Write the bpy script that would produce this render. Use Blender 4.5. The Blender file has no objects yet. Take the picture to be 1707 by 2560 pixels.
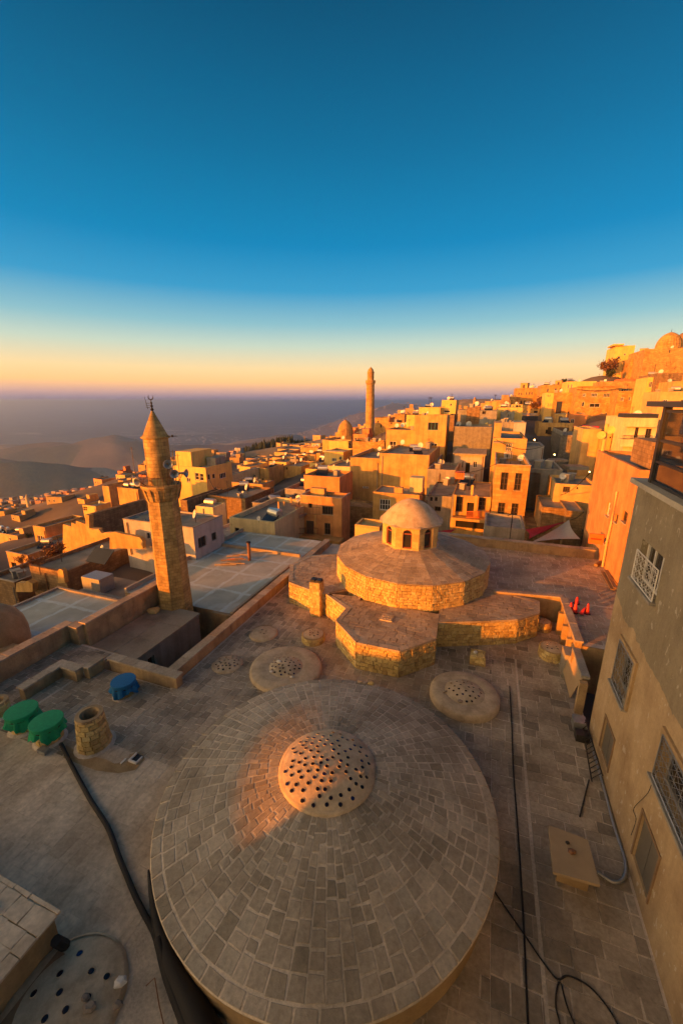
import bpy, math, random
from mathutils import Vector
rnd = random.Random(7)
SC = bpy.context.scene
COL = SC.collection
PI = math.pi
rad = math.radians

# ------------------------------------------------------------------ camera
CAM_H, FPX, PITCH = 11.0, 999.4, rad(15.5)
cam_d = bpy.data.cameras.new('camera'); cam = bpy.data.objects.new('camera', cam_d); COL.objects.link(cam)
cam.location = (0, 0, CAM_H); cam.rotation_euler = (rad(90) - PITCH, 0, 0)
cam_d.sensor_fit = 'VERTICAL'; cam_d.sensor_height = 36.0; cam_d.lens = 36.0 * FPX / 2560.0
cam_d.clip_start = 0.05; cam_d.clip_end = 120000
SC.camera = cam

# ------------------------------------------------------------------ sun and sky
SUN_EL, SUN_AZ = rad(5.0), rad(60)        # azimuth turned from behind the camera (-Y) to the left (-X)
sdir = Vector((-math.sin(SUN_AZ) * math.cos(SUN_EL), -math.cos(SUN_AZ) * math.cos(SUN_EL), math.sin(SUN_EL)))
sun_d = bpy.data.lights.new('sun', 'SUN'); sun = bpy.data.objects.new('sun', sun_d); COL.objects.link(sun)
sun_d.energy = 5.0; sun_d.angle = rad(0.4); sun_d.color = (1.0, 0.255, 0.006)
sun.rotation_euler = sdir.to_track_quat('Z', 'Y').to_euler()
world = bpy.data.worlds.new('World'); SC.world = world; world.use_nodes = True
wn, wl = world.node_tree.nodes, world.node_tree.links
wn.clear()
out = wn.new('ShaderNodeOutputWorld'); bg = wn.new('ShaderNodeBackground')
sky = wn.new('ShaderNodeTexSky'); sky.sky_type = 'NISHITA'; sky.sun_disc = False
sky.sun_elevation = SUN_EL; sky.sun_rotation = math.atan2(sdir.x, sdir.y); sky.altitude = 900
sky.dust_density = 2.0; sky.ozone_density = 3.0
tc = wn.new('ShaderNodeTexCoord'); sep = wn.new('ShaderNodeSeparateXYZ')
wl.new(tc.outputs['Generated'], sep.inputs[0])
ramp = wn.new('ShaderNodeValToRGB'); wl.new(sep.outputs['Z'], ramp.inputs[0])
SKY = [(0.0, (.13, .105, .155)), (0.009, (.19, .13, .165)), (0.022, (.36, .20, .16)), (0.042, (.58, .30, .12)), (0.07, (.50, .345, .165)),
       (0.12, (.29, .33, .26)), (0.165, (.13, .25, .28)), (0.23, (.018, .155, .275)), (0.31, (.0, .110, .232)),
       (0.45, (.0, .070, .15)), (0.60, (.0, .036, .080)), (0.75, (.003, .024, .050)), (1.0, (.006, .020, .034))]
cr = ramp.color_ramp
while len(cr.elements) > 1: cr.elements.remove(cr.elements[0])
cr.elements[0].position = SKY[0][0]; cr.elements[0].color = (*SKY[0][1], 1)
for p_, c_ in SKY[1:]:
    e_ = cr.elements.new(p_); e_.color = (*c_, 1)
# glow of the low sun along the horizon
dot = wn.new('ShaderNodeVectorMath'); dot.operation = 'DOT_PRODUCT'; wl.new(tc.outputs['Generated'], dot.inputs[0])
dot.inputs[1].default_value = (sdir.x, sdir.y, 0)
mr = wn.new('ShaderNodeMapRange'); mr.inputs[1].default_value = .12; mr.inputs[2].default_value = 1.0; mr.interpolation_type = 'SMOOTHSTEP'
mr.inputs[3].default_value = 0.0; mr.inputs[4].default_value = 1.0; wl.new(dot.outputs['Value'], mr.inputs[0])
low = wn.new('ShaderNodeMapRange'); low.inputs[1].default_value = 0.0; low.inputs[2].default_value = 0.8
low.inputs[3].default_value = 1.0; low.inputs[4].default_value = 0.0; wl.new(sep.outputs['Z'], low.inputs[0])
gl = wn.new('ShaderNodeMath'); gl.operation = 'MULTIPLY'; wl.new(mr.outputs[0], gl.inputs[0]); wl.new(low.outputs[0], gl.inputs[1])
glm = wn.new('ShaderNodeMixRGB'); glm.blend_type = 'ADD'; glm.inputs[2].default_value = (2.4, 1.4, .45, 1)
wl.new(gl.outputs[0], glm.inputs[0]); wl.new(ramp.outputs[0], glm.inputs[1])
nm = wn.new('ShaderNodeMixRGB'); nm.blend_type = 'ADD'; nm.inputs[0].default_value = 1.0
ns = wn.new('ShaderNodeMixRGB'); ns.blend_type = 'MULTIPLY'; ns.inputs[0].default_value = 1; ns.inputs[2].default_value = (.010, .010, .008, 1)
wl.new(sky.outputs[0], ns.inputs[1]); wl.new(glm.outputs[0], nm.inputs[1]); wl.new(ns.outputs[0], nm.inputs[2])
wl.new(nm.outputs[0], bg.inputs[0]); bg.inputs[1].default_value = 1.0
wl.new(bg.outputs[0], out.inputs[0])
SC.view_settings.view_transform = 'Standard'; SC.view_settings.look = 'None'
SC.view_settings.exposure = 1.08; SC.view_settings.gamma = 1.0; SC.view_settings.use_curve_mapping = False
cy = SC.cycles
cy.use_adaptive_sampling = True; cy.adaptive_threshold = 0.03; cy.use_denoising = True
cy.max_bounces = 5; cy.diffuse_bounces = 3; cy.glossy_bounces = 2; cy.transmission_bounces = 2; cy.volume_bounces = 0
cy.transparent_max_bounces = 6; cy.caustics_reflective = False; cy.caustics_refractive = False

# ------------------------------------------------------------------ frames and photo geometry
GA = (math.sin(rad(20)), math.cos(rad(20))); GB = (GA[1], -GA[0])   # the town's two wall directions
def W(b, a, z): return Vector((b * GB[0] + a * GA[0], b * GB[1] + a * GA[1], z))
cp_, sp_ = math.cos(PITCH), math.sin(PITCH)
def ray(u, v):
    x = (u - 853.5) / FPX; y = (1280 - v) / FPX
    return (x, cp_ + y * sp_, y * cp_ - sp_)
def P(u, v, z):
    d = ray(u, v); t = (z - CAM_H) / d[2]; return Vector((d[0] * t, d[1] * t, z))
def BAof(p): return (p[0] * GB[0] + p[1] * GB[1], p[0] * GA[0] + p[1] * GA[1])
def PBA(u, v, z): return BAof(P(u, v, z))
def Yd(u, v, y):
    d = ray(u, v); t = y / d[1]; return Vector((d[0] * t, y, CAM_H + d[2] * t))
def on_a(u, v, a):
    d = ray(u, v); da = d[0] * GA[0] + d[1] * GA[1]; t = a / da
    return ((d[0] * GB[0] + d[1] * GB[1]) * t, CAM_H + d[2] * t)
def on_b(u, v, b):
    d = ray(u, v); db = d[0] * GB[0] + d[1] * GB[1]; t = b / db
    return ((d[0] * GA[0] + d[1] * GA[1]) * t, CAM_H + d[2] * t)
def b_at(u, a, z):
    k = (u - 853.5) / FPX; return (k * (a * GA[1] * cp_ - (z - CAM_H) * sp_) - a * GA[0]) / (GB[0] - k * GB[1] * cp_)
def a_at(u, b, z):
    k = (u - 853.5) / FPX; return (k * (b * GB[1] * cp_ - (z - CAM_H) * sp_) - b * GB[0]) / (GA[0] - k * GA[1] * cp_)
def proj(p):
    dz = p[2] - CAM_H; yc = p[1] * cp_ - dz * sp_; up = p[1] * sp_ + dz * cp_
    if yc < 0.2: return None
    return (853.5 + FPX * p[0] / yc, 1280 - FPX * up / yc)
def in_frame(p, m=60):
    q_ = proj(p); return q_ is not None and -m < q_[0] < 1707 + m and -m < q_[1] < 2560 + m

# ------------------------------------------------------------------ materials
MATS = {}
def nodes_of(name):
    m = bpy.data.materials.new(name); m.use_nodes = True; n, l = m.node_tree.nodes, m.node_tree.links
    n.clear(); o = n.new('ShaderNodeOutputMaterial'); b = n.new('ShaderNodeBsdfPrincipled'); l.new(b.outputs[0], o.inputs[0])
    MATS[name] = m; return m, n, l, b
def math_n(n, l, op, a, b=None):
    x = n.new('ShaderNodeMath'); x.operation = op
    for i, v in enumerate((a, b)):
        if v is None: continue
        if isinstance(v, (int, float)): x.inputs[i].default_value = v
        else: l.new(v, x.inputs[i])
    return x.outputs[0]
def pos_n(n): return n.new('ShaderNodeNewGeometry').outputs['Position']
def noise(n, l, vec, scale, detail=4, rough=.6):
    x = n.new('ShaderNodeTexNoise'); x.inputs['Scale'].default_value = scale; x.inputs['Detail'].default_value = detail
    x.inputs['Roughness'].default_value = rough; l.new(vec, x.inputs['Vector']); return x.outputs[0]
def rampn(n, l, fac, stops, interp='LINEAR'):
    r = n.new('ShaderNodeValToRGB'); r.color_ramp.interpolation = interp; c = r.color_ramp
    while len(c.elements) > 1: c.elements.remove(c.elements[0])
    c.elements[0].position = stops[0][0]; c.elements[0].color = (*stops[0][1], 1)
    for p, k in stops[1:]:
        e = c.elements.new(p); e.color = (*k, 1)
    l.new(fac, r.inputs[0]); return r.outputs[0]
def mix(n, l, mode, fac, a, b):
    x = n.new('ShaderNodeMixRGB'); x.blend_type = mode
    for i, v in ((0, fac), (1, a), (2, b)):
        if isinstance(v, (int, float)): x.inputs[i].default_value = v
        elif isinstance(v, tuple): x.inputs[i].default_value = (*v, 1)
        else: l.new(v, x.inputs[i])
    return x.outputs[0]
def bump(n, l, b, h, strength=.4, dist=.02):
    x = n.new('ShaderNodeBump'); x.inputs['Strength'].default_value = strength; x.inputs['Distance'].default_value = dist
    l.new(h, x.inputs['Height']); l.new(x.outputs[0], b.inputs['Normal'])
def rndval(n, l):
    g = n.new('ShaderNodeNewGeometry'); o = n.new('ShaderNodeObjectInfo')
    return math_n(n, l, 'FRACT', math_n(n, l, 'ADD', g.outputs['Random Per Island'], o.outputs['Random']))

def stone_mat(name, cols, scale=9, bstr=.5, bdist=.02, dirt=(.35, .33, .30), dirt_amt=.55, rough=.92):
    m, n, l, b = nodes_of(name); p = pos_n(n); r = rndval(n, l)
    stops = [(i / max(1, len(cols) - 1), c) for i, c in enumerate(cols)]
    c = rampn(n, l, r, stops)
    n1 = noise(n, l, p, scale, 6, .65); n2 = noise(n, l, p, .55, 4, .6)
    c = mix(n, l, 'MULTIPLY', .75, c, rampn(n, l, n1, [(.25, (.55, .55, .55)), (.7, (1.2, 1.2, 1.2))]))
    c = mix(n, l, 'MULTIPLY', dirt_amt, c, rampn(n, l, n2, [(.38, dirt), (.58, (1, 1, 1))]))
    l.new(c, b.inputs['Base Color']); b.inputs['Roughness'].default_value = rough
    bump(n, l, b, n1, bstr, bdist); return m
def plaster_mat(name, col, col2=None, scale=1.2, stain=.5, bstr=.35, blocks=None, rough=.93, obj=.0):
    """weathered wall: blotches, streaks running down, fine grain, optional coursed blocks"""
    m, n, l, b = nodes_of(name); p = pos_n(n)
    col2 = col2 or tuple(x * .72 for x in col)
    n1 = noise(n, l, p, scale, 7, .62); n3 = noise(n, l, p, 14, 5, .7)
    mp = n.new('ShaderNodeMapping'); mp.inputs['Scale'].default_value = (2.2, 2.2, .18); l.new(p, mp.inputs[0])
    n2 = noise(n, l, mp.outputs[0], 1.0, 5, .6)
    c = rampn(n, l, n1, [(.38, col2), (.58, col)])
    if obj:
        o = n.new('ShaderNodeObjectInfo')
        c = mix(n, l, 'MULTIPLY', obj, c, rampn(n, l, o.outputs['Random'], [(0, (.6, .55, .5)), (.15, (1, 1, 1)), (.35, (.75, .7, .7)), (.5, (1.15, 1.05, .7)), (.64, (1.3, 1.45, 1.8)), (.76, (1.2, .85, .8)), (.88, (1.2, .35, .25)), (.93, (.8, .85, .9))]))
    c = mix(n, l, 'MULTIPLY', stain, c, rampn(n, l, n2, [(.35, (.5, .47, .44)), (.55, (1, 1, 1))]))
    c = mix(n, l, 'MULTIPLY', .5, c, rampn(n, l, n3, [(.3, (.7, .7, .7)), (.7, (1.15, 1.15, 1.15))]))
    h = math_n(n, l, 'ADD', n3, math_n(n, l, 'MULTIPLY', n1, 2.0))
    if blocks:
        bs = n.new('ShaderNodeTexBrick'); bs.inputs['Scale'].default_value = 1.0
        sx = n.new('ShaderNodeSeparateXYZ'); l.new(p, sx.inputs[0])
        ua = math_n(n, l, 'ADD', math_n(n, l, 'MULTIPLY', sx.outputs[0], GA[0] + GB[0]), math_n(n, l, 'MULTIPLY', sx.outputs[1], GA[1] + GB[1]))
        cb = n.new('ShaderNodeCombineXYZ'); l.new(ua, cb.inputs[0]); l.new(sx.outputs[2], cb.inputs[1]); l.new(cb.outputs[0], bs.inputs[0])
        bs.inputs['Brick Width'].default_value = blocks[0]; bs.inputs['Row Height'].default_value = blocks[1]
        bs.inputs['Mortar Size'].default_value = blocks[2]; bs.inputs['Color1'].default_value = (1, 1, 1, 1)
        bs.inputs['Color2'].default_value = (.60, .55, .48, 1); bs.inputs['Mortar'].default_value = (.45, .41, .36, 1)
        c = mix(n, l, 'MULTIPLY', .75, c, bs.outputs[0])
        h = math_n(n, l, 'SUBTRACT', h, math_n(n, l, 'MULTIPLY', bs.outputs['Fac'], 1.5))
    l.new(c, b.inputs['Base Color']); b.inputs['Roughness'].default_value = rough
    bump(n, l, b, h, bstr, .03); return m
def flat_mat(name, col, rough=.7, metal=0.0, var=.35, scale=8, bstr=.15, emit=None):
    m, n, l, b = nodes_of(name); p = pos_n(n); n1 = noise(n, l, p, scale, 5, .6)
    c = mix(n, l, 'MULTIPLY', var, col, rampn(n, l, n1, [(.3, (.6, .6, .6)), (.7, (1.2, 1.2, 1.2))]))
    l.new(c, b.inputs['Base Color']); b.inputs['Roughness'].default_value = rough; b.inputs['Metallic'].default_value = metal
    bump(n, l, b, n1, bstr, .01)
    if emit: b.inputs['Emission Color'].default_value = (*emit[:3], 1); b.inputs['Emission Strength'].default_value = emit[3]
    return m
stone_mat('dome_stone', [(.34, .285, .205), (.48, .40, .30), (.39, .325, .24), (.56, .47, .355), (.45, .39, .30)], 11, .6, .02)
stone_mat('mortar', [(.72, .61, .47), (.76, .65, .51)], 16, .7, .02, dirt_amt=.55)
stone_mat('paver', [(.40, .33, .24), (.51, .42, .31), (.28, .23, .17), (.45, .37, .27), (.56, .465, .345), (.49, .40, .295), (.46, .38, .285)], 10, .6, .02, dirt=(.42, .40, .37), dirt_amt=.7)
stone_mat('pale_paver', [(.69, .57, .42), (.74, .62, .46), (.63, .52, .38), (.70, .58, .43)], 7, .5, .02, dirt=(.62, .58, .54), dirt_amt=.8)
stone_mat('rubble', [(.60, .42, .15), (.72, .54, .22), (.46, .31, .12), (.64, .47, .17), (.76, .60, .28)], 12, .9, .03, dirt_amt=.35)
stone_mat('roof_slab', [(.42, .33, .235), (.52, .42, .30), (.46, .36, .255), (.36, .29, .21), (.55, .455, .34)], 9, .5, .02, dirt_amt=.45)
stone_mat('ashlar', [(.66, .46, .17), (.72, .52, .20), (.56, .39, .14), (.68, .48, .19)], 14, .4, .01, dirt_amt=.35)
stone_mat('coping', [(.46, .38, .28), (.52, .43, .32), (.40, .32, .23)], 10, .5, .02, dirt_amt=.45)
stone_mat('loose', [(.45, .36, .27), (.30, .24, .2), (.55, .46, .36)], 10, .6, .02)
plaster_mat('dome_plaster', (.62, .49, .33), (.48, .37, .24), 2.5, .3, .4)
plaster_mat('old_plaster', (.47, .33, .17), (.32, .22, .12), 1.6, .5, .5)
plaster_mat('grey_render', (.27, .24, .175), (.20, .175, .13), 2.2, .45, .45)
plaster_mat('tan_render', (.44, .30, .15), (.34, .23, .11), 1.3, .35, .5)
plaster_mat('sand', (.64, .385, .115), (.45, .26, .08), .8, .35, .4, (.62, .3, .012))
plaster_mat('sand_plain', (.64, .385, .12), (.47, .27, .085), .7, .45, .35)
plaster_mat('yellow', (.80, .54, .15), (.70, .46, .13), .7, .25, .25)
plaster_mat('cream', (.74, .60, .30), (.62, .50, .26), .8, .35, .25)
plaster_mat('white_wash', (.52, .47, .42), (.44, .40, .36), .9, .35, .25)
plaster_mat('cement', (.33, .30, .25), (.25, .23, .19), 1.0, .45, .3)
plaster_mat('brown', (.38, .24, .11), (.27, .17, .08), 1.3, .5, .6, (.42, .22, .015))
plaster_mat('olive', (.42, .36, .20), (.36, .31, .18), .9, .3, .3)
plaster_mat('peach', (.70, .44, .16), (.56, .35, .12), .7, .3, .25)
plaster_mat('minaret_stone', (.64, .43, .15), (.40, .27, .10), 1.8, .6, .6, (.36, .18, .012))
plaster_mat('roof_cement', (.36, .30, .22), (.24, .20, .145), .6, .15, .35)
plaster_mat('roof_pale', (.50, .44, .34), (.38, .33, .26), .5, .15, .3)
plaster_mat('far_wall', (.62, .42, .16), (.46, .31, .12), .3, .2, .2, obj=.9)
stone_mat('far_island', [(.60, .40, .20), (.42, .30, .18), (.70, .60, .46), (.50, .33, .17), (.66, .26, .16), (.56, .44, .22), (.36, .27, .18), (.72, .66, .58)], .4, .2, .05, dirt_amt=.2)
plaster_mat('far_roof', (.30, .27, .23), (.20, .18, .16), .3, .1, .2, obj=.6)
plaster_mat('earth', (.20, .165, .12), (.12, .10, .08), .25, .1, .5)
plaster_mat('orange_wall', (.66, .31, .105), (.50, .225, .075), .9, .45, .45)
plaster_mat('joint_dark', (.34, .25, .14), (.24, .17, .10), 3, .3, .5)
flat_mat('blue_grey', (.10, .15, .24), .8, 0, .4, 1.5)
flat_mat('white_paint', (.70, .66, .60), .5, 0, .2)
flat_mat('grey_metal', (.38, .38, .37), .45, .6, .4)
flat_mat('dark_metal', (.05, .045, .04), .5, .5, .4)
flat_mat('black_rubber', (.009, .008, .009), .75, 0, .3)
flat_mat('green_cloth', (.010, .33, .14), .9, 0, .45, 12, .5)
flat_mat('blue_cloth', (.006, .15, .38), .85, 0, .45, 12, .5)
flat_mat('red_plastic', (.62, .03, .015), .5, 0, .2)
flat_mat('red_cloth', (.42, .035, .04), .85, 0, .3)
flat_mat('grey_cloth', (.36, .34, .30), .85, 0, .3)
flat_mat('orange_paint', (.75, .18, .04), .6, 0, .2)
flat_mat('orange_tank', (.70, .13, .03), .6, 0, .3)
flat_mat('teal_paint', (.06, .27, .30), .5, 0, .3)
flat_mat('shutter_grey', (.13, .115, .09), .6, 0, .3)
flat_mat('wood', (.24, .15, .08), .8, 0, .5, 6)
flat_mat('dark_wood', (.10, .06, .035), .8, 0, .5, 6)
flat_mat('red_wood', (.30, .07, .03), .6, 0, .3)
flat_mat('board', (.40, .29, .17), .8, 0, .3, 3)
flat_mat('tank_metal', (.55, .55, .52), .35, .7, .3)
flat_mat('dish', (.62, .58, .52), .5, 0, .25)
flat_mat('rust', (.25, .12, .06), .8, .2, .6)
flat_mat('bark', (.13, .08, .05), .9, 0, .5)
flat_mat('pine', (.030, .042, .018), .9, 0, .5)
flat_mat('leaf', (.16, .075, .03), .9, 0, .5, 3)
flat_mat('dark_leaf', (.045, .055, .02), .9, 0, .5, 3)
flat_mat('car_white', (.65, .65, .65), .3, 0, .1)
flat_mat('car_dark', (.04, .04, .045), .3, .2, .1)
flat_mat('red_tile', (.40, .10, .05), .8, 0, .3)
flat_mat('lamp', (1, .8, .5), .5, 0, 0, emit=(1, .55, .15, 9))
def glass_mat(name, col, rough=.08):
    m, n, l, b = nodes_of(name); b.inputs['Base Color'].default_value = (*col, 1); b.inputs['Roughness'].default_value = rough
    b.inputs['IOR'].default_value = 1.5; p = pos_n(n); bump(n, l, b, noise(n, l, p, 1.2, 2), .05, .02)
glass_mat('pane', (.030, .026, .022)); glass_mat('eye_glass', (.010, .008, .02), .12); glass_mat('eye_blue', (.012, .015, .10), .12)
glass_mat('big_pane', (.02, .025, .035), .03)
# roof with lime streaks brushed along its joints
m, n, l, b = nodes_of('lime_roof'); p = pos_n(n)
base = rampn(n, l, noise(n, l, p, .55, 6, .6), [(.35, (.37, .375, .31)), (.6, (.50, .51, .43))])
sx = n.new('ShaderNodeSeparateXYZ'); l.new(p, sx.inputs[0])
bb = math_n(n, l, 'ADD', math_n(n, l, 'MULTIPLY', sx.outputs[0], GB[0]), math_n(n, l, 'MULTIPLY', sx.outputs[1], GB[1]))
aa = math_n(n, l, 'ADD', math_n(n, l, 'MULTIPLY', sx.outputs[0], GA[0]), math_n(n, l, 'MULTIPLY', sx.outputs[1], GA[1]))
wob = math_n(n, l, 'MULTIPLY', math_n(n, l, 'SUBTRACT', noise(n, l, p, 1.1, 3), .5), .4)
def band(v, per, w):
    f = math_n(n, l, 'FRACT', math_n(n, l, 'DIVIDE', math_n(n, l, 'ADD', v, wob), per))
    d = math_n(n, l, 'ABSOLUTE', math_n(n, l, 'SUBTRACT', f, .5)); return math_n(n, l, 'LESS_THAN', d, w / per)
lines = math_n(n, l, 'MAXIMUM', band(bb, 2.1, .12), band(aa, 2.6, .13))
patch = math_n(n, l, 'GREATER_THAN', noise(n, l, p, .42, 3), .56)
fac = math_n(n, l, 'MULTIPLY', math_n(n, l, 'MAXIMUM', lines, math_n(n, l, 'MULTIPLY', patch, .35)), noise(n, l, p, 3.0, 4))
c = mix(n, l, 'MIX', fac, base, (.66, .76, .78)); l.new(c, b.inputs['Base Color']); b.inputs['Roughness'].default_value = .9
bump(n, l, b, noise(n, l, p, 9, 4), .3, .02)
# terrain: dry fields, near-town earth
m, n, l, b = nodes_of('terrain'); p = pos_n(n)
v = n.new('ShaderNodeTexVoronoi'); v.inputs['Scale'].default_value = .0030; mpv = n.new('ShaderNodeMapping'); mpv.inputs['Scale'].default_value = (.55, 1.3, 1); mpv.inputs['Rotation'].default_value = (0, 0, .25); l.new(p, mpv.inputs[0]); l.new(mpv.outputs[0], v.inputs['Vector'])
f1 = rampn(n, l, v.outputs['Color'], [(.2, (.16, .13, .11)), (.45, (.30, .25, .20)), (.6, (.15, .16, .10)), (.75, (.26, .22, .17)), (.9, (.62, .55, .45))])
f2 = rampn(n, l, noise(n, l, p, .004, 8, .65), [(.3, (.45, .42, .4)), (.7, (1.25, 1.2, 1.1))])
c = mix(n, l, 'MULTIPLY', .9, f1, f2)
c = mix(n, l, 'MULTIPLY', .6, c, rampn(n, l, noise(n, l, p, .09, 6, .7), [(.35, (.5, .5, .5)), (.65, (1.1, 1.1, 1.1))]))
l.new(c, b.inputs['Base Color']); b.inputs['Roughness'].default_value = 1

# ------------------------------------------------------------------ mesh tools
def root_loc(o):
    while o.parent: o = o.parent
    return Vector(o.location)
class MB:
    def __init__(s): s.v, s.f, s.m = [], [], []
    def add(s, vs, fs, m=0):
        k = len(s.v); s.v += [tuple(x) for x in vs]; s.f += [tuple(i + k for i in f) for f in fs]; s.m += [m] * len(fs); return s
    def poly(s, pts, m=0): return s.add(pts, [tuple(range(len(pts)))], m)
    def box(s, b0, b1, a0, a1, z0, z1, m=0):
        vs = [W(b, a, z) for z in (z0, z1) for (b, a) in ((b0, a0), (b1, a0), (b1, a1), (b0, a1))]
        return s.add(vs, [(3, 2, 1, 0), (4, 5, 6, 7), (0, 1, 5, 4), (1, 2, 6, 5), (2, 3, 7, 6), (3, 0, 4, 7)], m)
    def hexa(s, lo, hi, m=0):
        n_ = len(lo); fs = [tuple(range(n_ - 1, -1, -1)), tuple(range(n_, 2 * n_))] + [(i, (i + 1) % n_, n_ + (i + 1) % n_, n_ + i) for i in range(n_)]
        return s.add(list(lo) + list(hi), fs, m)
    def lathe(s, c, prof, n=24, m=0, a0=0.0, cap=True, sq=None):
        c = Vector(c); vs = []
        for r, z in prof:
            for i in range(n):
                t = a0 + 2 * PI * i / n; vs.append((c.x + r * math.cos(t), c.y + r * math.sin(t), c.z + z))
        fs = []
        for j in range(len(prof) - 1):
            for i in range(n):
                i2 = (i + 1) % n; fs.append((j * n + i, j * n + i2, (j + 1) * n + i2, (j + 1) * n + i))
        if cap: fs.append(tuple(range((len(prof) - 1) * n, len(prof) * n)))
        return s.add(vs, fs, m)
    def tube(s, path, r, n=6, m=0):
        path = [Vector(p) for p in path]; vs = []
        for i, p in enumerate(path):
            d = (path[min(i + 1, len(path) - 1)] - path[max(i - 1, 0)]).normalized()
            u = d.cross(Vector((0, 0, 1)))
            if u.length < 1e-3: u = Vector((1, 0, 0))
            u.normalize(); w = u.cross(d).normalized(); rr = r[i] if isinstance(r, (list, tuple)) else r
            for k in range(n):
                t = 2 * PI * k / n; vs.append(p + u * math.cos(t) * rr + w * math.sin(t) * rr)
        fs = [(j * n + k, j * n + (k + 1) % n, (j + 1) * n + (k + 1) % n, (j + 1) * n + k) for j in range(len(path) - 1) for k in range(n)]
        fs += [tuple(range(n - 1, -1, -1)), tuple((len(path) - 1) * n + k for k in range(n))]
        return s.add(vs, fs, m)
    def build(s, name, mats, parent=None, smooth=False, loc=None):
        if isinstance(mats, str): mats = [mats]
        off = root_loc(parent) if parent else Vector(loc or (0, 0, 0))
        me = bpy.data.meshes.new(name); me.from_pydata([(x - off.x, y - off.y, z - off.z) for x, y, z in s.v], [], s.f)
        for k in mats: me.materials.append(MATS[k])
        if len(mats) > 1: me.polygons.foreach_set('material_index', s.m)
        if smooth: me.polygons.foreach_set('use_smooth', [True] * len(s.f))
        me.update()
        o = bpy.data.objects.new(name, me); COL.objects.link(o)
        if parent: o.parent = parent
        else: o.location = off
        return o
def thing(name, label, cat, loc, group=None):
    o = bpy.data.objects.new(name, None); COL.objects.link(o); o.location = loc; o.empty_display_size = .3
    o['label'] = label; o['category'] = cat
    if group: o['group'] = group
    return o
def tag(o, label, cat, group=None):
    o['label'] = label; o['category'] = cat
    if group: o['group'] = group
    return o
def struct(o): o['kind'] = 'structure'; return o
def stuff(o): o['kind'] = 'stuff'; return o

# ------------------------------------------------------------------ laid stones
def clip(poly, cv):
    """clip a convex polygon (list of 2-tuples) by a convex counter-clockwise polygon"""
    for i in range(len(cv)):
        x1, y1 = cv[i]; x2, y2 = cv[(i + 1) % len(cv)]
        def side(p): return (x2 - x1) * (p[1] - y1) - (y2 - y1) * (p[0] - x1)
        res = []
        for j in range(len(poly)):
            p, q_ = poly[j], poly[(j + 1) % len(poly)]; sp, sq = side(p), side(q_)
            if sp >= 0: res.append(p)
            if (sp >= 0) != (sq >= 0):
                t = sp / (sp - sq); res.append((p[0] + (q_[0] - p[0]) * t, p[1] + (q_[1] - p[1]) * t))
        poly = res
        if len(poly) < 3: return []
    return poly
def area2(p): return sum(p[i][0] * p[(i + 1) % len(p)][1] - p[(i + 1) % len(p)][0] * p[i][1] for i in range(len(p))) / 2
def ccw(p): return p if area2(p) > 0 else p[::-1]
def brick_cells(x0, x1, y0, y1, rh, w0, w1, jit=.02, seed=1, swap=False):
    r = random.Random(seed); cells = []; y = y0
    while y < y1 - .02:
        h = rh * r.uniform(.82, 1.2); x = x0 - r.uniform(0, w1)
        while x < x1:
            w = r.uniform(w0, w1); j = lambda: r.uniform(-jit, jit)
            c = [(x + j(), y + j()), (x + w + j(), y + j()), (x + w + j(), y + h + j()), (x + j(), y + h + j())]
            cells.append([(q_[1], q_[0]) for q_ in c][::-1] if swap else c); x += w
        y += h
    return cells
def shrink(pts, g):
    c = sum(pts, Vector()) / len(pts); res = []
    for p in pts:
        d = c - p; L = d.length; res.append(p + d * min(.45, g / max(L, 1e-4)))
    return res
def stone_geo(mb, pts, nrm, h, gap, bev, r):
    base = shrink(pts, gap); hh = h * r.uniform(.6, 1.25); n_ = len(base)
    tilt = Vector((r.uniform(-1, 1), r.uniform(-1, 1), r.uniform(-1, 1))) * h * .12
    lo = [p - nrm * .03 for p in base]; mid = [p + nrm * (hh - bev * .6) for p in base]
    top = [p + nrm * hh + tilt * (1 if i % 2 else -.6) for i, p in enumerate(shrink(base, bev))]
    fs = [(i, (i + 1) % n_, n_ + (i + 1) % n_, n_ + i) for i in range(n_)]
    fs += [(n_ + i, n_ + (i + 1) % n_, 2 * n_ + (i + 1) % n_, 2 * n_ + i) for i in range(n_)] + [tuple(range(2 * n_, 3 * n_))]
    mb.add(lo + mid + top, fs)
def lay(parent, cells, mat, h=.02, gap=.018, bev=.012, cap=300, name='stone', rest='stone_infill', seed=3, keep_all=False):
    """cells: (points ccw seen from outside, normal). The largest in view become objects of their own, the rest one mesh"""
    r = random.Random(seed); eye = Vector((0, 0, CAM_H)); sc = []
    for pts, nr in cells:
        c = sum(pts, Vector()) / len(pts); a = 0
        for i in range(1, len(pts) - 1): a += (pts[i] - pts[0]).cross(pts[i + 1] - pts[0]).length / 2
        if a < .0012: continue
        view = (eye - c); d2 = view.length_squared; f = nr.dot(view) / math.sqrt(d2)
        if not in_frame(c): f = -1
        sc.append((a * max(f, .0) / d2 if f > 0 else -1, pts, nr))
    sc.sort(key=lambda t: -t[0]); k = 0; mb = MB()
    for s_, pts, nr in sc:
        if s_ > 0 and k < cap:
            m1 = MB(); stone_geo(m1, pts, nr, h, gap, bev, r); m1.build(name, mat, parent); k += 1
        else: stone_geo(mb, pts, nr, h, gap, bev, r)
    if mb.v: stuff(mb.build(rest, mat, parent))
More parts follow.
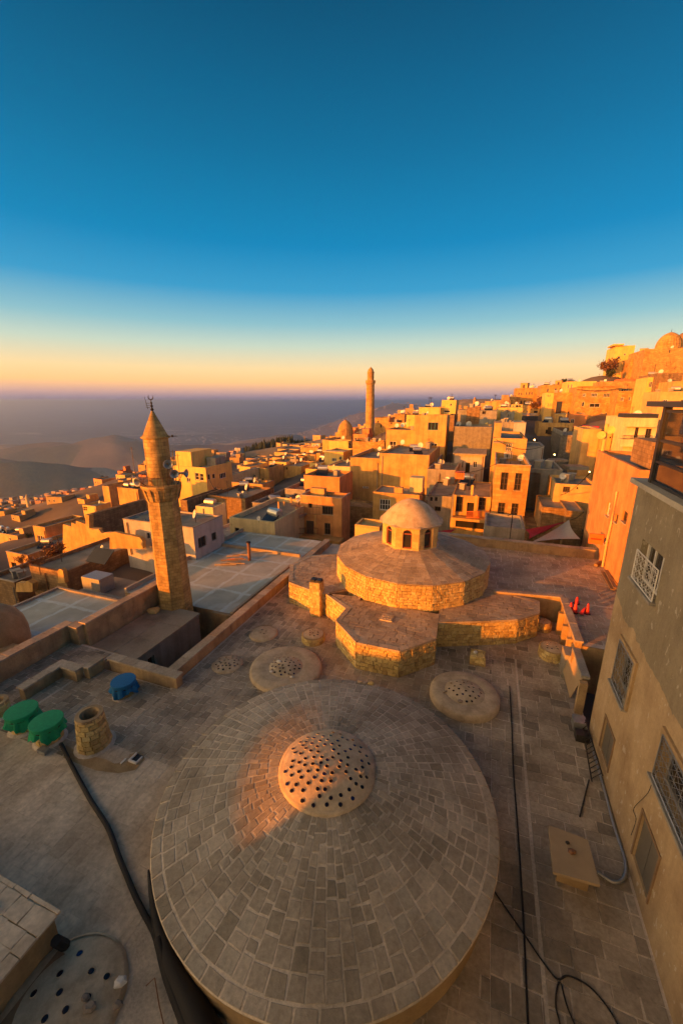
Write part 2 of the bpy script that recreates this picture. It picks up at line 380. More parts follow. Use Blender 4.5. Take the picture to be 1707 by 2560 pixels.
def flat_cells(poly, z, rh, w0, w1, seed, swap=False, jit=.02, zf=None):
    """cells over a convex polygon given in (b,a)"""
    poly = ccw(poly); xs = [p[0] for p in poly]; ys = [p[1] for p in poly]
    if swap: cs = brick_cells(min(ys), max(ys), min(xs), max(xs), rh, w0, w1, jit, seed, True)
    else: cs = brick_cells(min(xs), max(xs), min(ys), max(ys), rh, w0, w1, jit, seed)
    res = []
    for c in cs:
        c = clip(ccw(c), poly)
        if len(c) >= 3: res.append(([W(p[0], p[1], zf(p[0], p[1]) if zf else z) for p in c], Vector((0, 0, 1))))
    return res
def wall_cells(p0, p1, z0, z1, rh, w0, w1, seed, jit=.03):
    """cells on the vertical face from p0 to p1 (b,a); outside is to the right of p0->p1"""
    L = math.hypot(p1[0] - p0[0], p1[1] - p0[1]); d = ((p1[0] - p0[0]) / L, (p1[1] - p0[1]) / L)
    box = [(0, z0), (L, z0), (L, z1), (0, z1)]; res = []
    A0 = W(p0[0], p0[1], 0); A1 = W(p1[0], p1[1], 0); t = (A1 - A0).normalized(); nr = Vector((t.y, -t.x, 0))
    for c in brick_cells(0, L, z0, z1, rh, w0, w1, jit, seed):
        c = clip(ccw(c), box)
        if len(c) >= 3: res.append(([W(p0[0] + d[0] * q_[0], p0[1] + d[1] * q_[0], q_[1]) for q_ in c], nr))
    return res

# ------------------------------------------------------------------ facades with real openings
class Face:
    """a vertical rectangle: origin (b,a,z), running direction d in (b,a), outward normal to its right"""
    def __init__(s, p0, p1, z0, z1):
        s.p0, s.z0 = p0, z0; s.L = math.hypot(p1[0] - p0[0], p1[1] - p0[1]); s.H = z1 - z0
        s.d = ((p1[0] - p0[0]) / s.L, (p1[1] - p0[1]) / s.L); s.n = (s.d[1], -s.d[0])
    def at(s, x, y, o=0): return W(s.p0[0] + s.d[0] * x + s.n[0] * o, s.p0[1] + s.d[1] * x + s.n[1] * o, s.z0 + y)
    def boxy(s, mb, x0, x1, y0, y1, o0, o1, m=0):
        lo = [s.at(x0, y0, o1), s.at(x1, y0, o1), s.at(x1, y0, o0), s.at(x0, y0, o0)]
        hi = [s.at(x0, y1, o1), s.at(x1, y1, o1), s.at(x1, y1, o0), s.at(x0, y1, o0)]
        mb.hexa(lo, hi, m)
def pierced(mb, f, holes, depth=.14, m=0):
    holes = [(max(h[0], .03), min(h[1], f.L - .03), max(h[2], .03), min(h[3], f.H - .03)) for h in holes]
    holes = [h for h in holes if h[1] - h[0] > .03 and h[3] - h[2] > .03]
    xs = sorted({0, f.L} | {h[0] for h in holes} | {h[1] for h in holes}); ys = sorted({0, f.H} | {h[2] for h in holes} | {h[3] for h in holes})
    for i in range(len(xs) - 1):
        for j in range(len(ys) - 1):
            cx, cyy = (xs[i] + xs[i + 1]) / 2, (ys[j] + ys[j + 1]) / 2
            if any(h[0] < cx < h[1] and h[2] < cyy < h[3] for h in holes): continue
            mb.poly([f.at(xs[i], ys[j]), f.at(xs[i + 1], ys[j]), f.at(xs[i + 1], ys[j + 1]), f.at(xs[i], ys[j + 1])], m)
    for x0, x1, y0, y1 in holes:
        A = [f.at(x0, y0), f.at(x1, y0), f.at(x1, y1), f.at(x0, y1)]; B = [f.at(x0, y0, -depth), f.at(x1, y0, -depth), f.at(x1, y1, -depth), f.at(x0, y1, -depth)]
        mb.add(A + B, [(0, 1, 5, 4), (1, 2, 6, 5), (2, 3, 7, 6), (3, 0, 4, 7)], m)
    return holes
FR = {'w': 'white_paint', 'd': None, 't': 'teal_paint', 'b': 'dark_wood', 'r': 'red_wood', 'g': 'grey_metal'}
def window(parent, f, h, kind, depth=.14, nx=2, ny=1, name='window', sill=False):
    x0, x1, y0, y1 = h; fm = FR.get(kind); w = min(.07, (x1 - x0) * .12)
    mb = MB()
    if fm is None:
        mb.poly([f.at(x0, y0, -depth), f.at(x1, y0, -depth), f.at(x1, y1, -depth), f.at(x0, y1, -depth)]); return mb.build(name, 'pane', parent)
    o0, o1 = -depth, -depth + .06
    f.boxy(mb, x0, x1, y0, y0 + w, o0, o1); f.boxy(mb, x0, x1, y1 - w, y1, o0, o1)
    f.boxy(mb, x0, x0 + w, y0 + w, y1 - w, o0, o1); f.boxy(mb, x1 - w, x1, y0 + w, y1 - w, o0, o1)
    for i in range(1, nx):
        x = x0 + (x1 - x0) * i / nx; f.boxy(mb, x - w * .4, x + w * .4, y0 + w, y1 - w, o0, o1 - .01)
    for j in range(1, ny):
        y = y0 + (y1 - y0) * j / ny; f.boxy(mb, x0 + w, x1 - w, y - w * .35, y + w * .35, o0, o1 - .015)
    o = mb.build(name, fm, parent)
    pm = MB(); pm.poly([f.at(x0, y0, -depth + .012), f.at(x1, y0, -depth + .012), f.at(x1, y1, -depth + .012), f.at(x0, y1, -depth + .012)])
    pm.build('pane', 'pane', o)
    if sill:
        sm = MB(); f.boxy(sm, x0 - .05, x1 + .05, y0 - .06, y0 - .003, -.05, .07); sm.build('sill', 'coping', o)
    return o

# ------------------------------------------------------------------ town plan (read off the photograph, set at estimated distances)
def crop(x0, y0, k): return lambda x, y: (x0 + x / k, y0 + y / k)
K5 = 5.2267
c1, c2, c3, c4, c5, c6, c7 = crop(0, 1180, K5), crop(250, 1100, K5), crop(550, 1050, K5), crop(800, 980, K5), crop(1080, 980, K5), crop(1260, 820, K5), crop(1407, 820, K5)
c8, cm, cr6, cf = crop(1380, 1050, 4.795), crop(550, 880, 2.613), crop(1100, 820, 2.583), crop(550, 1200, 1.96)
cL, cr3, cBL, cBR = crop(0, 1350, 2.613), crop(1200, 1250, 3.093), crop(0, 1850, 3.136), crop(1150, 1850, 2.815)
HOUSES = []
def H(label, k, x0, y0, x1, a, back, bot, mat, wins=(), swins=(), par=.35, name='stone_house', cat='house', roof='roof_cement', extra=(), side=None):
    u0, v0 = k(x0, y0); u1, _ = k(x1, y0); b0, z1 = on_a(u0, v0, a); b1 = b_at(u1, a, z1); zb = on_a(*k(x0, bot), a)[1]
    if isinstance(back, tuple):
        u2 = back[0](back[1], 0)[0]; sd = side or ('R' if u2 > u1 else 'L'); a1 = a_at(u2, b1 if sd == 'R' else b0, z1)
        if not (a + 2 < a1 < a + 34): a1 = a + 12
    else: a1 = a + back; sd = side or ('R' if (b0 + b1) < 0 else 'L')
    HOUSES.append(dict(label=label, k=k, b0=b0, b1=b1, a0=a, a1=a1, z0=zb, z1=z1, mat=mat, wins=wins, swins=swins, par=par, name=name, cat=cat, roof=roof, extra=extra, sd=sd))
# --- left slope
H('tall narrow sandstone house with dark brown side wall, beyond the stepped broken wall', c1, 430, 700, 588, 31, (c1, 1110), 1180, 'sand_plain', [(505, 840, 580, 910, 'w', 3, 1), (560, 1030, 612, 1085, 'w', 2, 1)])
H('long low brown house directly behind the stepped broken wall', c1, 1115, 558, 1166, 29, (c2, 600), 1000, 'brown')
H('roofless brick house with broken sunlit front and solar panel on its grey roof', cL, 192, 165, 425, 18.5, (cL, 960), 390, 'brown', par=.25)
H('low sunlit brick house at the left picture edge, under the broken brick front', c1, -160, 1365, 192, 20, 5.5, 1568, 'brown')
H('low sandstone house with two slit openings, left of the tall narrow house foot', c1, 85, 1040, 362, 26, 9, 1300, 'sand_plain', [(170, 1190, 215, 1270, 'd', 1, 1), (55, 1160, 90, 1240, 'd', 1, 1)])
H('wide flat-roofed house at the left edge with long sunlit parapet', c1, -200, 765, 232, 43, (c1, 440), 850, 'peach', [(130, 795, 165, 815, 'd', 1, 1)])
H('small pale-roofed house with four little square windows, left of the narrow brown tower', c1, 1080, 430, 1252, 50, (c1, 1450), 520, 'yellow', [(1095, 455, 1115, 475, 'd', 1, 1), (1122, 455, 1140, 475, 'd', 1, 1), (1095, 482, 1115, 500, 'd', 1, 1), (1122, 482, 1140, 500, 'd', 1, 1)], roof='roof_pale')
H('tall block house with narrow sunlit front, farther of two behind the near minaret', c2, 30, 598, 115, 55, (c2, 520), 830, 'sand_plain')
H('square block house with blank sunlit front, directly left of the near minaret balcony', c2, 228, 622, 496, 48, (c2, 640), 920, 'sand_plain')
H('white plastered house with dark windows on its long side, right behind the near minaret', c2, 304, 1035, 1215, 23, (c2, 1600), 1330, 'white_wash', [(620, 1215, 650, 1285, 'd', 1, 1), (508, 1262, 548, 1330, 'd', 1, 1)], [(1292, 1262, 1382, 1400, 'b', 2, 1), (1466, 1208, 1518, 1312, 'b', 1, 1), (1118, 1412, 1180, 1530, 'b', 2, 1)], par=.12, roof='roof_cement')
H('yellow villa with white arched window pair and flat upper storey, right of the near minaret', c2, 955, 335, 1380, 58, (c3, 150), 735, 'yellow', [(1250, 430, 1290, 520, 'w', 1, 2), (1310, 440, 1350, 530, 'w', 1, 2), (1140, 495, 1180, 550, 'w', 2, 1), (965, 420, 1000, 480, 'w', 2, 1)], [(1412, 445, 1445, 520, 'w', 1, 1), (1475, 440, 1505, 505, 'w', 1, 1), (1500, 615, 1530, 690, 'w', 1, 1), (1568, 430, 1650, 500, 'w', 4, 1)], roof='roof_pale', name='villa', extra=[('upper_storey', .08, .55, .05, .8, 2.6, 'yellow'), ('stair_hut', .62, .9, .5, .9, 1.2, 'cement')])
H('low house with short sunlit front and long dark side, below the yellow villa', c2, 1050, 780, 1136, 42, (c2, 1600), 850, 'brown')
H('small house with peeling painted front and a metal water tank on its roof', c2, 1250, 860, 1475, 33, (c2, 1640), 1030, 'cream', par=.1)
# --- middle slope
H('blocky sandstone house with arched doorway and brown brick side, left middle of the slope', c3, 520, 625, 636, 76, (c3, 832), 805, 'sand_plain', [(550, 765, 570, 800, 'd', 1, 1)])
H('white-roofed low house with grey side wall, in front of the arched doorway house', c3, 100, 715, 156, 66, (c3, 522), 780, 'cream', swins=[(448, 722, 462, 745, 'd', 1, 1)], roof='roof_pale', par=.1)
H('low wall-like house with bright blank front and clutter on the roof', c3, 155, 812, 556, 58, (c3, 700), 915, 'sand_plain', par=.5)
H('long brown house with a small dark doorway, above the cream house roof', c3, -160, 985, 330, 46, (c3, 700), 1110, 'brown', swins=[(342, 980, 362, 1035, 'd', 1, 1)])
H('cream house with pale yellow blank front, flat grey roof and one satellite dish', c3, 120, 1270, 712, 30.7, 9, 1510, 'cream', [(195, 1412, 250, 1455, 'd', 1, 1), (150, 1362, 162, 1380, 'd', 1, 1)], par=.5, roof='roof_cement')
H('cement house with sunken terrace behind the cream house', c3, 425, 1080, 700, 40, 9, 1260, 'cement', par=.9)
H('rough brown brick house with blank front, behind the balcony house', c3, 1095, 725, 1560, 47, (c4, 425), 930, 'orange_wall', par=.4)
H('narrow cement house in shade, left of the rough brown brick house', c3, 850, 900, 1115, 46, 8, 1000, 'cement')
H('low yellow house with bright parapet, far middle of the slope', c3, 640, 540, 865, 92, 10, 640, 'yellow', par=.6)
H('low house with a row of openings below the pine ridge', c3, 500, 505, 690, 112, 10, 560, 'cream', [(530, 530, 550, 548, 'd', 1, 1), (580, 530, 600, 548, 'd', 1, 1)])
H('flat sandstone house with long plain front, upper middle of the slope', c3, 680, 487, 912, 104, 10, 560, 'peach')
H('wide terraced house below the pine wood, palest of the upper rows', c3, 752, 375, 1040, 138, 12, 440, 'peach')
H('wide sandstone house below the tiny distant minaret', c3, 1050, 355, 1282, 128, (c3, 1338), 430, 'sand_plain')
H('square sandstone house right of the grey gable, with small dark gap', c3, 1005, 468, 1108, 98, 9, 560, 'sand_plain')
H('sandstone house joined to the square one, slightly lower front', c3, 1112, 445, 1245, 99, 9, 555, 'sand_plain')
H('small sandstone cube house left of the yellow block', c3, 1258, 432, 1306, 92, (c3, 1360), 495, 'sand_plain')
H('dark grey gable house among sunlit ones', c3, 915, 505, 1020, 94, 9, 580, 'cement')
H('small yellow house with flat roof below the yellow block, left one', c3, 1170, 560, 1322, 82, 8, 615, 'yellow')
H('low house with sloping parapet, below the small yellow house', c3, 1115, 635, 1285, 72, (c3, 1400), 715, 'yellow', [(1218, 685, 1245, 715, 'd', 1, 1)])
H('low sandstone house with round arch, right of the arched doorway house', c3, 828, 595, 1060, 84, 9, 665, 'sand_plain', [(865, 620, 885, 648, 'd', 1, 1)])
H('low pale orange house at the left middle of the slope', c3, 250, 605, 395, 88, 9, 660, 'yellow')
H('flat house with bright band, above the pale orange house', c3, 350, 548, 520, 98, 9, 590, 'sand_plain')
H('peach house row end with stepped parapets, foot of the pine wood', c3, 710, 418, 880, 122, 10, 480, 'peach')
H('low pinkish house at the lower end of the pine wood', c3, 330, 500, 470, 150, 10, 540, 'peach')
H('low pinkish house furthest left below the pine wood', c3, 100, 535, 300, 165, 10, 580, 'peach')
# --- ulu mosque area
H('bright yellow blank block house in front of the ribbed dome', cm, 710, 578, 838, 95, (cm, 866), 660, 'yellow', swins=[(845, 595, 855, 610, 'd', 1, 1), (850, 628, 862, 655, 'd', 1, 1)], par=.2)
H('sandstone house joined to the left of the bright yellow block', cm, 668, 573, 709, 96, 9, 660, 'sand_plain')
H('yellow house with thin roof ledge below the bright yellow block', cm, 680, 650, 805, 84, 8, 706, 'yellow', extra=[('roof_ledge', -.03, 1.03, -.05, .3, .12, 'cream')])
H('low cream house with satellite mast left of the great blank wall', c4, 90, 965, 402, 66, 8, 1030, 'cream')
H('mosque hall with flat roof at the foot of the tall round minaret', cm, 866, 582, 1072, 84, (cm, 1102), 680, 'sand', [(1058, 615, 1070, 655, 'w', 1, 3)], name='mosque_hall', cat='mosque')
H('great blank sandstone house with sunken roof light, below the round minaret', cm, 850, 688, 1042, 55, 12, 1030, 'sand_plain', [(930, 880, 970, 888, 'w', 2, 1), (957, 1012, 980, 1028, 'b', 1, 1)], par=.5)
H('great blank sandstone house with rising roof line, left of the street', cm, 1043, 660, 1366, 54.5, (cm, 1376), 930, 'sand_plain', par=.3)
H('sandstone house with large white cross-barred window, left of the tall block', cm, 1085, 508, 1268, 72, 9, 662, 'sand_plain', [(1106, 583, 1150, 636, 'w', 2, 2)])
H('tall square sandstone block with teal shutters', cm, 1269, 412, 1482, 70, (cm, 1500), 700, 'sand_plain', [(1355, 460, 1425, 510, 't', 3, 1), (1352, 596, 1418, 645, 'w', 3, 2)])
# --- centre
H('sandstone house with white-barred window and cluttered roof, behind the lantern dome', cm, 1000, 912, 1302, 41.5, (cm, 1055), 1150, 'sand_plain', [(1040, 965, 1112, 1030, 'w', 4, 2), (1030, 1120, 1045, 1148, 'w', 1, 1)], par=.12, side='L', extra=[('roof_hut', .72, 1.0, .45, .85, 1.5, 'cream'), ('chimney', .44, .62, .12, .28, .55, 'sand_plain')])
H('grey cement house with dark windows between the two balcony houses', c5, -60, 1345, 255, 44, 9, 1790, 'cement', [(30, 1375, 70, 1425, 'd', 1, 1), (28, 1500, 112, 1552, 'b', 2, 1), (-30, 1375, 5, 1425, 'd', 1, 1)], par=.15)
H('house with open balcony front and small chimney post, left of the tall orange house', c5, 262, 1340, 770, 43, 8.5, 1790, 'sand_plain', [(300, 1370, 408, 1560, 'b', 2, 2), (440, 1450, 548, 1640, 'd', 1, 1), (595, 1385, 708, 1540, 'b', 2, 3), (300, 1640, 700, 1760, 'd', 1, 1)], par=.15, name='balcony_house')
H('tall orange stone house with four big barred windows and dish on its roof terrace', c5, 832, 945, 1284, 42, (c5, 800), 1790, 'sand', [(880, 1052, 1000, 1278, 'b', 2, 3), (1062, 1062, 1178, 1284, 'b', 2, 3), (845, 1450, 955, 1620, 'b', 2, 3), (1018, 1458, 1130, 1630, 'b', 2, 3)], par=.9, name='tower_house')
H('rear upper house with white barred windows behind the dish terrace', c5, 800, 600, 1240, 52, (c5, 760), 960, 'sand_plain', [(955, 675, 1045, 775, 'w', 3, 2), (940, 790, 1020, 865, 'w', 3, 1)], par=.3, extra=[('stair_tower', .0, .22, .1, .6, 1.7, 'sand_plain')])
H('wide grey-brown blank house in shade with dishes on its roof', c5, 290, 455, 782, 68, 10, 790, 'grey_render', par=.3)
H('low grey house with roof slab carrying two round water tanks', c5, 290, 805, 690, 59, 6, 1090, 'white_wash', [(382, 905, 408, 990, 'w', 1, 1), (530, 905, 590, 990, 'w', 2, 1), (420, 920, 500, 1060, 'g', 1, 1)], par=.1, extra=[('roof_slab', -.04, 1.04, -.15, 1.0, .18, 'cement')])
H('pinkish plastered house side by the dark alley, under the tall square block', c5, -10, 865, 75, 64, 8, 1010, 'white_wash')
H('low cement house behind the balcony house roofs', c5, -60, 1010, 300, 52, 7, 1200, 'cement')
H('pale gabled plaster house beside the street, right of the tall orange house', c5, 1222, 705, 1460, 56, 6, 980, 'white_wash', par=.1)
H('low flat grey roof house right of the tall orange house', c5, 1270, 1005, 1700, 47, 8, 1260, 'cement', par=.15)
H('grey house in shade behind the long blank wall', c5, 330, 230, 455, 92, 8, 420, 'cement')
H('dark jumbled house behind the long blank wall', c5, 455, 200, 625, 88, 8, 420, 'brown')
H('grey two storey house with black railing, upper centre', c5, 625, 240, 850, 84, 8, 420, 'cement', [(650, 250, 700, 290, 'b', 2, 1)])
H('low sunlit house with flat roof against the sky, upper centre', c5, 690, 122, 880, 130, 10, 200, 'sand_plain')
H('sunlit wall-like house above the parked market roofs', c5, 850, 203, 1185, 96, 9, 390, 'yellow', [(1050, 178, 1075, 200, 'd', 1, 1)])
H('low grey building with two slim windows, below the sunlit wall house', c5, 900, 262, 1075, 90, 7, 400, 'cement', [(985, 285, 1000, 325, 'w', 1, 1), (1010, 285, 1022, 325, 'w', 1, 1)])
H('dark grey flat block with pale end, right of the wide blank house', c5, 815, 395, 1070, 72, 8, 560, 'cement')
H('pale grey flat block over the street', c5, 1070, 400, 1225, 71, 8, 560, 'white_wash')
H('brown sandstone wall house facing the dark alley', c5, 205, 300, 290, 82, 8, 520, 'brown')
H('stone market building with balustrade roof terrace and long dark railing', c6, 740, 1400, 1040, 80, (c6, 320), 1900, 'rubble_wall', par=.2, name='market_building', cat='building')
H('peach plastered house with sunlit upper front beside the street', c8, 375, 108, 585, 62, 7, 620, 'peach', par=.2)
H('orange sandstone house with small square hole, right of the peach house', c8, 586, 140, 722, 61, 7, 620, 'sand_plain', [(680, 198, 705, 220, 'd', 1, 1)])
H('brown house in shade between the orange house and the white balcony building', c8, 723, 145, 925, 66, 7, 600, 'brown')
H('small orange plastered outbuilding with square grating, below the street', c8, 40, 760, 560, 41, 5, 960, 'peach', [(122, 802, 216, 862, 'b', 3, 3), (285, 806, 312, 830, 'd', 1, 1)], par=.25)
H('low brown building with cluttered roof left of the peach plastered house', c8, -120, 1040, 180, 38, 5, 1420, 'brown', par=.15)
H('low brick building with pale roof edge behind the grey shade sail', c8, 175, 1085, 390, 37, 5, 1500, 'brown', par=.1)
# --- hillside on the right
H('palace-like sandstone house with two rows of small windows, left end of the hillside', c6, 150, 785, 475, 165, 14, 1010, 'sand', [(180, 845, 198, 875, 'd', 1, 1), (215, 845, 232, 875, 'd', 1, 1), (278, 838, 296, 872, 'd', 1, 1), (315, 838, 332, 872, 'd', 1, 1), (352, 838, 370, 872, 'd', 1, 1), (205, 950, 230, 990, 'd', 1, 1), (250, 950, 275, 995, 'd', 1, 1), (340, 950, 370, 1000, 'd', 1, 1)])
H('stepped lower wing left of the palace-like house', c6, 70, 895, 160, 160, 10, 1010, 'sand')
H('long sandstone house with row of arched windows on the skyline', c6, 484, 745, 815, 152, 12, 900, 'sand', [(555, 790, 580, 835, 'd', 1, 1), (655, 790, 682, 832, 'd', 1, 1), (715, 790, 742, 828, 'd', 1, 1), (778, 790, 802, 820, 'd', 1, 1)])
H('sandstone house below the long skyline house, partly hidden by bare trees', c6, 240, 1010, 475, 140, 9, 1120, 'sand_plain')
H('low row with black window band in front of the palace-like house', c6, -60, 1000, 238, 120, 9, 1090, 'yellow', [(108, 1012, 132, 1032, 'w', 2, 1), (150, 1008, 180, 1042, 'd', 1, 1), (190, 1008, 215, 1042, 'd', 1, 1)])
H('narrow bright yellow house with three rows of tiny windows', c6, 543, 850, 655, 132, 9, 1140, 'yellow', [(565, 870, 578, 900, 'w', 1, 1), (590, 870, 603, 900, 'w', 1, 1), (565, 985, 578, 1025, 'w', 1, 1), (590, 985, 603, 1025, 'w', 1, 1), (615, 985, 628, 1025, 'w', 1, 1)])
H('brown stone house with lamp by its door, right of the narrow yellow one', c6, 656, 845, 940, 131, 10, 1200, 'sand', [(820, 1090, 850, 1130, 'd', 1, 1), (660, 960, 760, 1150, 'd', 1, 1)])
H('bright yellow upper house with white window pair on the skyline', c6, 818, 700, 1205, 142, 9, 800, 'yellow', [(825, 735, 850, 792, 'w', 2, 1), (865, 735, 890, 792, 'w', 2, 1)])
H('large three storey stone house with white window groups, centre of the hillside', c6, 950, 772, 1500, 125, 12, 1240, 'sand', [(1020, 858, 1065, 898, 'w', 3, 1), (1130, 850, 1216, 900, 'w', 4, 1), (1288, 850, 1415, 905, 'w', 6, 1), (1410, 970, 1445, 1025, 'd', 1, 1), (1008, 965, 1048, 1025, 'w', 1, 1), (1108, 985, 1250, 1035, 'w', 2, 1), (1250, 1110, 1290, 1150, 'w', 2, 1), (1308, 1105, 1400, 1155, 'w', 5, 1), (985, 1105, 1045, 1150, 'w', 4, 1), (1302, 1188, 1340, 1220, 'd', 1, 1)], extra=[('cornice', -.01, 1.01, -.03, .02, .18, 'sand')])
H('low sunlit terrace house in front of the large three storey house', c6, 450, 1235, 900, 104, 8, 1300, 'sand_plain')
H('stone house with white windows and dark awnings, right of the three storey house', c7, 722, 822, 1082, 118, 10, 1160, 'sand', [(740, 905, 795, 955, 'w', 3, 1), (850, 900, 885, 945, 'w', 2, 1), (960, 905, 1018, 955, 'w', 4, 1), (970, 1040, 1000, 1070, 'w', 2, 1), (690, 1140, 730, 1185, 'd', 1, 1)])
H('upper terrace house with shutters below the parked cars', c7, 480, 700, 1100, 130, 8, 830, 'sand', [(755, 795, 855, 825, 'g', 3, 1), (940, 780, 1030, 820, 'g', 3, 1)])
H('narrow yellow house with a loggia of white columns', c7, 1108, 645, 1234, 108, 8, 1090, 'yellow', [(1112, 700, 1220, 775, 'w', 5, 1), (1112, 835, 1155, 885, 'd', 1, 1), (1100, 935, 1135, 1005, 'd', 1, 1)])
H('large brown brick house with flat roof below the ribbed hill dome', c7, 1235, 590, 1568, 106, 12, 1000, 'brown')
H('small sunlit house with round hole right of the brick house', c7, 1455, 695, 1700, 98, 9, 1000, 'sand_plain', [(1510, 765, 1540, 785, 'd', 1, 1)])
H('grey cement house with pale sheet balcony at the right edge', c7, 1275, 830, 1700, 92, 9, 1050, 'peach')
H('yellow villa with overhanging corner roof on the skyline of the hill', c7, 690, 235, 942, 168, (c7, 970), 520, 'yellow', [(705, 370, 745, 405, 'd', 1, 1), (790, 330, 820, 360, 'w', 1, 1)], name='villa', extra=[('roof_terrace', -.22, .35, -.12, .5, .5, 'yellow')])
H('stone house with doorway between the yellow villa and the hill mosque', c7, 880, 400, 1085, 160, 10, 660, 'sand', [(1005, 470, 1045, 520, 'd', 1, 1)])
H('wide monastery-like stone building under the ribbed hill dome', c7, 1072, 275, 1800, 150, 16, 700, 'sand', [(1185, 465, 1215, 570, 'd', 1, 1), (1245, 450, 1262, 520, 'b', 1, 1), (1338, 425, 1358, 500, 'b', 1, 1), (1390, 410, 1410, 480, 'b', 1, 1), (1450, 490, 1468, 555, 'd', 1, 1), (1378, 285, 1402, 325, 'd', 1, 1)], name='school_building', cat='building')
# --- skyline, centre
H('sandstone house with curved top and balcony, right of the round minaret', c4, 715, 335, 900, 120, 9, 610, 'sand', [(750, 375, 765, 395, 'd', 1, 1), (785, 425, 805, 465, 'd', 1, 1)])
H('sandstone house with mast, behind the tall square block, lower left', c4, 895, 395, 1130, 108, 9, 500, 'sand', [(925, 400, 940, 420, 'd', 1, 1), (985, 395, 1005, 415, 'd', 1, 1)])
H('upper sandstone house with pale top storey, second from the round minaret', c4, 978, 290, 1105, 116, 9, 400, 'sand')
H('small pale yellow roof storey left of the skyline terrace', c4, 1128, 298, 1250, 98, 8, 400, 'yellow')
H('skyline terrace house with dark tattered awning', c4, 1290, 200, 1570, 92, 9, 320, 'yellow')
H('skyline roof storey with little white window and flat frame on top', c5, 125, 105, 315, 94, 8, 250, 'yellow', [(232, 150, 256, 182, 'w', 1, 1), (150, 240, 235, 268, 'w', 1, 1)])

H('orange balcony house upper block with brown shuttered windows, centre of the town', cm, 527, 935, 795, 37, (cm, 850), 1220, 'orange_wall', [(579, 990, 601, 1020, 'd', 1, 1), (668, 1012, 738, 1058, 'b', 4, 1), (683, 1120, 720, 1190, 'b', 2, 2)], par=.35, name='balcony_house', extra=[('roof_hut', .1, .45, .55, .8, .5, 'sand_plain')])
H('recessed lower wing of the orange balcony house', cm, 400, 1068, 528, 38, 6, 1205, 'orange_wall', [(466, 1085, 497, 1150, 'b', 2, 1)], par=.05, name='house_wing')
H('white building with rounded balconies and black railings at the right', c7, 855, 1180, 1250, 56, 10, 1900, 'cream', [(915, 1300, 992, 1450, 'b', 2, 1), (1052, 1315, 1160, 1480, 'b', 2, 1), (900, 1590, 965, 1720, 'b', 2, 1), (1035, 1610, 1120, 1740, 'b', 2, 1)], par=.5, name='balcony_building', cat='building')

GCTRL = [(*W(h['b0'], h['a0'], 0)[:2], h['z0']) for h in HOUSES if h['a0'] > 17]
GCTRL += [(0, 0, -5), (-8, 12, -5), (8, 12, -5), (0, 22, -5), (9, 24, -5), (-10, 22, -5), (-20, 2, -6), (20, 0, -5), (0, -30, -4), (-40, -10, -9), (-60, 20, -18), (30, -10, -4), (40, 25, -3), (70, 50, 2), (120, 50, 8)]
for u, v, d_ in [(0, 1262, 330), (100, 1235, 330), (190, 1222, 330), (268, 1212, 340), (400, 1190, 340), (470, 1180, 345), (560, 1162, 345), (620, 1150, 345), (680, 1132, 350), (740, 1116, 360), (800, 1112, 340), (0, 1300, 210), (130, 1290, 190), (0, 1360, 110), (60, 1330, 140), (230, 1250, 220), (-300, 1280, 330), (-400, 1420, 110), (-300, 1330, 200), (900, 1095, 300), (1000, 1060, 300), (1200, 990, 300), (1400, 985, 320), (1700, 900, 300), (2100, 850, 300), (1100, 1030, 180), (1800, 960, 150)]:
    p_ = Yd(u, v, d_); GCTRL.append((p_.x, p_.y, p_.z))
from mathutils import noise as mn
def sstep(t): t = min(1, max(0, t)); return t * t * (3 - 2 * t)
HILLS = [(-1450, 1450, 520, 260, 275), (-900, 1650, 420, 240, 170), (-2000, 2700, 500, 400, 150), (-1500, 2750, 480, 300, 165), (-850, 2850, 620, 340, 150), (-400, 3050, 380, 300, 120),
         (100, 3000, 800, 420, 150), (500, 5200, 1000, 600, 260), (-150, 2200, 500, 300, 60), (1700, 5200, 1400, 900, 300), (-2700, 3000, 600, 500, 170)]
def far_h(x, y):
    R = math.hypot(x, y); n_ = mn.fractal(Vector((x / 700, y / 700, 0)), .9, 2.1, 6)
    h = -505 + n_ * 9
    for hx, hy, sx_, sy_, A_ in HILLS:
        e = math.exp(-((x - hx) / sx_) ** 2 - ((y - hy) / sy_) ** 2); h += A_ * e * (1 + .22 * n_)
    up = sstep((x * .9 - y * .25 + 350) / 1500); return h + up * 430 * math.exp(-(max(0, y - 500) / 1900) ** 2)
def ground_h(x, y):
    R = math.hypot(x, y)
    ws = hs = 0
    if R < 900:
        for gx, gy, gz in GCTRL:
            d2 = (x - gx) ** 2 + (y - gy) ** 2 + 9; w_ = 1 / (d2 * d2); ws += w_; hs += w_ * gz
        near = hs / ws - 2.0 * min(1, max(0, (math.hypot(x, y) - 14) / 20))
        if R < 360: return near
    else: near = -60
    k_ = (R - 360) / 900; near2 = near - max(0, R - 360) * .42
    return near2 * (1 - sstep(k_)) + far_h(x, y) * sstep(k_)
rings = [0.0] + [3 * 1.062 ** i for i in range(162)]
NA = 300; tv, tf = [(0, 0, ground_h(0, 0) - .0)], []
for r_ in rings[1:]:
    for i in range(NA):
        # finer angles in front, coarser behind
        t_ = i / NA; ang = (t_ - .5) * 2; ang = PI * (ang * .45 + .55 * ang ** 3)
        x_, y_ = r_ * math.sin(ang), r_ * math.cos(ang); tv.append((x_, y_, ground_h(x_, y_)))
for i in range(NA): tf.append((0, 1 + (i + 1) % NA, 1 + i))
for j in range(len(rings) - 2):
    for i in range(NA):
        p0, p1 = 1 + j * NA + i, 1 + j * NA + (i + 1) % NA; tf.append((p0, p1, p1 + NA, p0 + NA))
me = bpy.data.meshes.new('ground'); me.from_pydata(tv, [], tf); me.materials.append(MATS['terrain'])
me.polygons.foreach_set('use_smooth', [True] * len(tf)); me.update()
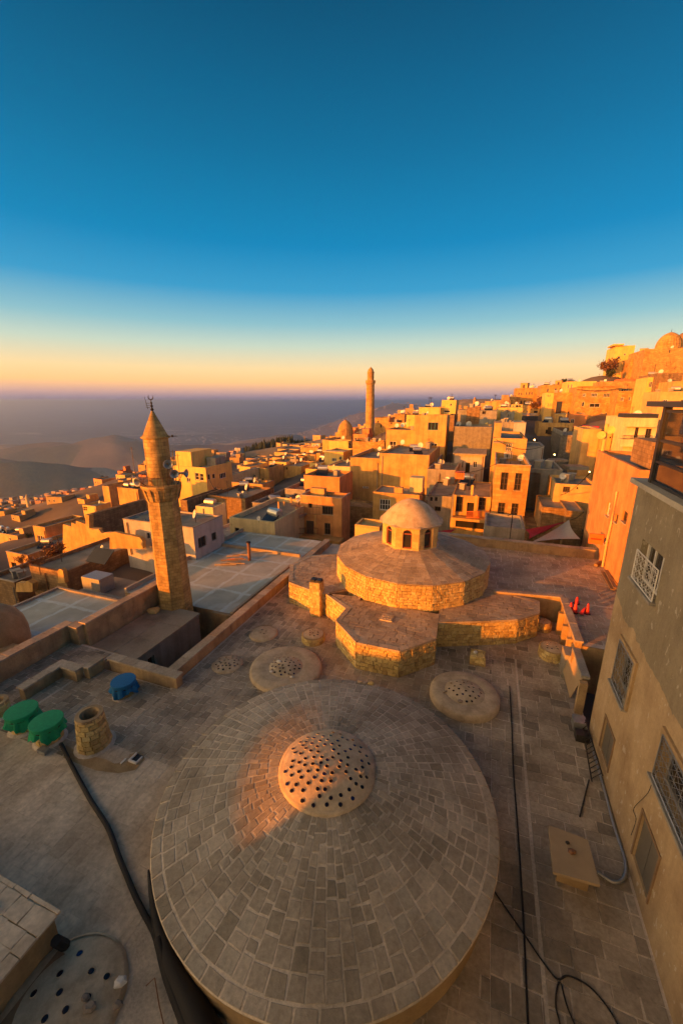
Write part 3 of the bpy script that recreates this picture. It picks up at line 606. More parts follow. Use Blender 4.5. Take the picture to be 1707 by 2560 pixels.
g_ = bpy.data.objects.new('ground', me); COL.objects.link(g_); struct(g_)
RMAX = rings[-1]

plaster_mat('rubble_wall', (.40, .34, .25), (.28, .24, .18), 3.0, .4, .7, (.5, .28, .03))

# ------------------------------------------------------------------ houses
def make_house(h):
    b0, b1, a0, a1, z0, z1 = h['b0'], h['b1'], h['a0'], h['a1'], h['z0'] - 6.5, h['z1']
    t = thing(h['name'], h['label'], h['cat'], W((b0 + b1) / 2, (a0 + a1) / 2, z0))
    mb = MB(); k = h['k']
    F_ = Face((b0, a0), (b1, a0), z0, z1); R_ = Face((b1, a0), (b1, a1), z0, z1); B_ = Face((b1, a1), (b0, a1), z0, z1); L_ = Face((b0, a1), (b0, a0), z0, z1)
    fh = []
    for w in h['wins']:
        p = on_a(*k(w[0], w[3]), a0); q_ = on_a(*k(w[2], w[1]), a0); fh.append(((p[0] - b0, q_[0] - b0, p[1] - z0, q_[1] - z0), w))
    sh = []
    S_ = R_ if h['sd'] == 'R' else L_
    for w in h['swins']:
        p = on_b(*k(w[0], w[3]), b1 if h['sd'] == 'R' else b0); q_ = on_b(*k(w[2], w[1]), b1 if h['sd'] == 'R' else b0)
        zc = (on_b(*k((w[0] + w[2]) / 2, w[3]), b1 if h['sd'] == 'R' else b0)[1], on_b(*k((w[0] + w[2]) / 2, w[1]), b1 if h['sd'] == 'R' else b0)[1])
        if h['sd'] == 'R': sh.append(((p[0] - a0, q_[0] - a0, zc[0] - z0, zc[1] - z0), w))
    def run(face, hs):
        ok = [x for x in hs if x[0][1] - x[0][0] > .08 and x[0][3] - x[0][2] > .08 and x[0][0] > 0.02 and x[0][1] < face.L - .02 and x[0][3] < face.H - .02]
        pierced(mb, face, [x[0] for x in ok]); return ok
    fh += h.get('auto', [])
    fo = run(F_, fh); so = run(S_, sh)
    for fc in (R_, L_, B_):
        if fc is not S_ or not h['swins']:
            if fc is not S_: pierced(mb, fc, [])
    par = h['par']; tk = .2 if par > .15 else .12
    o = [(b0, a0), (b1, a0), (b1, a1), (b0, a1)]; i_ = [(b0 + tk, a0 + tk), (b1 - tk, a0 + tk), (b1 - tk, a1 - tk), (b0 + tk, a1 - tk)]
    for j in range(4):
        j2 = (j + 1) % 4
        mb.poly([W(*o[j], z1), W(*o[j2], z1), W(*i_[j2], z1), W(*i_[j], z1)])
        mb.poly([W(*i_[j], z1), W(*i_[j2], z1), W(*i_[j2], z1 - par), W(*i_[j], z1 - par)])
    mb.build('wall', h['mat'], t)
    rb = MB(); rb.poly([W(*p, z1 - par + .005) for p in i_]); rb.build('roof', h['roof'], t)
    for x in fo: window(t, F_, x[0], x[1][4], nx=x[1][5], ny=x[1][6], sill=(a0 < 60 and x[1][4] != 'd'))
    for x in so: window(t, S_, x[0], x[1][4], nx=x[1][5], ny=x[1][6])
    rr = random.Random(int(abs(b0 * 7 + a0 * 13)))
    if a0 < 75 and b1 - b0 > 1.5:
        cm_ = MB(); e_ = .05
        if rr.random() < .6: cm_.box(b0 - e_, b1 + e_, a0 - e_, a0 + .12, z1 + .002, z1 + .07); cm_.box(b1 - .12, b1 + e_, a0 + .125, a1, z1 + .002, z1 + .07); cm_.box(b0 - e_, b0 + .12, a0 + .125, a1, z1 + .002, z1 + .07); cm_.build('coping', rr.choice(('coping', 'cement', h['mat'])), t)
        if rr.random() < .5: pb = b0 + (b1 - b0) * rr.choice((.06, .94, .45)); MB().tube([W(pb, a0 - .07, z1 - par - .1), W(pb, a0 - .07, h['z0'] - 1)], .045, 6).build('drain_pipe', rr.choice(('rust', 'grey_metal', 'cement')), t)
        if rr.random() < .4 and not h['wins']: sm = MB(); zz = z1 - rr.uniform(2.6, 3.2); sm.box(b0 - .02, b1 + .02, a0 - .05, a0 - .003, zz, zz + .12); sm.build('string_course', h['mat'], t)
    for nm_, fx0, fx1, fy0, fy1, hh, mt in h['extra']:
        eb = MB(); wb, wa = b1 - b0, a1 - a0; zr = z1 - par + .01 if fy0 > 0 else z1 + .003
        eb.box(b0 + fx0 * wb, b0 + fx1 * wb, a0 + fy0 * wa, a0 + fy1 * wa, zr, zr + hh + (par if fy0 > 0 else 0)); eb.build(nm_, mt, t)
    h['t'] = t; return t
rw_ = random.Random(91)
for h in HOUSES:
    if h['wins'] or h['a0'] < 25 or h['a0'] > 150 or 'blank' in h['label'] or 'wall' in h['label'] or 'without' in h['label']: continue
    w_, h_ = h['b1'] - h['b0'], h['z1'] - h['z0'] + 1.0
    if w_ < 2.5: continue
    ws = []
    for q in range(max(1, min(4, int(w_ / 2.4)))):
        if rw_.random() < .25: continue
        x = (q + .5) * w_ / max(1, min(4, int(w_ / 2.4))) + rw_.uniform(-.3, .3); ww = rw_.choice((.5, .7, .9, 1.1)) * .5; y = 6.5 + (h['z1'] - h['z0']) - rw_.uniform(1.0, 1.3) - h['par']; ws.append(((x - ww, x + ww, y - rw_.uniform(.7, 1.1), y), (0, 0, 0, 0, rw_.choice('wwbdb'), rw_.choice((1, 2, 2, 3)), 1)))
    h['auto'] = ws
for h in HOUSES: make_house(h)

# ================================================================== the bath house roof and what stands on it
UP = Vector((0, 0, 1))
# solid mass under the pavement (main roof, left roof, terrace) as the bath house body
t_roof = thing('bath_house', 'old stone bath house whose flat paved roof fills the foreground', 'building', W(-3, 9, -5))
mb = MB()
mb.box(-11.0, 4.15, -3, 21.1, -5, -.06); mb.box(-26.0, -11.0, -3, 10.3, -5, -.06); mb.box(-11.0, 1.0, 21.1, 28.1, -5, -.06)
mb.box(-18.2, -14.9, 10.3, 11.4, -5, -.06)
mb.build('wall', 'old_plaster', t_roof)
roofm = MB()
ROOF_POLYS = [[(-11.0, -3), (4.15, -3), (4.15, 17.0), (-11.0, 17.0)], [(-11.0, 17.0), (4.15, 17.0), (4.15, 21.0), (-11.0, 21.0)], [(-11.0, 21.0), (-1.0, 21.0), (-1.0, 28.1), (-11.0, 28.1)], [(-15.0, -3), (-11.0, -3), (-11.0, 10.3), (-15.0, 10.3)], [(-18.2, -3), (-15.0, -3), (-15.0, 11.3), (-18.2, 11.3)], [(-26, -3), (-18.2, -3), (-18.2, 8), (-26, 8)]]
for pl in ROOF_POLYS: roofm.poly([W(p[0], p[1], -.003) for p in pl])
pav = struct(roofm.build('pavement', 'mortar', None))
cells = []
# right part: slabs in rows across the fall; a gutter runs along b = 1.75 .. 2.0
cells += flat_cells([(-1.2, 4.5), (1.0, 4.5), (1.0, 10.5), (-1.2, 10.5)], 0, .34, .3, .6, 17)
cells += flat_cells([(2.02, -1), (4.1, -1), (4.1, 17.0), (2.02, 17.0)], 0, .36, .35, .75, 11)
cells += flat_cells([(1.0, 1.5), (1.95, 1.5), (1.95, 17.0), (1.0, 17.0)], 0, .42, .28, .6, 12)
cells += flat_cells([(-1.2, 10.5), (1.0, 10.5), (1.0, 18.5), (-1.2, 18.5)], 0, .34, .3, .6, 13)
cells += flat_cells([(-4.0, 1.0), (1.0, 1.0), (1.0, 4.5), (-4, 4.5)], 0, .36, .3, .6, 14)
cells += flat_cells([(1.0, -1), (2.0, -1), (2.0, 1.5), (1.0, 1.5)], 0, .4, .3, .6, 15)
cells += flat_cells([(1.0, 17.0), (4.1, 17.0), (4.1, 21.0), (1.0, 21)], 0, .36, .35, .7, 16)
lay(pav, cells, 'paver', h=.009, gap=.014, bev=.009, cap=300, name='paving_slab', rest='paving_infill', seed=5)
pav2m = MB(); pav2m.poly([W(b, a, .004) for b, a in [(1.965, -1), (2.015, -1), (2.015, 17.0), (1.965, 17.0)]]); gut = struct(pav2m.build('roof_gutter', 'mortar', None))
cells = flat_cells([(-10.9, 7.5), (-6.3, 7.5), (-6.3, 17.5), (-10.9, 17.5)], 0, .30, .26, .5, 21, swap=True)
cells += flat_cells([(-15.0, 6.6), (-10.9, 6.6), (-10.9, 10.25), (-15.0, 10.25)], 0, .32, .28, .5, 22, swap=True)
cells += flat_cells([(-18.1, 6.4), (-15.1, 6.4), (-15.1, 11.2), (-18.1, 11.2)], .002, .34, .28, .5, 23, swap=True)
cells += flat_cells([(-10.9, 17.5), (-6.3, 17.5), (-6.3, 24), (-10.9, 24)], 0, .30, .26, .5, 24, swap=True)
pl_l = struct(MB().poly([W(b, a, .001) for b, a in [(-11, 7.5), (-6.3, 7.5), (-6.3, 17), (-11, 17)]]).build('pavement_left', 'mortar', None)) if False else pav
lay(pav, cells, 'paver_left' if 'paver_left' in MATS else 'paver', h=.007, gap=.015, bev=.007, cap=0, name='paving_slab', rest='paving_infill')
# pale worn corner where lime wash covers the slabs
cells = flat_cells([(-15.0, -1), (-6.2, -1), (-6.2, 6.6), (-15.0, 6.6)], 0, .34, .35, .7, 31, swap=True, jit=.012)
cells += flat_cells([(-22, -1), (-15.0, -1), (-15.0, 6.4), (-22, 6.4)], 0, .34, .35, .7, 32, swap=True, jit=.012)
cells += flat_cells([(-10.9, 6.6), (-6.2, 6.6), (-6.2, 7.5), (-10.9, 7.5)], 0, .3, .3, .6, 33, swap=True)
pvm = MB(); pvm.poly([W(b, a, .002) for b, a in [(-22, -1), (-6.2, -1), (-6.2, 6.6), (-22, 6.6)]])
pave2 = struct(pvm.build('worn_pavement', 'pale_paver', None))
lay(pave2, cells, 'pale_paver', h=.006, gap=.006, bev=.005, cap=300, name='paving_slab', rest='paving_infill', seed=8)
cells = flat_cells([(-6.3, 9.5), (-1.2, 9.5), (-1.2, 18), (-6.3, 18)], 0, .30, .26, .5, 25, swap=True)
lay(pav, cells, 'roof_slab', h=.007, gap=.015, bev=.007, cap=0, rest='paving_infill')

# ---- raised terrace on the right
terr = thing('terrace', 'raised paved terrace behind the domed block, next to the orange house', 'terrace', W(3, 24, 0))
mb = MB(); TZ = 1.2
mb.box(4.35, 7.3, 17.1, 21.1, -1, TZ - .03); mb.box(-1.0, 7.3, 21.1, 28.1, -1, TZ - .03)
mb.build('wall', 'old_plaster', terr)
bm_ = MB(); bm_.poly([W(b, a, TZ - .004) for b, a in [(4.35, 17.1), (7.3, 17.1), (7.3, 21.1), (4.35, 21.1)]]); bm_.poly([W(b, a, TZ - .004) for b, a in [(-1.0, 21.1), (7.3, 21.1), (7.3, 28.1), (-1.0, 28.1)]])
bm_.build('mortar_bed', 'mortar', terr)
cells = flat_cells([(4.45, 17.4), (7.3, 17.4), (7.3, 21.1), (4.45, 21.1)], TZ, .34, .35, .7, 41) + flat_cells([(-1.0, 21.2), (7.3, 21.2), (7.3, 28.0), (-1.0, 28.0)], TZ, .36, .35, .7, 42)
lay(terr, cells, 'roof_slab', h=.008, gap=.016, bev=.008, cap=300, name='paving_slab', seed=9)

def coped_wall(label, p0, p1, z0, z1, w, seed=1, overhang=.05, stone_len=(.45, .8), mat='old_plaster', name='parapet_wall', shared=None, ends=(0, 0)):
    """a low wall with coping stones laid along its top; p in (b,a), body centred on the line"""
    L = math.hypot(p1[0] - p0[0], p1[1] - p0[1]); d = ((p1[0] - p0[0]) / L, (p1[1] - p0[1]) / L); n_ = (d[1], -d[0])
    t = shared or thing(name, label, 'wall', W((p0[0] + p1[0]) / 2, (p0[1] + p1[1]) / 2, z0))
    def slab(mb, x0, x1, y, za, zb):
        q_ = [(p0[0] + d[0] * x + n_[0] * o_, p0[1] + d[1] * x + n_[1] * o_) for x, o_ in ((x0, y), (x1, y), (x1, -y), (x0, -y))]
        mb.hexa([W(*c_, za) for c_ in q_], [W(*c_, zb) for c_ in q_])
    m1 = MB(); slab(m1, -ends[0], L + ends[1], w / 2, z0, z1 - .07); m1.build('wall_body', mat, t)
    r = random.Random(seed); x = -ends[0] - overhang * bool(1); E_ = L + ends[1] + overhang
    while x < E_ - .05:
        l_ = r.uniform(*stone_len)
        if E_ - x - l_ < .2: l_ = E_ - x
        m2 = MB(); slab(m2, x + .006, min(x + l_, E_) - .006, w / 2 + overhang * r.uniform(.7, 1.1), z1 - .068, z1 + r.uniform(-.008, .012)); m2.build('coping_stone', 'coping', t); x += l_
    return t
# parapets, left side
coped_wall('long sunlit-edged parapet from the near corner back along the lime streaked roof', (-11.18, 10.75), (-11.18, 27.5), -.6, .55, .34, 2)
coped_wall('parapet running left from the near corner behind the blue covered vent', (-11.02, 10.52), (-14.2, 10.52), -.6, .55, .32, 3, ends=(.33, 0))
z3 = coped_wall('short zigzag parapet at the far left behind the green covered vents', (-14.62, 10.34), (-14.62, 9.62), 0, .55, .3, 4)
coped_wall('', (-14.78, 9.46), (-15.6, 9.46), 0, .55, .3, 5, shared=z3); coped_wall('', (-15.8, 9.46), (-15.8, 7.9), 0, .55, .3, 6, shared=z3, ends=(.15, 0))
z4 = coped_wall('high coped wall behind the strip of paving, left of the near minaret', (-17.85, 6.0), (-17.85, 11.2), -.3, .95, .4, 7, ends=(0, .2)); coped_wall('', (-17.6, 11.36), (-17.05, 11.36), -.3, .95, .36, 8, shared=z4)
coped_wall('', (-17.05, 11.6), (-17.05, 16.4), -.3, 1.05, .36, 9, shared=z4, ends=(.1, 0))
# parapets at the back and the terrace wall
coped_wall('low parapet along the far edge of the raised terrace', (-6.5, 28.2), (7.0, 28.2), 0, 1.85, .35, 10)
tw = coped_wall('sunlit low wall along the terrace edge next to the red cones', (1.0, 20.75), (4.2, 21.25), 0, 1.42, .22, 11, stone_len=(.5, .9)); coped_wall('', (4.28, 21.05), (4.28, 17.05), 0, 1.42, .24, 12, shared=tw, stone_len=(.5, .9))
mb = MB()
for a_ in (17.5, 18.6, 19.8): mb.box(3.95, 4.16, a_, a_ + .22, 0, 1.15)
mb.build('buttress', 'old_plaster', tw)

# ---- annex with its roof, courtyard and window
ann = thing('annex_building', 'low concrete annex with flat slab roof and window onto the junk filled yard', 'building', W(-15, 13, -4))
mb = MB(); z_r = -.18
F1 = Face((-14.05, 11.25), (-14.05, 15.75), -4, z_r - .1)
wh = on_b(*cL(965, 760), -14.05); wp = on_b(*cL(930, 790), -14.05); wq = on_b(*cL(1000, 695), -14.05)
hole = (min(wp[0], wq[0]) - 11.25, max(wp[0], wq[0]) - 11.25, -4 - -4 + 2.55, 3.35)
hs_ = pierced(mb, F1, [hole]); pierced(mb, Face((-16.8, 11.25), (-14.05, 11.25), -4, z_r - .1), []); pierced(mb, Face((-14.05, 15.75), (-16.8, 15.75), -4, z_r - .1), []); mb.build('wall', 'cement', ann)
for hh_ in hs_: window(ann, F1, hh_, 'g', nx=2)
r_ = random.Random(4); bb_ = [-16.8, -15.4, -13.97]; aa_ = [11.2, 12.8, 14.3, 15.8]
for i in range(2):
    for j in range(3):
        MB().box(bb_[i] + .01, bb_[i + 1] - .01, aa_[j] + .01, aa_[j + 1] - .01, z_r - .1, z_r + r_.uniform(-.01, .012)).build('roof_panel', 'roof_cement', ann)
yard = MB(); yard.poly([W(b, a, -3.0) for b, a in [(-14.05, 10.6), (-11.3, 10.6), (-11.3, 17.5), (-14.05, 17.5)]]); struct(yard.build('yard_floor', 'earth', None))
MBw = MB().box(-14.1, -11.35, 16.9, 17.1, -4, -.75); tag(MBw.build('yard_wall', 'old_plaster', None, loc=W(-12.7, 17, -4)), 'dark brick wall closing the junk yard below the lime streaked roof', 'wall')
junk = MB(); r_ = random.Random(12)
for i in range(46):
    b_, a_ = r_.uniform(-13.9, -11.6), r_.uniform(10.9, 16.4); L_ = r_.uniform(.2, 1.3); an = r_.uniform(0, PI); z_ = -3 + r_.uniform(0, .9)
    p_ = W(b_, a_, z_); q_ = p_ + Vector((math.cos(an) * L_, math.sin(an) * L_, r_.uniform(-.1, .7)))
    junk.tube([p_, q_], r_.uniform(.02, .07), 4)
for i in range(16):
    b_, a_ = r_.uniform(-13.8, -11.8), r_.uniform(11, 16.3); s_ = r_.uniform(.1, .35); junk.box(b_, b_ + s_, a_, a_ + s_ * r_.uniform(.6, 2), -3, -3 + s_ + r_.uniform(0, .9))
o = stuff(junk.build('junk_heap', 'wood', None, loc=W(-12.8, 13, -3))); o['label'] = 'heap of old timber and scrap at the bottom of the yard'
# lime streaked roof right of the minaret
lr = thing('lime_roof_building', 'low building whose flat roof is streaked with pale lime lines', 'building', W(-16, 24, -4))
mb = MB(); mb.box(-20.9, -12.85, 17.1, 30.3, -4, -.75); mb.build('wall', 'old_plaster', lr); MB().poly([W(b, a, -.74) for b, a in [(-20.9, 17.1), (-12.85, 17.1), (-12.85, 30.3), (-20.9, 30.3)]]).build('roof', 'lime_roof', lr)
mb = MB(); mb.box(-13.0, -12.83, 17.1, 24.5, -.735, -.62); mb.box(-20.9, -20.75, 17.1, 30.3, -.735, -.45); mb.box(-20.7, -13, 26.2, 26.35, -.735, -.5); mb.build('roof_kerb', 'coping', lr)
for i in range(9):
    b_, a_ = -18.2 + .35 * (i % 3), 22.6 + .25 * i; m_ = MB(); p_ = W(b_, a_, -.68 + .02 * i); m_.tube([p_, p_ + Vector((1.6 - .1 * i, .2 * math.sin(i * 2.1), .03))], .05, 4)
    tag(m_.build('plank', 'wood' if i % 2 else 'orange_paint' if i == 4 else 'board', None, loc=p_), 'loose plank in the small pile on the lime streaked roof', 'plank', 'planks piled on the lime streaked roof')
cp0 = PBA(*cf(145, 392), -.7); t = thing('stove_pipe', 'rusty stove pipe standing on the lime streaked roof', 'pipe', W(*cp0, -.74)); m_ = MB(); bb0 = W(*cp0, -.74); m_.lathe(bb0, [(.12, 0), (.12, 1.45)], 12); m_.build('pipe', 'rust', t, True); MB().lathe(bb0 + UP * 1.45, [(.19, 0), (.19, .06), (.05, .12)], 12).build('cap', 'dark_metal', t)
# flat pale roof left of the minaret
lt = thing('pale_roof_building', 'low building with pale cracked roof behind the high coped wall', 'building', W(-22, 13.5, -4))
mb = MB(); mb.box(-24.8, -18.3, 11.2, 15.6, -4, -.52); mb.build('wall', 'old_plaster', lt); MB().poly([W(b, a, -.51) for b, a in [(-24.8, 11.2), (-18.3, 11.2), (-18.3, 15.6), (-24.8, 15.6)]]).build('roof', 'lime_roof', lt)
mb = MB(); mb.box(-24.8, -17.4, 15.6, 15.75, -1, -.38); mb.box(-24.95, -24.8, 11.2, 15.75, -1, -.38); mb.build('roof_kerb', 'coping', lt)
mb = MB(); mb.box(-24.6, -17.3, 15.8, 19.5, -4, -1.3); tag(mb.build('sunken_roof', 'roof_cement', None, loc=W(-21, 17, -4)), 'dark sunken roof with clutter between pale roof and brick wall', 'building')
mb = MB(); a_ = PBA(*cL(650, 290), -.9); mb.box(a_[0] - .9, a_[0] + .7, a_[1] - .5, a_[1] + .6, -1.3, -.25); tag(mb.build('tank_box', 'grey_metal', None, loc=W(*a_, -1.3)), 'grey metal tank box on the sunken roof left of the near minaret', 'tank')
mb = MB(); mb.box(a_[0] - .2, a_[0] + 4.5, a_[1] - 1.3, a_[1] - 1.05, -1.3, -.75); tag(mb.build('low_wall', 'cement', None, loc=W(a_[0] + 2, a_[1] - 1.2, -1.3)), 'short pale wall on the sunken roof beside the grey tank box', 'wall')
a_ = (-18.05, 15.1); t = thing('air_conditioner', 'white air conditioner unit on the coped wall left of the near minaret', 'air conditioner', W(*a_, -.5)); MB().box(a_[0] - .35, a_[0] + .35, a_[1] - .15, a_[1] + .15, -.45, .15).build('casing', 'white_paint', t)
m_ = MB(); c_ = W(a_[0] + .1, a_[1] - .155, -.15); d_ = W(0, -1, 0) - W(0, 0, 0)
for k_ in range(5): m_.box(a_[0] - .1, a_[0] + .3, a_[1] - .165, a_[1] - .151, -.33 + k_ * .09, -.29 + k_ * .09)
m_.build('grille', 'dark_metal', t)

# ---- great dome
DC = Vector((-.38, 8.45, 0)); DR = 4.36; RZ = .92
def dz_(r): q_ = min(1, max(0, (DR - r) / (DR - 1.2))); return RZ + .64 * (1 - (1 - q_) ** 1.1)
dome = thing('great_dome', 'great low stone dome with glass studded crown filling the foreground', 'dome', DC)
mb = MB(); NS = 32
mb.lathe(DC, [(DR - .12, -.1), (DR - .12, RZ - .02)], NS * 2, cap=False); mb.build('drum_wall', 'tan_render', dome, True)
mb = MB(); prof = [(DR - .02, RZ - .11), (DR, RZ - .02)] + [(r, dz_(r) - .003) for r in (4.2, 3.8, 3.3, 2.8, 2.3, 1.8, 1.4, 1.15)]; mb.lathe(DC, [(DR - .3, RZ - .12)] + prof, 96, cap=False); mb.build('mortar_bed', 'mortar', dome, True)
cells = []; r_ = random.Random(3)
def dpt(r, t): return DC + Vector((r * math.cos(t), r * math.sin(t), dz_(min(r, DR))))
def dcell(ro, ri, t1, t2, jr=.016):
    j_ = lambda: r_.uniform(-jr, jr)
    pts = [dpt(ro + j_(), t1 + j_() / ro), dpt(ro + j_(), t2 + j_() / ro), dpt(ri + j_(), t2 + j_() / ri), dpt(ri + j_(), t1 + j_() / ri)]
    nr = (pts[1] - pts[0]).cross(pts[3] - pts[0]).normalized(); cells.append((pts, nr if nr.z > 0 else -nr))
t_ = 0.0
for i in range(60): dcell(DR, 4.12, 2 * PI * i / 60, 2 * PI * (i + 1) / 60, .006)
NSEC = 74; cuts = [0.0]
while cuts[-1] < 2 * PI - .07: cuts.append(cuts[-1] + 2 * PI / NSEC * r_.uniform(.78, 1.25))
cuts[-1] = 2 * PI
for i in range(len(cuts) - 1):
    t1, t2 = cuts[i], cuts[i + 1]; r = 4.10
    while r > 1.30:
        w_ = r * (t2 - t1); L = r_.uniform(.20, .40); ri = max(1.28, r - L); ri = 1.28 if ri < 1.42 else ri
        if w_ > .46: tm = t1 + (t2 - t1) * r_.uniform(.4, .6); dcell(r, ri, t1, tm); dcell(r, ri, tm, t2)
        else: dcell(r, ri, t1, t2)
        r = ri
def fix_ccw(cells):
    res = []
    for pts, nr in cells:
        n2 = (pts[1] - pts[0]).cross(pts[2] - pts[0]); res.append((pts if n2.dot(nr) > 0 else pts[::-1], nr))
    return res
lay(dome, fix_ccw(cells), 'dome_stone', h=.006, gap=.026, bev=.007, cap=300, name='stone', rest='stone_infill', seed=6)
def eye_positions(n, R, seed, rmin=.0, sep=None):
    r = random.Random(seed); pts = []; sep = sep or R * 1.55 / math.sqrt(n); tries = 0
    while len(pts) < n and tries < 9000:
        tries += 1; a = r.uniform(0, 2 * PI); d = R * math.sqrt(r.uniform((rmin / R) ** 2, 1)); p = (d * math.cos(a), d * math.sin(a))
        if all((p[0] - q_[0]) ** 2 + (p[1] - q_[1]) ** 2 > sep * sep for q_ in pts): pts.append(p)
    return pts
EYE = {}
def eye(parent, c, nrm, r, mat):
    """a glass bull's-eye: a shallow collar round a dark disc; meshes shared"""
    key = (round(r, 3), mat)
    if key not in EYE:
        mb = MB(); mb.lathe((0, 0, 0), [(r * 1.12, -.02), (r * 1.12, .006), (r, .010), (r * .98, -.004)], 14, cap=False)
        k = len(mb.v); mb.lathe((0, 0, 0), [(r * .99, -.004), (r * .6, .004)], 14, 1)
        o = mb.build('glass_eye', ['dome_plaster', mat], None, loc=(0, 0, 0)); EYE[key] = o.data; bpy.data.objects.remove(o)
    o = bpy.data.objects.new('glass_eye', EYE[key]); COL.objects.link(o); o.parent = parent; o.location = c - root_loc(parent); o.rotation_euler = nrm.to_track_quat('Z', 'Y').to_euler(); return o
CR, CZ = 1.24, dz_(1.27) + .01
def cap_h(d, R, Hh): return Hh * (1 - (d / R) ** 2) ** .9
mb = MB(); mb.lathe(DC, [(CR + .06, CZ - .06), (CR + .05, CZ + .03), (CR - .03, CZ + .035)] + [(CR * k, CZ + .03 + cap_h(CR * k, CR, .25)) for k in (.95, .85, .72, .58, .42, .25, .1, .01)], 48); mb.build('crown', 'dome_plaster', dome, True)
for k, (nring, rr) in enumerate(((1, 0), (6, .19), (11, .38), (16, .57), (20, .76), (24, .94), (21, 1.10))):
    for i in range(nring):
        if rnd.random() < .07: continue
        t_ = 2 * PI * (i + .5 * (k % 2)) / nring + rnd.uniform(-.06, .06); d_ = rr + rnd.uniform(-.025, .025); Hh = .25
        z_ = CZ + .03 + cap_h(d_, CR, Hh); sl = (cap_h(max(0, d_ - .01), CR, Hh) - cap_h(min(CR * .99, d_ + .01), CR, Hh)) / .02
        eye(dome, DC + Vector((d_ * math.cos(t_), d_ * math.sin(t_), z_ + .003)), Vector((sl * math.cos(t_), sl * math.sin(t_), 1)).normalized(), .052, 'eye_glass' if rnd.random() > .2 else 'eye_blue')
def rock(name, label, p, s, mat, seed, grp=None, flat=.6):
    r = random.Random(seed); mb = MB(); n_ = 6; lo, mi, hi = [], [], []
    for i in range(n_):
        t_ = 2 * PI * i / n_; q_ = r.uniform(.7, 1.15); lo.append(p + Vector((math.cos(t_) * s * q_ * .85, math.sin(t_) * s * q_ * .6, -.01)))
        mi.append(p + Vector((math.cos(t_) * s * q_, math.sin(t_) * s * q_ * .7, s * flat * .5))); hi.append(p + Vector((math.cos(t_) * s * q_ * .6, math.sin(t_) * s * q_ * .45, s * flat * r.uniform(.8, 1.1))))
    mb.add(lo + mi + hi, [(i, (i + 1) % n_, n_ + (i + 1) % n_, n_ + i) for i in range(n_)] + [(n_ + i, n_ + (i + 1) % n_, 2 * n_ + (i + 1) % n_, 2 * n_ + i) for i in range(n_)] + [tuple(range(2 * n_, 3 * n_))])
    return tag(mb.build(name, mat, None, loc=p), label, 'stone', grp)
q_ = P(*[x / .91857 for x in (729, 1752)], CZ + .37); rock('loose_stone', 'orange-lit stone lying on the middle of the great dome crown', Vector((q_.x, q_.y, CZ + .26)), .10, 'loose', 1)
q_ = P(*[x / .91857 for x in (830, 1772)], CZ + .2); rock('loose_stone', 'grey stone on the right flank of the great dome crown', Vector((q_.x, q_.y, CZ + .17)), .09, 'loose', 2)
q_ = P(*[x / .91857 for x in (757, 1787)], CZ + .3); rock('loose_stone', 'small stone just right of the middle of the great dome crown', Vector((q_.x, q_.y, CZ + .28)), .05, 'loose', 9)
for i, (px, py) in enumerate(((690, 992), (712, 996), (738, 999))):
    q_ = P(*cf(px, py), .95); rock('loose_stone', ['flat grey stone on the far rim of the great dome, left one', 'flat grey stone on the far rim of the great dome, middle one', 'orange brick fragment on the far rim of the great dome'][i], q_, .13, ['loose', 'loose', 'orange_paint'][i] if i < 2 else 'ashlar', 20 + i)

# ---- domed hall: wings, drum, lantern
hall = thing('domed_hall', 'sixteen sided rubble stone hall with low wings and a windowed lantern dome', 'building', W(-3.6, 20, 0))
WZ = 1.28
wingF = [(-7.26, 17.61), (-5.75, 16.52), (-5.83, 15.33), (-4.42, 14.0), (-2.61, 14.03), (-1.36, 15.39), (-1.5, 17.56)]
wingR = [(-1.5, 16.73), (.44, 17.55), (1.99, 18.28), (3.0, 19.3), (3.1, 20.5), (1.3, 21.1), (-1.5, 21.1)]
wingL = [(-9.75, 18.25), (-8.0, 17.68), (-7.1, 17.7), (-6.0, 18.8), (-5.5, 22.0), (-8.6, 23.2), (-10.3, 22.2), (-10.75, 20.37)]
def drum_body(pts_out, z0, z1, name, seed, wall_idx, roof_cells_swap=False, mat_in='joint_dark', cap=150, slope=0.0, center=None):
    """rubble walls on the listed edges, a solid core, a slab roof with a rim of edge stones"""
    n_ = len(pts_out); core = MB()
    zt = (lambda b, a: z1 + slope * max(0.0, 1 - math.hypot(b - center[0], a - center[1]) / center[2])) if center else (lambda b, a: z1)
    core.hexa([W(*p, z0 - .2) for p in pts_out], [W(*p, z1 - .02) for p in pts_out]); o = core.build(name, mat_in, hall)
    cells = []
    for i in wall_idx: cells += wall_cells(pts_out[i], pts_out[(i + 1) % n_], z0, z1 - .09, .155, .13, .27, seed + i, .022)
    lay(o, cells, 'rubble', h=.038, gap=.010, bev=.02, cap=cap, name='rubble_stone', rest='rubble_infill', seed=seed)
    return o
wf = drum_body(wingF, 0, WZ, 'front_wing', 51, range(0, 6), cap=300)
wr = drum_body(wingR, 0, WZ, 'right_wing', 61, range(0, 5), cap=200)
wl = drum_body(wingL, 0, WZ, 'left_wing', 71, (0, 1, 6, 7), cap=150)
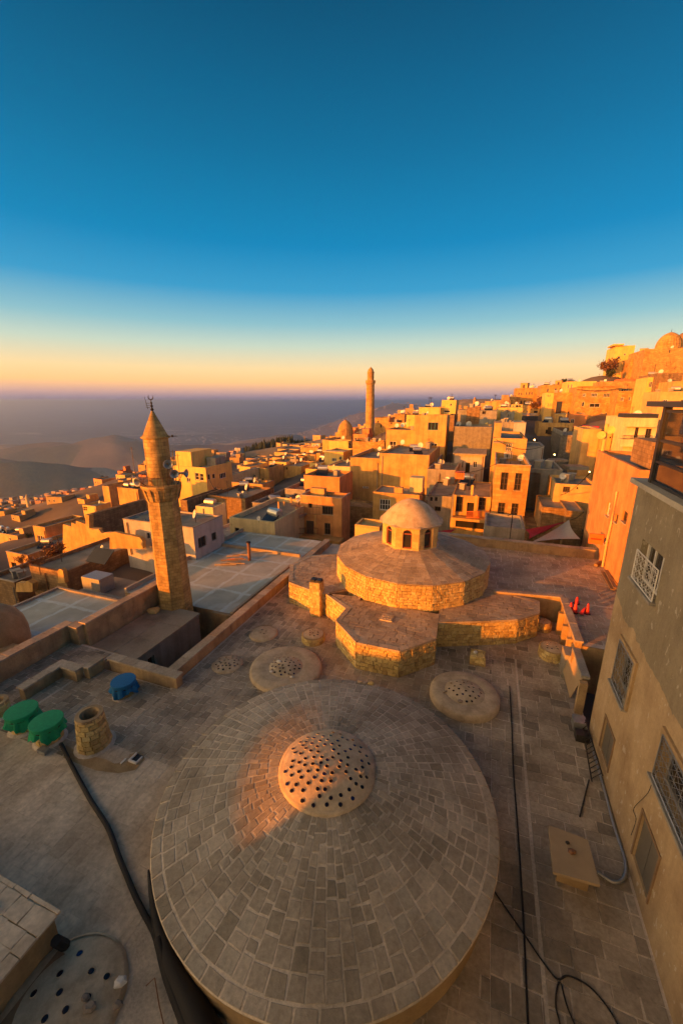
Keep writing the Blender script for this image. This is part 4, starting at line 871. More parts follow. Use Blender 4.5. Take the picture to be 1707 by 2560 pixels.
def rim_and_slabs(o, pts, z, closed_idx, seed, swap=False, rimw=.22):
    n_ = len(pts); cx = sum(p[0] for p in pts) / n_; cy_ = sum(p[1] for p in pts) / n_; rim = []; inner = []
    sg = 1 if area2(pts) > 0 else -1
    for i in range(n_):
        p, q_, r_ = pts[i - 1], pts[i], pts[(i + 1) % n_]
        d1 = Vector((q_[0] - p[0], q_[1] - p[1], 0)).normalized(); d2 = Vector((r_[0] - q_[0], r_[1] - q_[1], 0)).normalized()
        n1 = Vector((-d1.y, d1.x, 0)) * sg; n2 = Vector((-d2.y, d2.x, 0)) * sg; m_ = (n1 + n2).normalized(); k_ = rimw / max(.4, m_.dot(n1)); inner.append((q_[0] + m_.x * k_, q_[1] + m_.y * k_))
    r = random.Random(seed)
    for i in closed_idx:
        p, q_, pi_, qi = pts[i], pts[(i + 1) % n_], inner[i], inner[(i + 1) % n_]; L = math.hypot(q_[0] - p[0], q_[1] - p[1]); k_ = max(1, round(L / .42))
        for j in range(k_):
            f0, f1 = j / k_, (j + 1) / k_; lp = lambda a, b, f: (a[0] + (b[0] - a[0]) * f, a[1] + (b[1] - a[1]) * f)
            out_ = .04; nn_ = Vector((q_[1] - p[1], -(q_[0] - p[0]), 0)).normalized() * sg * out_
            A_, B_, C_, D_ = lp(p, q_, f0), lp(p, q_, f1), lp(pi_, qi, f1), lp(pi_, qi, f0)
            m2 = MB(); s_ = [(A_[0] + nn_.x, A_[1] + nn_.y), (B_[0] + nn_.x, B_[1] + nn_.y), C_, D_]; 
            if sg < 0: s_ = s_[::-1]
            v3 = shrink([W(*x, 0) for x in s_], .009); m2.hexa([x + UP * (z - .085) for x in v3], [x + UP * (z + r.uniform(.004, .018)) for x in v3]); m2.build('rim_slab', 'coping', o)
    return inner
in_f = rim_and_slabs(wf, wingF, WZ, range(0, 6), 1); in_r = rim_and_slabs(wr, wingR, WZ, range(0, 5), 2); in_l = rim_and_slabs(wl, wingL, WZ, (0, 1, 5, 6, 7), 3)
def convexify(poly):  # fan of triangles pairs kept simple: split wing polygons in convex pieces by hand
    return poly
lay(wf, fix_ccw(flat_cells([in_f[2], in_f[3], in_f[4], in_f[5], (-1.6, 17.5), (-5.4, 17.5)], WZ - .005, .27, .26, .5, 52) + flat_cells([(-7.0, 17.7), in_f[1], (-5.4, 16.6), (-5.4, 17.9)], WZ - .005, .27, .26, .5, 53)), 'roof_slab', cap=140, h=.008, gap=.011, bev=.008, name='roof_slab', rest='slab_infill')
lay(wr, flat_cells([(-1.45, 16.9)] + in_r[1:5] + [(1.2, 21.0), (-1.45, 21.0)], WZ - .005, .28, .26, .5, 62), 'roof_slab', cap=120, h=.008, gap=.011, bev=.008, name='roof_slab', rest='slab_infill')
lay(wl, flat_cells([in_l[0], in_l[1], (-7.1, 17.9), (-6.1, 18.9), (-5.5, 22.0), in_l[5], in_l[6], in_l[7]], WZ - .005, .28, .26, .5, 72), 'roof_slab', cap=80, h=.008, gap=.011, bev=.008, name='roof_slab', rest='slab_infill')
HC = (-3.6, 21.65); HR = 4.25; HZ0, HZ1 = WZ - .15, 2.62
ph0 = math.atan2(17.41 - HC[1], -3.47 - HC[0]) ; poly16 = [(HC[0] + HR * math.cos(ph0 + 2 * PI * i / 16), HC[1] + HR * math.sin(ph0 + 2 * PI * i / 16)) for i in range(16)]
dr = drum_body(poly16, HZ0, HZ1, 'drum', 81, range(0, 16), cap=300)
LR = 1.62; LC = (-3.72, 21.75)
def hz(r): return HZ1 + .62 * (1 - (r - LR) / (HR - LR))
cone = MB(); N16 = 16
ringpts = lambda r, z, c=HC, n=16, ph=ph0: [W(c[0] + r * math.cos(ph + 2 * PI * i / n), c[1] + r * math.sin(ph + 2 * PI * i / n), z) for i in range(n)]
o_, i_ = ringpts(HR + .03, HZ1 - .03), ringpts(LR - .2, hz(LR - .2) - .03)
cone.add(o_ + i_, [(k, (k + 1) % 16, 16 + (k + 1) % 16, 16 + k) for k in range(16)]); cone.build('roof_bed', 'mortar', dr)
cells = []; r_ = random.Random(17); rr_ = [HR + .05, HR - .2]
while rr_[-1] > LR + .1: rr_.append(rr_[-1] - r_.uniform(.24, .32))
for j in range(len(rr_) - 1):
    ro, ri = rr_[j], rr_[j + 1]
    for k in range(16):
        a1_, a2_ = ph0 + 2 * PI * k / 16, ph0 + 2 * PI * (k + 1) / 16
        c1_ = lambda r, f: W(HC[0] + r * (math.cos(a1_) * (1 - f) + math.cos(a2_) * f), HC[1] + r * (math.sin(a1_) * (1 - f) + math.sin(a2_) * f), hz(r) - .02)
        L = 2 * ro * math.sin(PI / 16); nn = max(1, round(L / .40)); fs = [0] + [(x + r_.uniform(-.18, .18)) / nn for x in range(1, nn)] + [1]
        for x in range(nn):
            pts = [c1_(ro, fs[x]), c1_(ro, fs[x + 1]), c1_(ri, fs[x + 1]), c1_(ri, fs[x])]; nr = (pts[1] - pts[0]).cross(pts[3] - pts[0]).normalized(); cells.append((pts, nr if nr.z > 0 else -nr))
lay(dr, fix_ccw(cells), 'roof_slab', h=.009, gap=.012, bev=.008, cap=300, name='roof_slab', rest='slab_infill', seed=18)
# lantern
lan = MB(); LZ0, LZ1 = hz(LR) - .25, 4.55; phl = math.atan2(20.05 - LC[1], -4.30 - LC[0])
oct_ = [(LC[0] + LR * math.cos(phl + 2 * PI * i / 8), LC[1] + LR * math.sin(phl + 2 * PI * i / 8)) for i in range(8)]
lant = MB()
ow = []
def arch_pts(x0, x1, y0, y1, n=8):
    R = (x1 - x0) / 2; cxx = (x0 + x1) / 2; pts = [(x0, y0), (x0, y1 - R)]
    pts += [(cxx - R * math.cos(PI * i / n), y1 - R + R * math.sin(PI * i / n)) for i in range(1, n)] + [(x1, y1 - R), (x1, y0)]
    return pts
def arched_face(mb, f, x0, x1, y0, y1, depth=.16):
    ap = arch_pts(x0, x1, y0, y1); n_ = len(ap); h_ = n_ // 2
    mb.poly([f.at(0, 0), f.at(x0, 0), f.at(x0, f.H), f.at(0, f.H)]); mb.poly([f.at(x1, 0), f.at(f.L, 0), f.at(f.L, f.H), f.at(x1, f.H)])
    if y0 > 0: mb.poly([f.at(x0, 0), f.at(x1, 0), f.at(x1, y0), f.at(x0, y0)])
    top = [f.at(x0 + (x1 - x0) * i / (n_ - 3), f.H) for i in range(n_ - 2)]; arc = [f.at(*p) for p in ap[1:-1]]
    for i in range(len(arc) - 1): mb.poly([arc[i], arc[i + 1], top[i + 1], top[i]])
    out_ = [f.at(*p) for p in ap]; in_ = [f.at(p[0], p[1], -depth) for p in ap]
    mb.add(out_ + in_, [(i, i + 1, n_ + i + 1, n_ + i) for i in range(n_ - 1)]); return ap
lobj = None
for i in range(8):
    f = Face(oct_[i], oct_[(i + 1) % 8], LZ0, LZ1); ap = arched_face(lant, f, f.L * .30, f.L * .70, .34, 1.40); ow.append((f, ap))
lo_ = lant.build('lantern', 'ashlar_wall' if 'ashlar_wall' in MATS else 'ashlar', hall)
cells = []
for i, (f, ap) in enumerate(ow):
    x0, x1 = ap[0][0], ap[-1][0]
    for (xa, xb, ya, yb) in ((0, x0 - .05, .0, f.H - .1), (x1 + .05, f.L, .0, f.H - .1), (x0 - .05, x1 + .05, 1.42, f.H - .1)):
        for c_ in brick_cells(xa, xb, ya, yb, .19, .22, .42, .004, 90 + i):
            c_ = clip(ccw(c_), [(xa, ya), (xb, ya), (xb, yb), (xa, yb)])
            if len(c_) > 2: cells.append(([f.at(*p) for p in c_], (f.at(0, 0, 1) - f.at(0, 0, 0))))
lay(lo_, cells, 'ashlar', h=.012, gap=.005, bev=.006, cap=200, name='ashlar_block', rest='ashlar_infill')
for i, (f, ap) in enumerate(ow):
    x0, x1, y0 = ap[0][0], ap[-1][0], ap[0][1]; yt = max(p[1] for p in ap); w_ = .05; cxx = (x0 + x1) / 2
    m_ = MB(); f.boxy(m_, x0, x0 + w_, y0, yt - .2, -.13, -.06); f.boxy(m_, x1 - w_, x1, y0, yt - .2, -.13, -.06); f.boxy(m_, x0 + w_, x1 - w_, y0, y0 + w_, -.13, -.06); f.boxy(m_, x0 + w_, x1 - w_, yt - .29, yt - .23, -.13, -.06)
    R = (x1 - x0) / 2
    for k in range(8):
        t1, t2 = PI * k / 8, PI * (k + 1) / 8; c_ = (cxx, yt - R); q4 = [(c_[0] + rr * math.cos(t), c_[1] + rr * math.sin(t)) for rr, t in ((R, t1), (R, t2), (R - w_, t2), (R - w_, t1))]
        m_.hexa([f.at(*p, -.13) for p in q4], [f.at(*p, -.06) for p in q4])
    wo = m_.build('arched_window', 'red_wood', hall)
    pm = MB(); pm.poly([f.at(p[0], p[1], -.11) for p in ap]); pm.build('pane', 'pane', wo)
lt_ = MB(); oc = W(*LC, 0)
prof = [(LR - .1, 4.44), (LR + .20, 4.50), (LR + .22, 4.57), (LR + .0, 4.66)]
vs = []
for r, z in prof: vs.append([W(LC[0] + r * math.cos(phl + 2 * PI * i / 8), LC[1] + r * math.sin(phl + 2 * PI * i / 8), z) for i in range(8)])
for j in range(len(vs) - 1):
    lt_.add(vs[j] + vs[j + 1], [(i, (i + 1) % 8, 8 + (i + 1) % 8, 8 + i) for i in range(8)])
lt_.build('eave', 'coping', hall)
dm = MB(); dprof = [((LR + .14) * k_, 4.565 + z_) for k_, z_ in ((1, 0), (.93, .10), (.86, .24), (.77, .42), (.66, .62), (.53, .82), (.39, .98), (.24, 1.10), (.1, 1.17), (.01, 1.185))]
dm.lathe(Vector((oc.x, oc.y, 0)), dprof, 40); dm.build('lantern_dome', 'dome_plaster', hall, True)
# chimney on the left wing, small skylight on the front wing
cb_ = PBA(*cf(495, 700), 0); m_ = MB(); m_.box(-8.05, -7.5, 17.3, 17.85, 0, 1.95); ch = m_.build('chimney', 'ashlar', hall)
lay(ch, wall_cells((-8.05, 17.3), (-7.5, 17.3), 0, 1.95, .16, .14, .28, 5) + wall_cells((-7.5, 17.3), (-7.5, 17.85), 0, 1.95, .16, .14, .28, 6) + wall_cells((-8.05, 17.85), (-8.05, 17.3), 0, 1.95, .16, .14, .28, 7), 'rubble', h=.025, gap=.009, bev=.015, cap=60, name='stone')
m_ = MB(); m_.box(-8.06, -7.82, 17.4, 17.75, 1.95, 2.06); m_.box(-7.76, -7.5, 17.4, 17.75, 1.95, 2.06); m_.build('vent_cover', 'dark_metal', ch)
b_, a_ = PBA(*cf(818, 678), WZ); m_ = MB(); m_.box(b_ - .28, b_ + .28, a_ - .28, a_ + .28, WZ + .01, WZ + .06); sk = m_.build('roof_light', 'dome_plaster', hall)
for i in range(8): eye(sk, W(b_ - .18 + .12 * (i % 4), a_ - .12 + .2 * (i // 4), WZ + .065), UP, .035, 'eye_glass')

# ---- small skylight domes
def skylight(label, b, a, R, prof_h, n, er=.045, base=None, stones=0, seed=1, rmax=.8, curb=.0, mats='dome_plaster', side_stone=False, z0=0.0):
    c = W(b, a, z0); t = thing('skylight_dome', label, 'skylight', c); mb = MB()
    if base:
        Rb, hb = base; mb.lathe(c, [(Rb + .02, -.02), (Rb, hb * .8), (Rb - .08, hb), (R + .04, hb + .015), (R, hb)], 40, cap=False); h0 = hb
    else: h0 = curb; mb.lathe(c, [(R + .05, -.02), (R + .02, max(curb, .02)), (R * .97, curb + .03)], 32, cap=False)
    if mb.v: mb.build('curb', 'old_plaster' if side_stone else mats, t, True)
    if side_stone:
        cells = []; rr_ = random.Random(seed)
        for row in range(max(1, int(curb / .16))):
            k_ = int(2 * PI * R / .22)
            for i in range(k_):
                t1, t2 = 2 * PI * (i + .5 * (row % 2)) / k_, 2 * PI * (i + 1 + .5 * (row % 2)) / k_; za, zb = row * .16, row * .16 + .155
                pts = [c + Vector((math.cos(x) * (R + .03), math.sin(x) * (R + .03), z)) for x, z in ((t1, za), (t2, za), (t2, zb), (t1, zb))]; cells.append((pts, Vector((math.cos((t1 + t2) / 2), math.sin((t1 + t2) / 2), 0))))
        lay(t, cells, 'rubble', h=.03, gap=.01, bev=.015, cap=60, name='stone')
    m2 = MB(); m2.lathe(c, [(R * k, h0 + prof_h * (1 - k * k)) for k in (1, .9, .75, .6, .45, .3, .15, .01)], 32); m2.build('cap', mats, t, True)
    for i, p in enumerate(eye_positions(n, R * rmax, seed)):
        d_ = math.hypot(*p); nr = Vector((2 * prof_h * p[0] / R / R, 2 * prof_h * p[1] / R / R, 1)).normalized()
        eye(t, c + Vector((p[0], p[1], h0 + prof_h * (1 - (d_ / R) ** 2) + .004)), nr, er, 'eye_blue' if (i % 7 == 3) else 'eye_glass')
    return t
skylight('two tiered skylight dome on the right, pebbles among its glass eyes', .0, 13.75, .74, .16, 24, .046, base=(1.28, .28), seed=2, rmax=.82)
skylight('broad plaster skylight dome behind the left rim of the great dome', -7.2, 12.9, .72, .16, 36, .046, base=(1.5, .16), seed=3, rmax=.9)
skylight('flat skylight dome with many glass eyes nearest the long parapet', -9.75, 12.35, .62, .10, 24, .044, seed=4, rmax=.78, curb=.03)
skylight('flat bare skylight dome with a stone on it, farther along the long parapet', -9.5, 14.95, .66, .08, 3, .036, seed=5, rmax=.3, curb=.06)
skylight('round sunlit skylight drum beside the left foot of the domed hall', -7.0, 15.3, .50, .06, 10, .046, seed=6, rmax=.55, curb=.34, side_stone=True)
skylight('low skylight dome at the bottom left with blue glass eyes and stones', -6.55, 2.7, 1.05, .16, 13, .06, seed=12, rmax=.72, curb=.05)
skylight('round rubble skylight drum below the sunlit terrace wall', 3.5, 17.75, .50, .05, 8, .045, seed=8, rmax=.62, curb=.48, side_stone=True)
skylight('round plastered skylight drum tucked behind the right wing', 3.35, 20.1, .36, .05, 5, .035, seed=9, rmax=.6, curb=.45, side_stone=True)
RK = [(cf, 1100, 1035, .34, .10, 'grey pebble at the left of the right skylight dome'), (cf, 1175, 1083, .34, .11, 'dark stone on the near side of the right skylight dome'), (cf, 1245, 1055, .34, .07, 'pebble at the right side of the right skylight dome'),
      (cf, 290, 890, .3, .14, 'pale slab on top of the broad skylight dome'), (cf, 250, 938, .25, .09, 'white stone on the left of the broad skylight dome'), (cf, 345, 950, .3, .08, 'dark stone in the middle of the broad skylight dome'), (cf, 352, 965, .25, .09, 'white stone on the near side of the broad skylight dome'), (cf, 290, 920, .33, .08, 'grey stone just behind the middle of the broad skylight dome'),
      (cf, 50, 905, .12, .07, 'small stone on the flat skylight dome by the parapet'), (cf, 208, 735, .12, .11, 'grey stone on the bare skylight dome'),
      (cBL, 945, 1900, .2, .15, 'white stone block on the bottom left skylight dome'), (cBL, 715, 2090, .2, .14, 'dark rough stone on the bottom left skylight dome'), (cBL, 545, 2045, .15, .12, 'brown stone at the left of the bottom left skylight dome'), (cBL, 930, 2075, .18, .10, 'round brown stone at the right of the bottom left skylight dome'), (cBL, 670, 2020, .2, .09, 'grey stone in the middle of the bottom left skylight dome')]
for i, (k_, x_, y_, z_, s_, lb) in enumerate(RK): q_ = P(*k_(x_, y_), z_); rock('loose_stone', lb, q_ - UP * .02, s_, 'white_paint' if 'white' in lb or 'pale' in lb else 'loose', 40 + i)

# ---- chimneys and covered vents
def stone_pot(name, label, b, a, r0, r1, hh, cat, open_top=True, rows=7, mat='rubble', z0=0):
    c = W(b, a, z0); t = thing(name, label, cat, c); mb = MB(); n_ = 20
    mb.lathe(c, [(r0 - .02, -.05), (r1 - .02, hh)], n_, cap=False)
    if open_top: mb.lathe(c, [(r1 + .03, hh - .07), (r1 + .02, hh + .02), (r1 - .10, hh + .02), (r1 - .13, hh - .06), (r1 - .15, hh - .9)], n_, cap=False)
    mb.build('core', 'old_plaster', t); cells = []; rr_ = random.Random(int(abs(b) * 10))
    for row in range(rows):
        za, zb = hh * row / rows, hh * (row + 1) / rows - .004; ra, rb_ = r0 + (r1 - r0) * row / rows, r0 + (r1 - r0) * (row + 1) / rows; k_ = int(2 * PI * ra / .24); o_ = rr_.random()
        for i in range(k_):
            t1, t2 = 2 * PI * (i + o_) / k_, 2 * PI * (i + 1 + o_) / k_
            pts = [c + Vector((math.cos(x) * r, math.sin(x) * r, z)) for x, r, z in ((t1, ra, za), (t2, ra, za), (t2, rb_, zb), (t1, rb_, zb))]; cells.append((pts, Vector((math.cos((t1 + t2) / 2), math.sin((t1 + t2) / 2), .1)).normalized()))
    lay(t, cells, mat, h=.03, gap=.008, bev=.016, cap=90, name='stone'); mbs = MB(); mbs.lathe(c, [(r0 + .14, .0), (r0 + .10, .03), (r0, .05)], n_, cap=False); mbs.build('mortar_skirt', 'mortar', t, True); return t
stone_pot('stone_chimney', 'short tapered stone chimney with soot black mouth, right of the green covered vents', -11.38, 7.32, .49, .38, 1.2, 'chimney')
def covered(label, b, a, r, hh, mat, seed, tilt=(0, 0)):
    c = W(b, a, 0); t = stone_pot('covered_vent', label, b, a, r * .88, r * .86, hh, 'vent', False, rows=3)
    rr_ = random.Random(seed); mb = MB(); n_ = 48; vs = []; top = hh + .03
    mb2 = MB(); mb2.lathe(c + UP * hh, [(r * 1.05, -.12), (r * 1.12, -.10), (r * 1.17, .02), (r * 1.13, .05), (r * .6, .06), (.02, .062)], 36); mb2.build('lid', mat, t)
    prof = [(1.06, -.10), (1.02, -.15), (.99, -.18), (1.07, -.30), (1.14, -.44)]
    ph = [rr_.uniform(0, 6.28) for _ in range(4)]; vs = []
    for j, (k, z) in enumerate(prof):
        for i in range(n_):
            t_ = 2 * PI * i / n_; w_ = .03 + (.004 + .012 * j) * (math.sin(9 * t_ + ph[0]) + .7 * math.sin(17 * t_ + ph[1]) + .4 * math.sin(5 * t_ + ph[2])); hem = (.10 * math.sin(3 * t_ + ph[3]) + .05 * math.sin(8 * t_)) * (j / 4) ** 2
            vs.append(c + Vector((math.cos(t_) * (r * k + w_), math.sin(t_) * (r * k + w_), top + z + hem)))
    fs = [(j * n_ + i, j * n_ + (i + 1) % n_, (j + 1) * n_ + (i + 1) % n_, (j + 1) * n_ + i) for j in range(len(prof) - 1) for i in range(n_)]
    m3 = MB(); m3.add(vs, fs); m3.build('cloth_skirt', mat, t, True)
    m4 = MB(); m4.lathe(c + UP * (top - .125), [(r * 1.02, -.075), (r * 1.08, -.06), (r * 1.02, -.045)], 30, cap=False); m4.build('tie_cord', 'dark_metal', t); return t
covered('green cloth covered vent at the left, farther of the pair', -14.3, 7.0, .42, .70, 'green_cloth', 1)
covered('green cloth covered vent nearer the stone chimney, with black hose at its foot', -12.98, 6.95, .42, .72, 'green_cloth', 2)
covered('blue cloth covered vent in front of the zigzag parapet', -12.38, 9.45, .38, .60, 'blue_cloth', 3)
q_ = W(-12.38, 9.45, 0); m_ = MB(); kk = q_ + Vector((.42, .05, .28)); m_.tube([q_ + Vector((.3, 0, .33)), kk], .015, 5); m_.lathe(kk - UP * .06, [(.02, 0), (.07, .05), (.08, .1), (.02, .15)], 8); tag(m_.build('cloth_knot', 'blue_cloth', None, loc=kk - UP * .06), 'knotted end of the blue cloth hanging beside its vent', 'cloth')
sp = PBA(5 / .91857 * 1.0, 1642 / .91857, 0); stone_pot('clay_pot_vent', 'pale uncovered round vent cut by the left picture edge', sp[0] - .15, sp[1], .36, .34, .55, 'vent', True, rows=3)
# tarpaulin dome at far left edge
q_ = PBA(-8, 1590, 0); c_ = W(q_[0], q_[1], 0); t = thing('small_dome', 'rounded rough stone dome cut by the left picture edge', 'dome', c_); m_ = MB(); m_.lathe(c_, [(1.3, -1), (1.28, .2), (1.18, .7), (.95, 1.15), (.6, 1.45), (.2, 1.6), (.01, 1.62)], 28); m_.build('shell', 'tan_render', t, True)

# ---- black hose, cables, bottom-left
def curve_pts(pts, n=6):
    res = []; P4 = [pts[0]] + pts + [pts[-1]]
    for i in range(1, len(P4) - 2):
        for k in range(n):
            t_ = k / n; a_, b_, c_, d_ = P4[i - 1], P4[i], P4[i + 1], P4[i + 2]
            res.append(.5 * ((2 * b_) + (c_ - a_) * t_ + (2 * a_ - 5 * b_ + 4 * c_ - d_) * t_ * t_ + (3 * b_ - a_ - 3 * c_ + d_) * t_ ** 3))
    return res + [pts[-1]]
hp = [P(*cBL(x, y), .06) for x, y in [(480, 30), (560, 190), (700, 450), (850, 690), (940, 930), (1080, 1260), (1230, 1550)]] + [P(*cBL(x, y), .10) for x, y in [(1330, 1850), (1480, 2250), (1560, 2450)]]
tag(MB().tube(curve_pts(hp), .062, 8).build('drain_hose', 'black_rubber', None, True, loc=hp[0]), 'long black hose running from the green vent to the great dome foot', 'hose')
hb_ = [P(*cBL(x, y), .12) for x, y in [(1165, 1020), (1190, 1180), (1235, 1430), (1290, 1620), (1370, 1830), (1500, 2080), (1640, 2400)]]
tag(MB().tube(curve_pts(hb_), [.02 + .008 * i for i in range(len(curve_pts(hb_)))], 7).build('black_sheet', 'black_rubber', None, True, loc=hb_[0]), 'crumpled black waterproof sheet along the left foot of the great dome', 'sheet')
for i, pts in enumerate(([(1200, 1500), (1290, 1750), (1400, 2050), (1530, 2400)], [(1260, 1500), (1380, 1780), (1480, 1990), (1600, 2300)], [(1240, 1560), (1330, 1900), (1440, 2200), (1500, 2450)])):
    pp_ = [P(*cBL(x, y), .09 + .05 * i) for x, y in pts]; tag(MB().tube(curve_pts(pp_), .05 + .02 * i, 6).build('pipe_bundle', 'black_rubber', None, True, loc=pp_[0]), ['outer black pipe in the bundle beside the great dome foot', 'inner black pipe hugging the great dome wall', 'lowest black pipe of the bundle at the picture bottom'][i], 'pipe')
c_ = W(-12.55, 6.45, .02); m_ = MB(); m_.box(-12.8, -12.45, 6.4, 6.6, .02, .14); m_.build
tag(m_.build('hose_bracket', 'grey_metal', None, loc=c_), 'grey bracket holding the hose end under the green vent', 'bracket')
low = thing('low_roof_block', 'raised plastered block with barred grating at the bottom left corner', 'building', W(-9, 2.6, 0))
m_ = MB(); m_.box(-12.5, -7.55, .3, 3.35, -.5, .78); m_.build('wall', 'tan_render', low)
lay(low, flat_cells([(-12.5, .3), (-7.45, .3), (-7.45, 3.45), (-12.5, 3.45)], .785, .36, .4, .7, 77), 'pale_paver', h=.02, gap=.006, bev=.01, cap=60, name='roof_slab')
for i in range(9):
    b_ = -9.6 + i * .1; MB().tube([W(b_, 2.15, .84), W(b_ + .02, 2.95, .84)], .014, 5).build('grate_bar', 'orange_paint' if i == 0 else 'dark_metal', low)
g1 = MB(); g1.box(-9.75, -8.7, 2.98, 3.05, .80, .87); g1.box(-9.75, -8.7, 2.05, 2.12, .80, .87); g1.build('grate_frame', 'board', low)
MB().box(-7.35, -7.15, .3, 3.2, 0, .12).build('kerb_board', 'wood', low)
tag(MB().tube([W(-7.3, 3.3, .1), W(-7.25, 3.15, .55)], .1, 8).build('drain_spout', 'black_rubber', None, loc=W(-7.3, 3.3, .1)), 'short black spout at the corner of the raised plastered block', 'pipe')
for i, (x, y, lb) in enumerate(((1215, 1870, 'bent metal rod left of the pipe bundle'), )):
    pp_ = [P(*cBL(*q2), .06) for q2 in ((1145, 1930), (1215, 1865), (1250, 2080), (1285, 2230))]; tag(MB().tube(pp_, .012, 5).build('metal_rod', 'rust', None, loc=pp_[0]), lb, 'rod')
# patch of darker mortar and broken drain by the chimney
mp_ = [P(*cBL(x, y), .012) for x, y in [(520, 40), (640, 110), (830, 150), (900, 185), (1010, 165), (1020, 110), (1110, 90), (1140, 150), (1060, 235), (930, 260), (760, 240), (600, 180), (500, 140)]]
MBp = MB(); MBp.poly(mp_[::-1] if (mp_[1] - mp_[0]).cross(mp_[3] - mp_[0]).z < 0 else mp_); o = MBp.build('mortar_patch', 'tan_render', pave2)
t = thing('floor_drain', 'broken floor drain with white frame in the dark mortar patch', 'drain', P(*cBL(1070, 150), .02)); q_ = PBA(*cBL(1070, 150), .02)
m_ = MB(); m_.box(q_[0] - .16, q_[0] - .11, q_[1] - .16, q_[1] + .16, .013, .09); m_.box(q_[0] - .11, q_[0] + .16, q_[1] - .16, q_[1] - .11, .013, .09); m_.box(q_[0] + .11, q_[0] + .16, q_[1] - .11, q_[1] + .12, .013, .07); m_.build('frame', 'white_paint', t); MB().box(q_[0] - .11, q_[0] + .11, q_[1] - .11, q_[1] + .16, .013, .035).build('opening', 'dark_metal', t)
tag(MB().box(q_[0] - .35, q_[0] - .3, q_[1] - .3, q_[1] - .1, .013, .04).build('white_chip', 'white_paint', None, loc=W(q_[0] - .32, q_[1] - .2, 0)), 'white stick lying beside the broken floor drain', 'stick')

# ---- right strip: vent box, cable, ladder, boards, cones
vb = thing('vent_box', 'square plastered shaft with overhanging slab near the right wall', 'vent', W(2.75, 8.5, 0))
MB().box(2.45, 3.1, 8.15, 8.95, 0, .46).build('shaft', 'tan_render', vb); m_ = MB(); m_.hexa([W(b, a, .46) for b, a in ((2.3, 7.93), (3.25, 8.0), (3.2, 9.0), (2.33, 9.08))], [W(b, a, .54) for b, a in ((2.3, 7.93), (3.25, 8.0), (3.2, 9.0), (2.33, 9.08))]); m_.build('slab', 'board', vb)
rock('rusty_scrap', 'rusty scrap lump on the slab of the square shaft', W(2.78, 8.55, .54), .11, 'rust', 81); rock('rusty_scrap', 'dark clod behind the rusty scrap on the square shaft', W(2.72, 8.75, .54), .06, 'dark_metal', 82)
cab = [P(*cBR(x, y), .03) for x, y in [(235, 1060), (450, 1370), (580, 1560), (680, 1680), (760, 1660), (900, 1730), (1020, 1860), (1110, 2010), (1150, 2150)]]; tag(MB().tube(curve_pts(cab), .017, 6).build('loose_cable', 'black_rubber', None, True, loc=cab[0]), 'loose black cable crossing the dark slabs at the bottom right', 'cable')
cab = [P(*cBR(x, y), .03) for x, y in [(900, 2200), (760, 1900), (700, 1700), (670, 1850), (700, 2000), (730, 2200)]]; tag(MB().tube(curve_pts(cab), .015, 6).build('loose_cable', 'black_rubber', None, True, loc=cab[0]), 'black cable loop at the very bottom right', 'cable')
cab = [W(1.66 + .02 * math.sin(i), i, .03) for i in range(1, 17, 2)]; tag(MB().tube(curve_pts(cab), .02, 6).build('gutter_cable', 'black_rubber', None, True, loc=cab[0]), 'straight black cable laid in the roof gutter', 'cable')
cab = [P(*cBR(x, y), .06) for x, y in [(920, 30), (1000, 300), (1080, 600), (1160, 850), (1150, 970), (1080, 1000), (960, 930)]]; tag(MB().tube(curve_pts(cab), .04, 8).build('metal_pipe', 'grey_metal', None, True, loc=cab[0]), 'grey metal pipe along the foot of the right wall, bent at its end', 'pipe')
lad = thing('ladder', 'dark metal ladder lying against the foot of the right wall', 'ladder', P(*cr3(800, 1720), .1)); l0, l1 = P(*cr3(785, 1725), .15), P(*cBR(925, 290), .1); m0, m1 = P(*cr3(812, 1700), .45), P(*cBR(1000, 250), .42)
MB().tube([l0, l1], .022, 6).build('rail', 'dark_metal', lad); MB().tube([m0, m1], .022, 6).build('rail', 'dark_metal', lad)
for i in range(13):
    f_ = (i + .5) / 13; MB().tube([l0.lerp(l1, f_), m0.lerp(m1, f_)], .015, 5).build('rung', 'dark_metal', lad)
tag(MB().tube([P(*cBR(905, 280), .05), P(*cBR(840, 540), .04)], .02, 6).build('iron_bar', 'dark_metal', None, loc=P(*cBR(905, 280), .05)), 'thin iron bar on the slabs below the ladder', 'bar')
pb = [P(*cr3(690, 1525), .02), P(*cr3(630, 1300), .15)]; B3 = wall_pt = None
bp = [P(*cr3(690, 1530), .02), W(*(3.75, 15.7), 0)]
v4 = [P(*cr3(690, 1530), .03), W(*on_b(*cr3(805, 1350), 4.0)[:1] * 0, 0) if False else None]
a1_, z1_ = on_b(*cr3(740, 1145), 3.98); a2_, z2_ = on_b(*cr3(805, 1350), 3.98)
q0 = P(*cr3(690, 1530), .03); q1 = P(*cr3(632, 1300), .35); q2 = W(3.98, a1_, z1_); q3 = W(3.98, a2_, z2_); nn_ = (q1 - q0).cross(q3 - q0).normalized() * .03
tag(MB().hexa([q0, q3, q2, q1], [x + nn_ for x in (q0, q3, q2, q1)]).build('leaning_board', 'board', None, loc=q0), 'brown square board leaning on its corner against the terrace wall end', 'board')
m_ = MB(); t = thing('concrete_frame', 'rough concrete door frame between the leaning board and the right wall', 'frame', W(4.0, 15.0, 0)); m_.box(3.85, 4.1, 15.9, 16.1, 0, 1.5); m_.build('post', 'old_plaster', t); MB().box(3.85, 4.1, 14.3, 14.5, 0, 1.3).build('post', 'old_plaster', t); MB().box(3.85, 4.12, 14.3, 16.1, 1.5, 1.62).build('lintel', 'cement', t)
MB().box(3.7, 4.1, 16.3, 17.0, 0, 1.1).build('pier', 'cement', t)
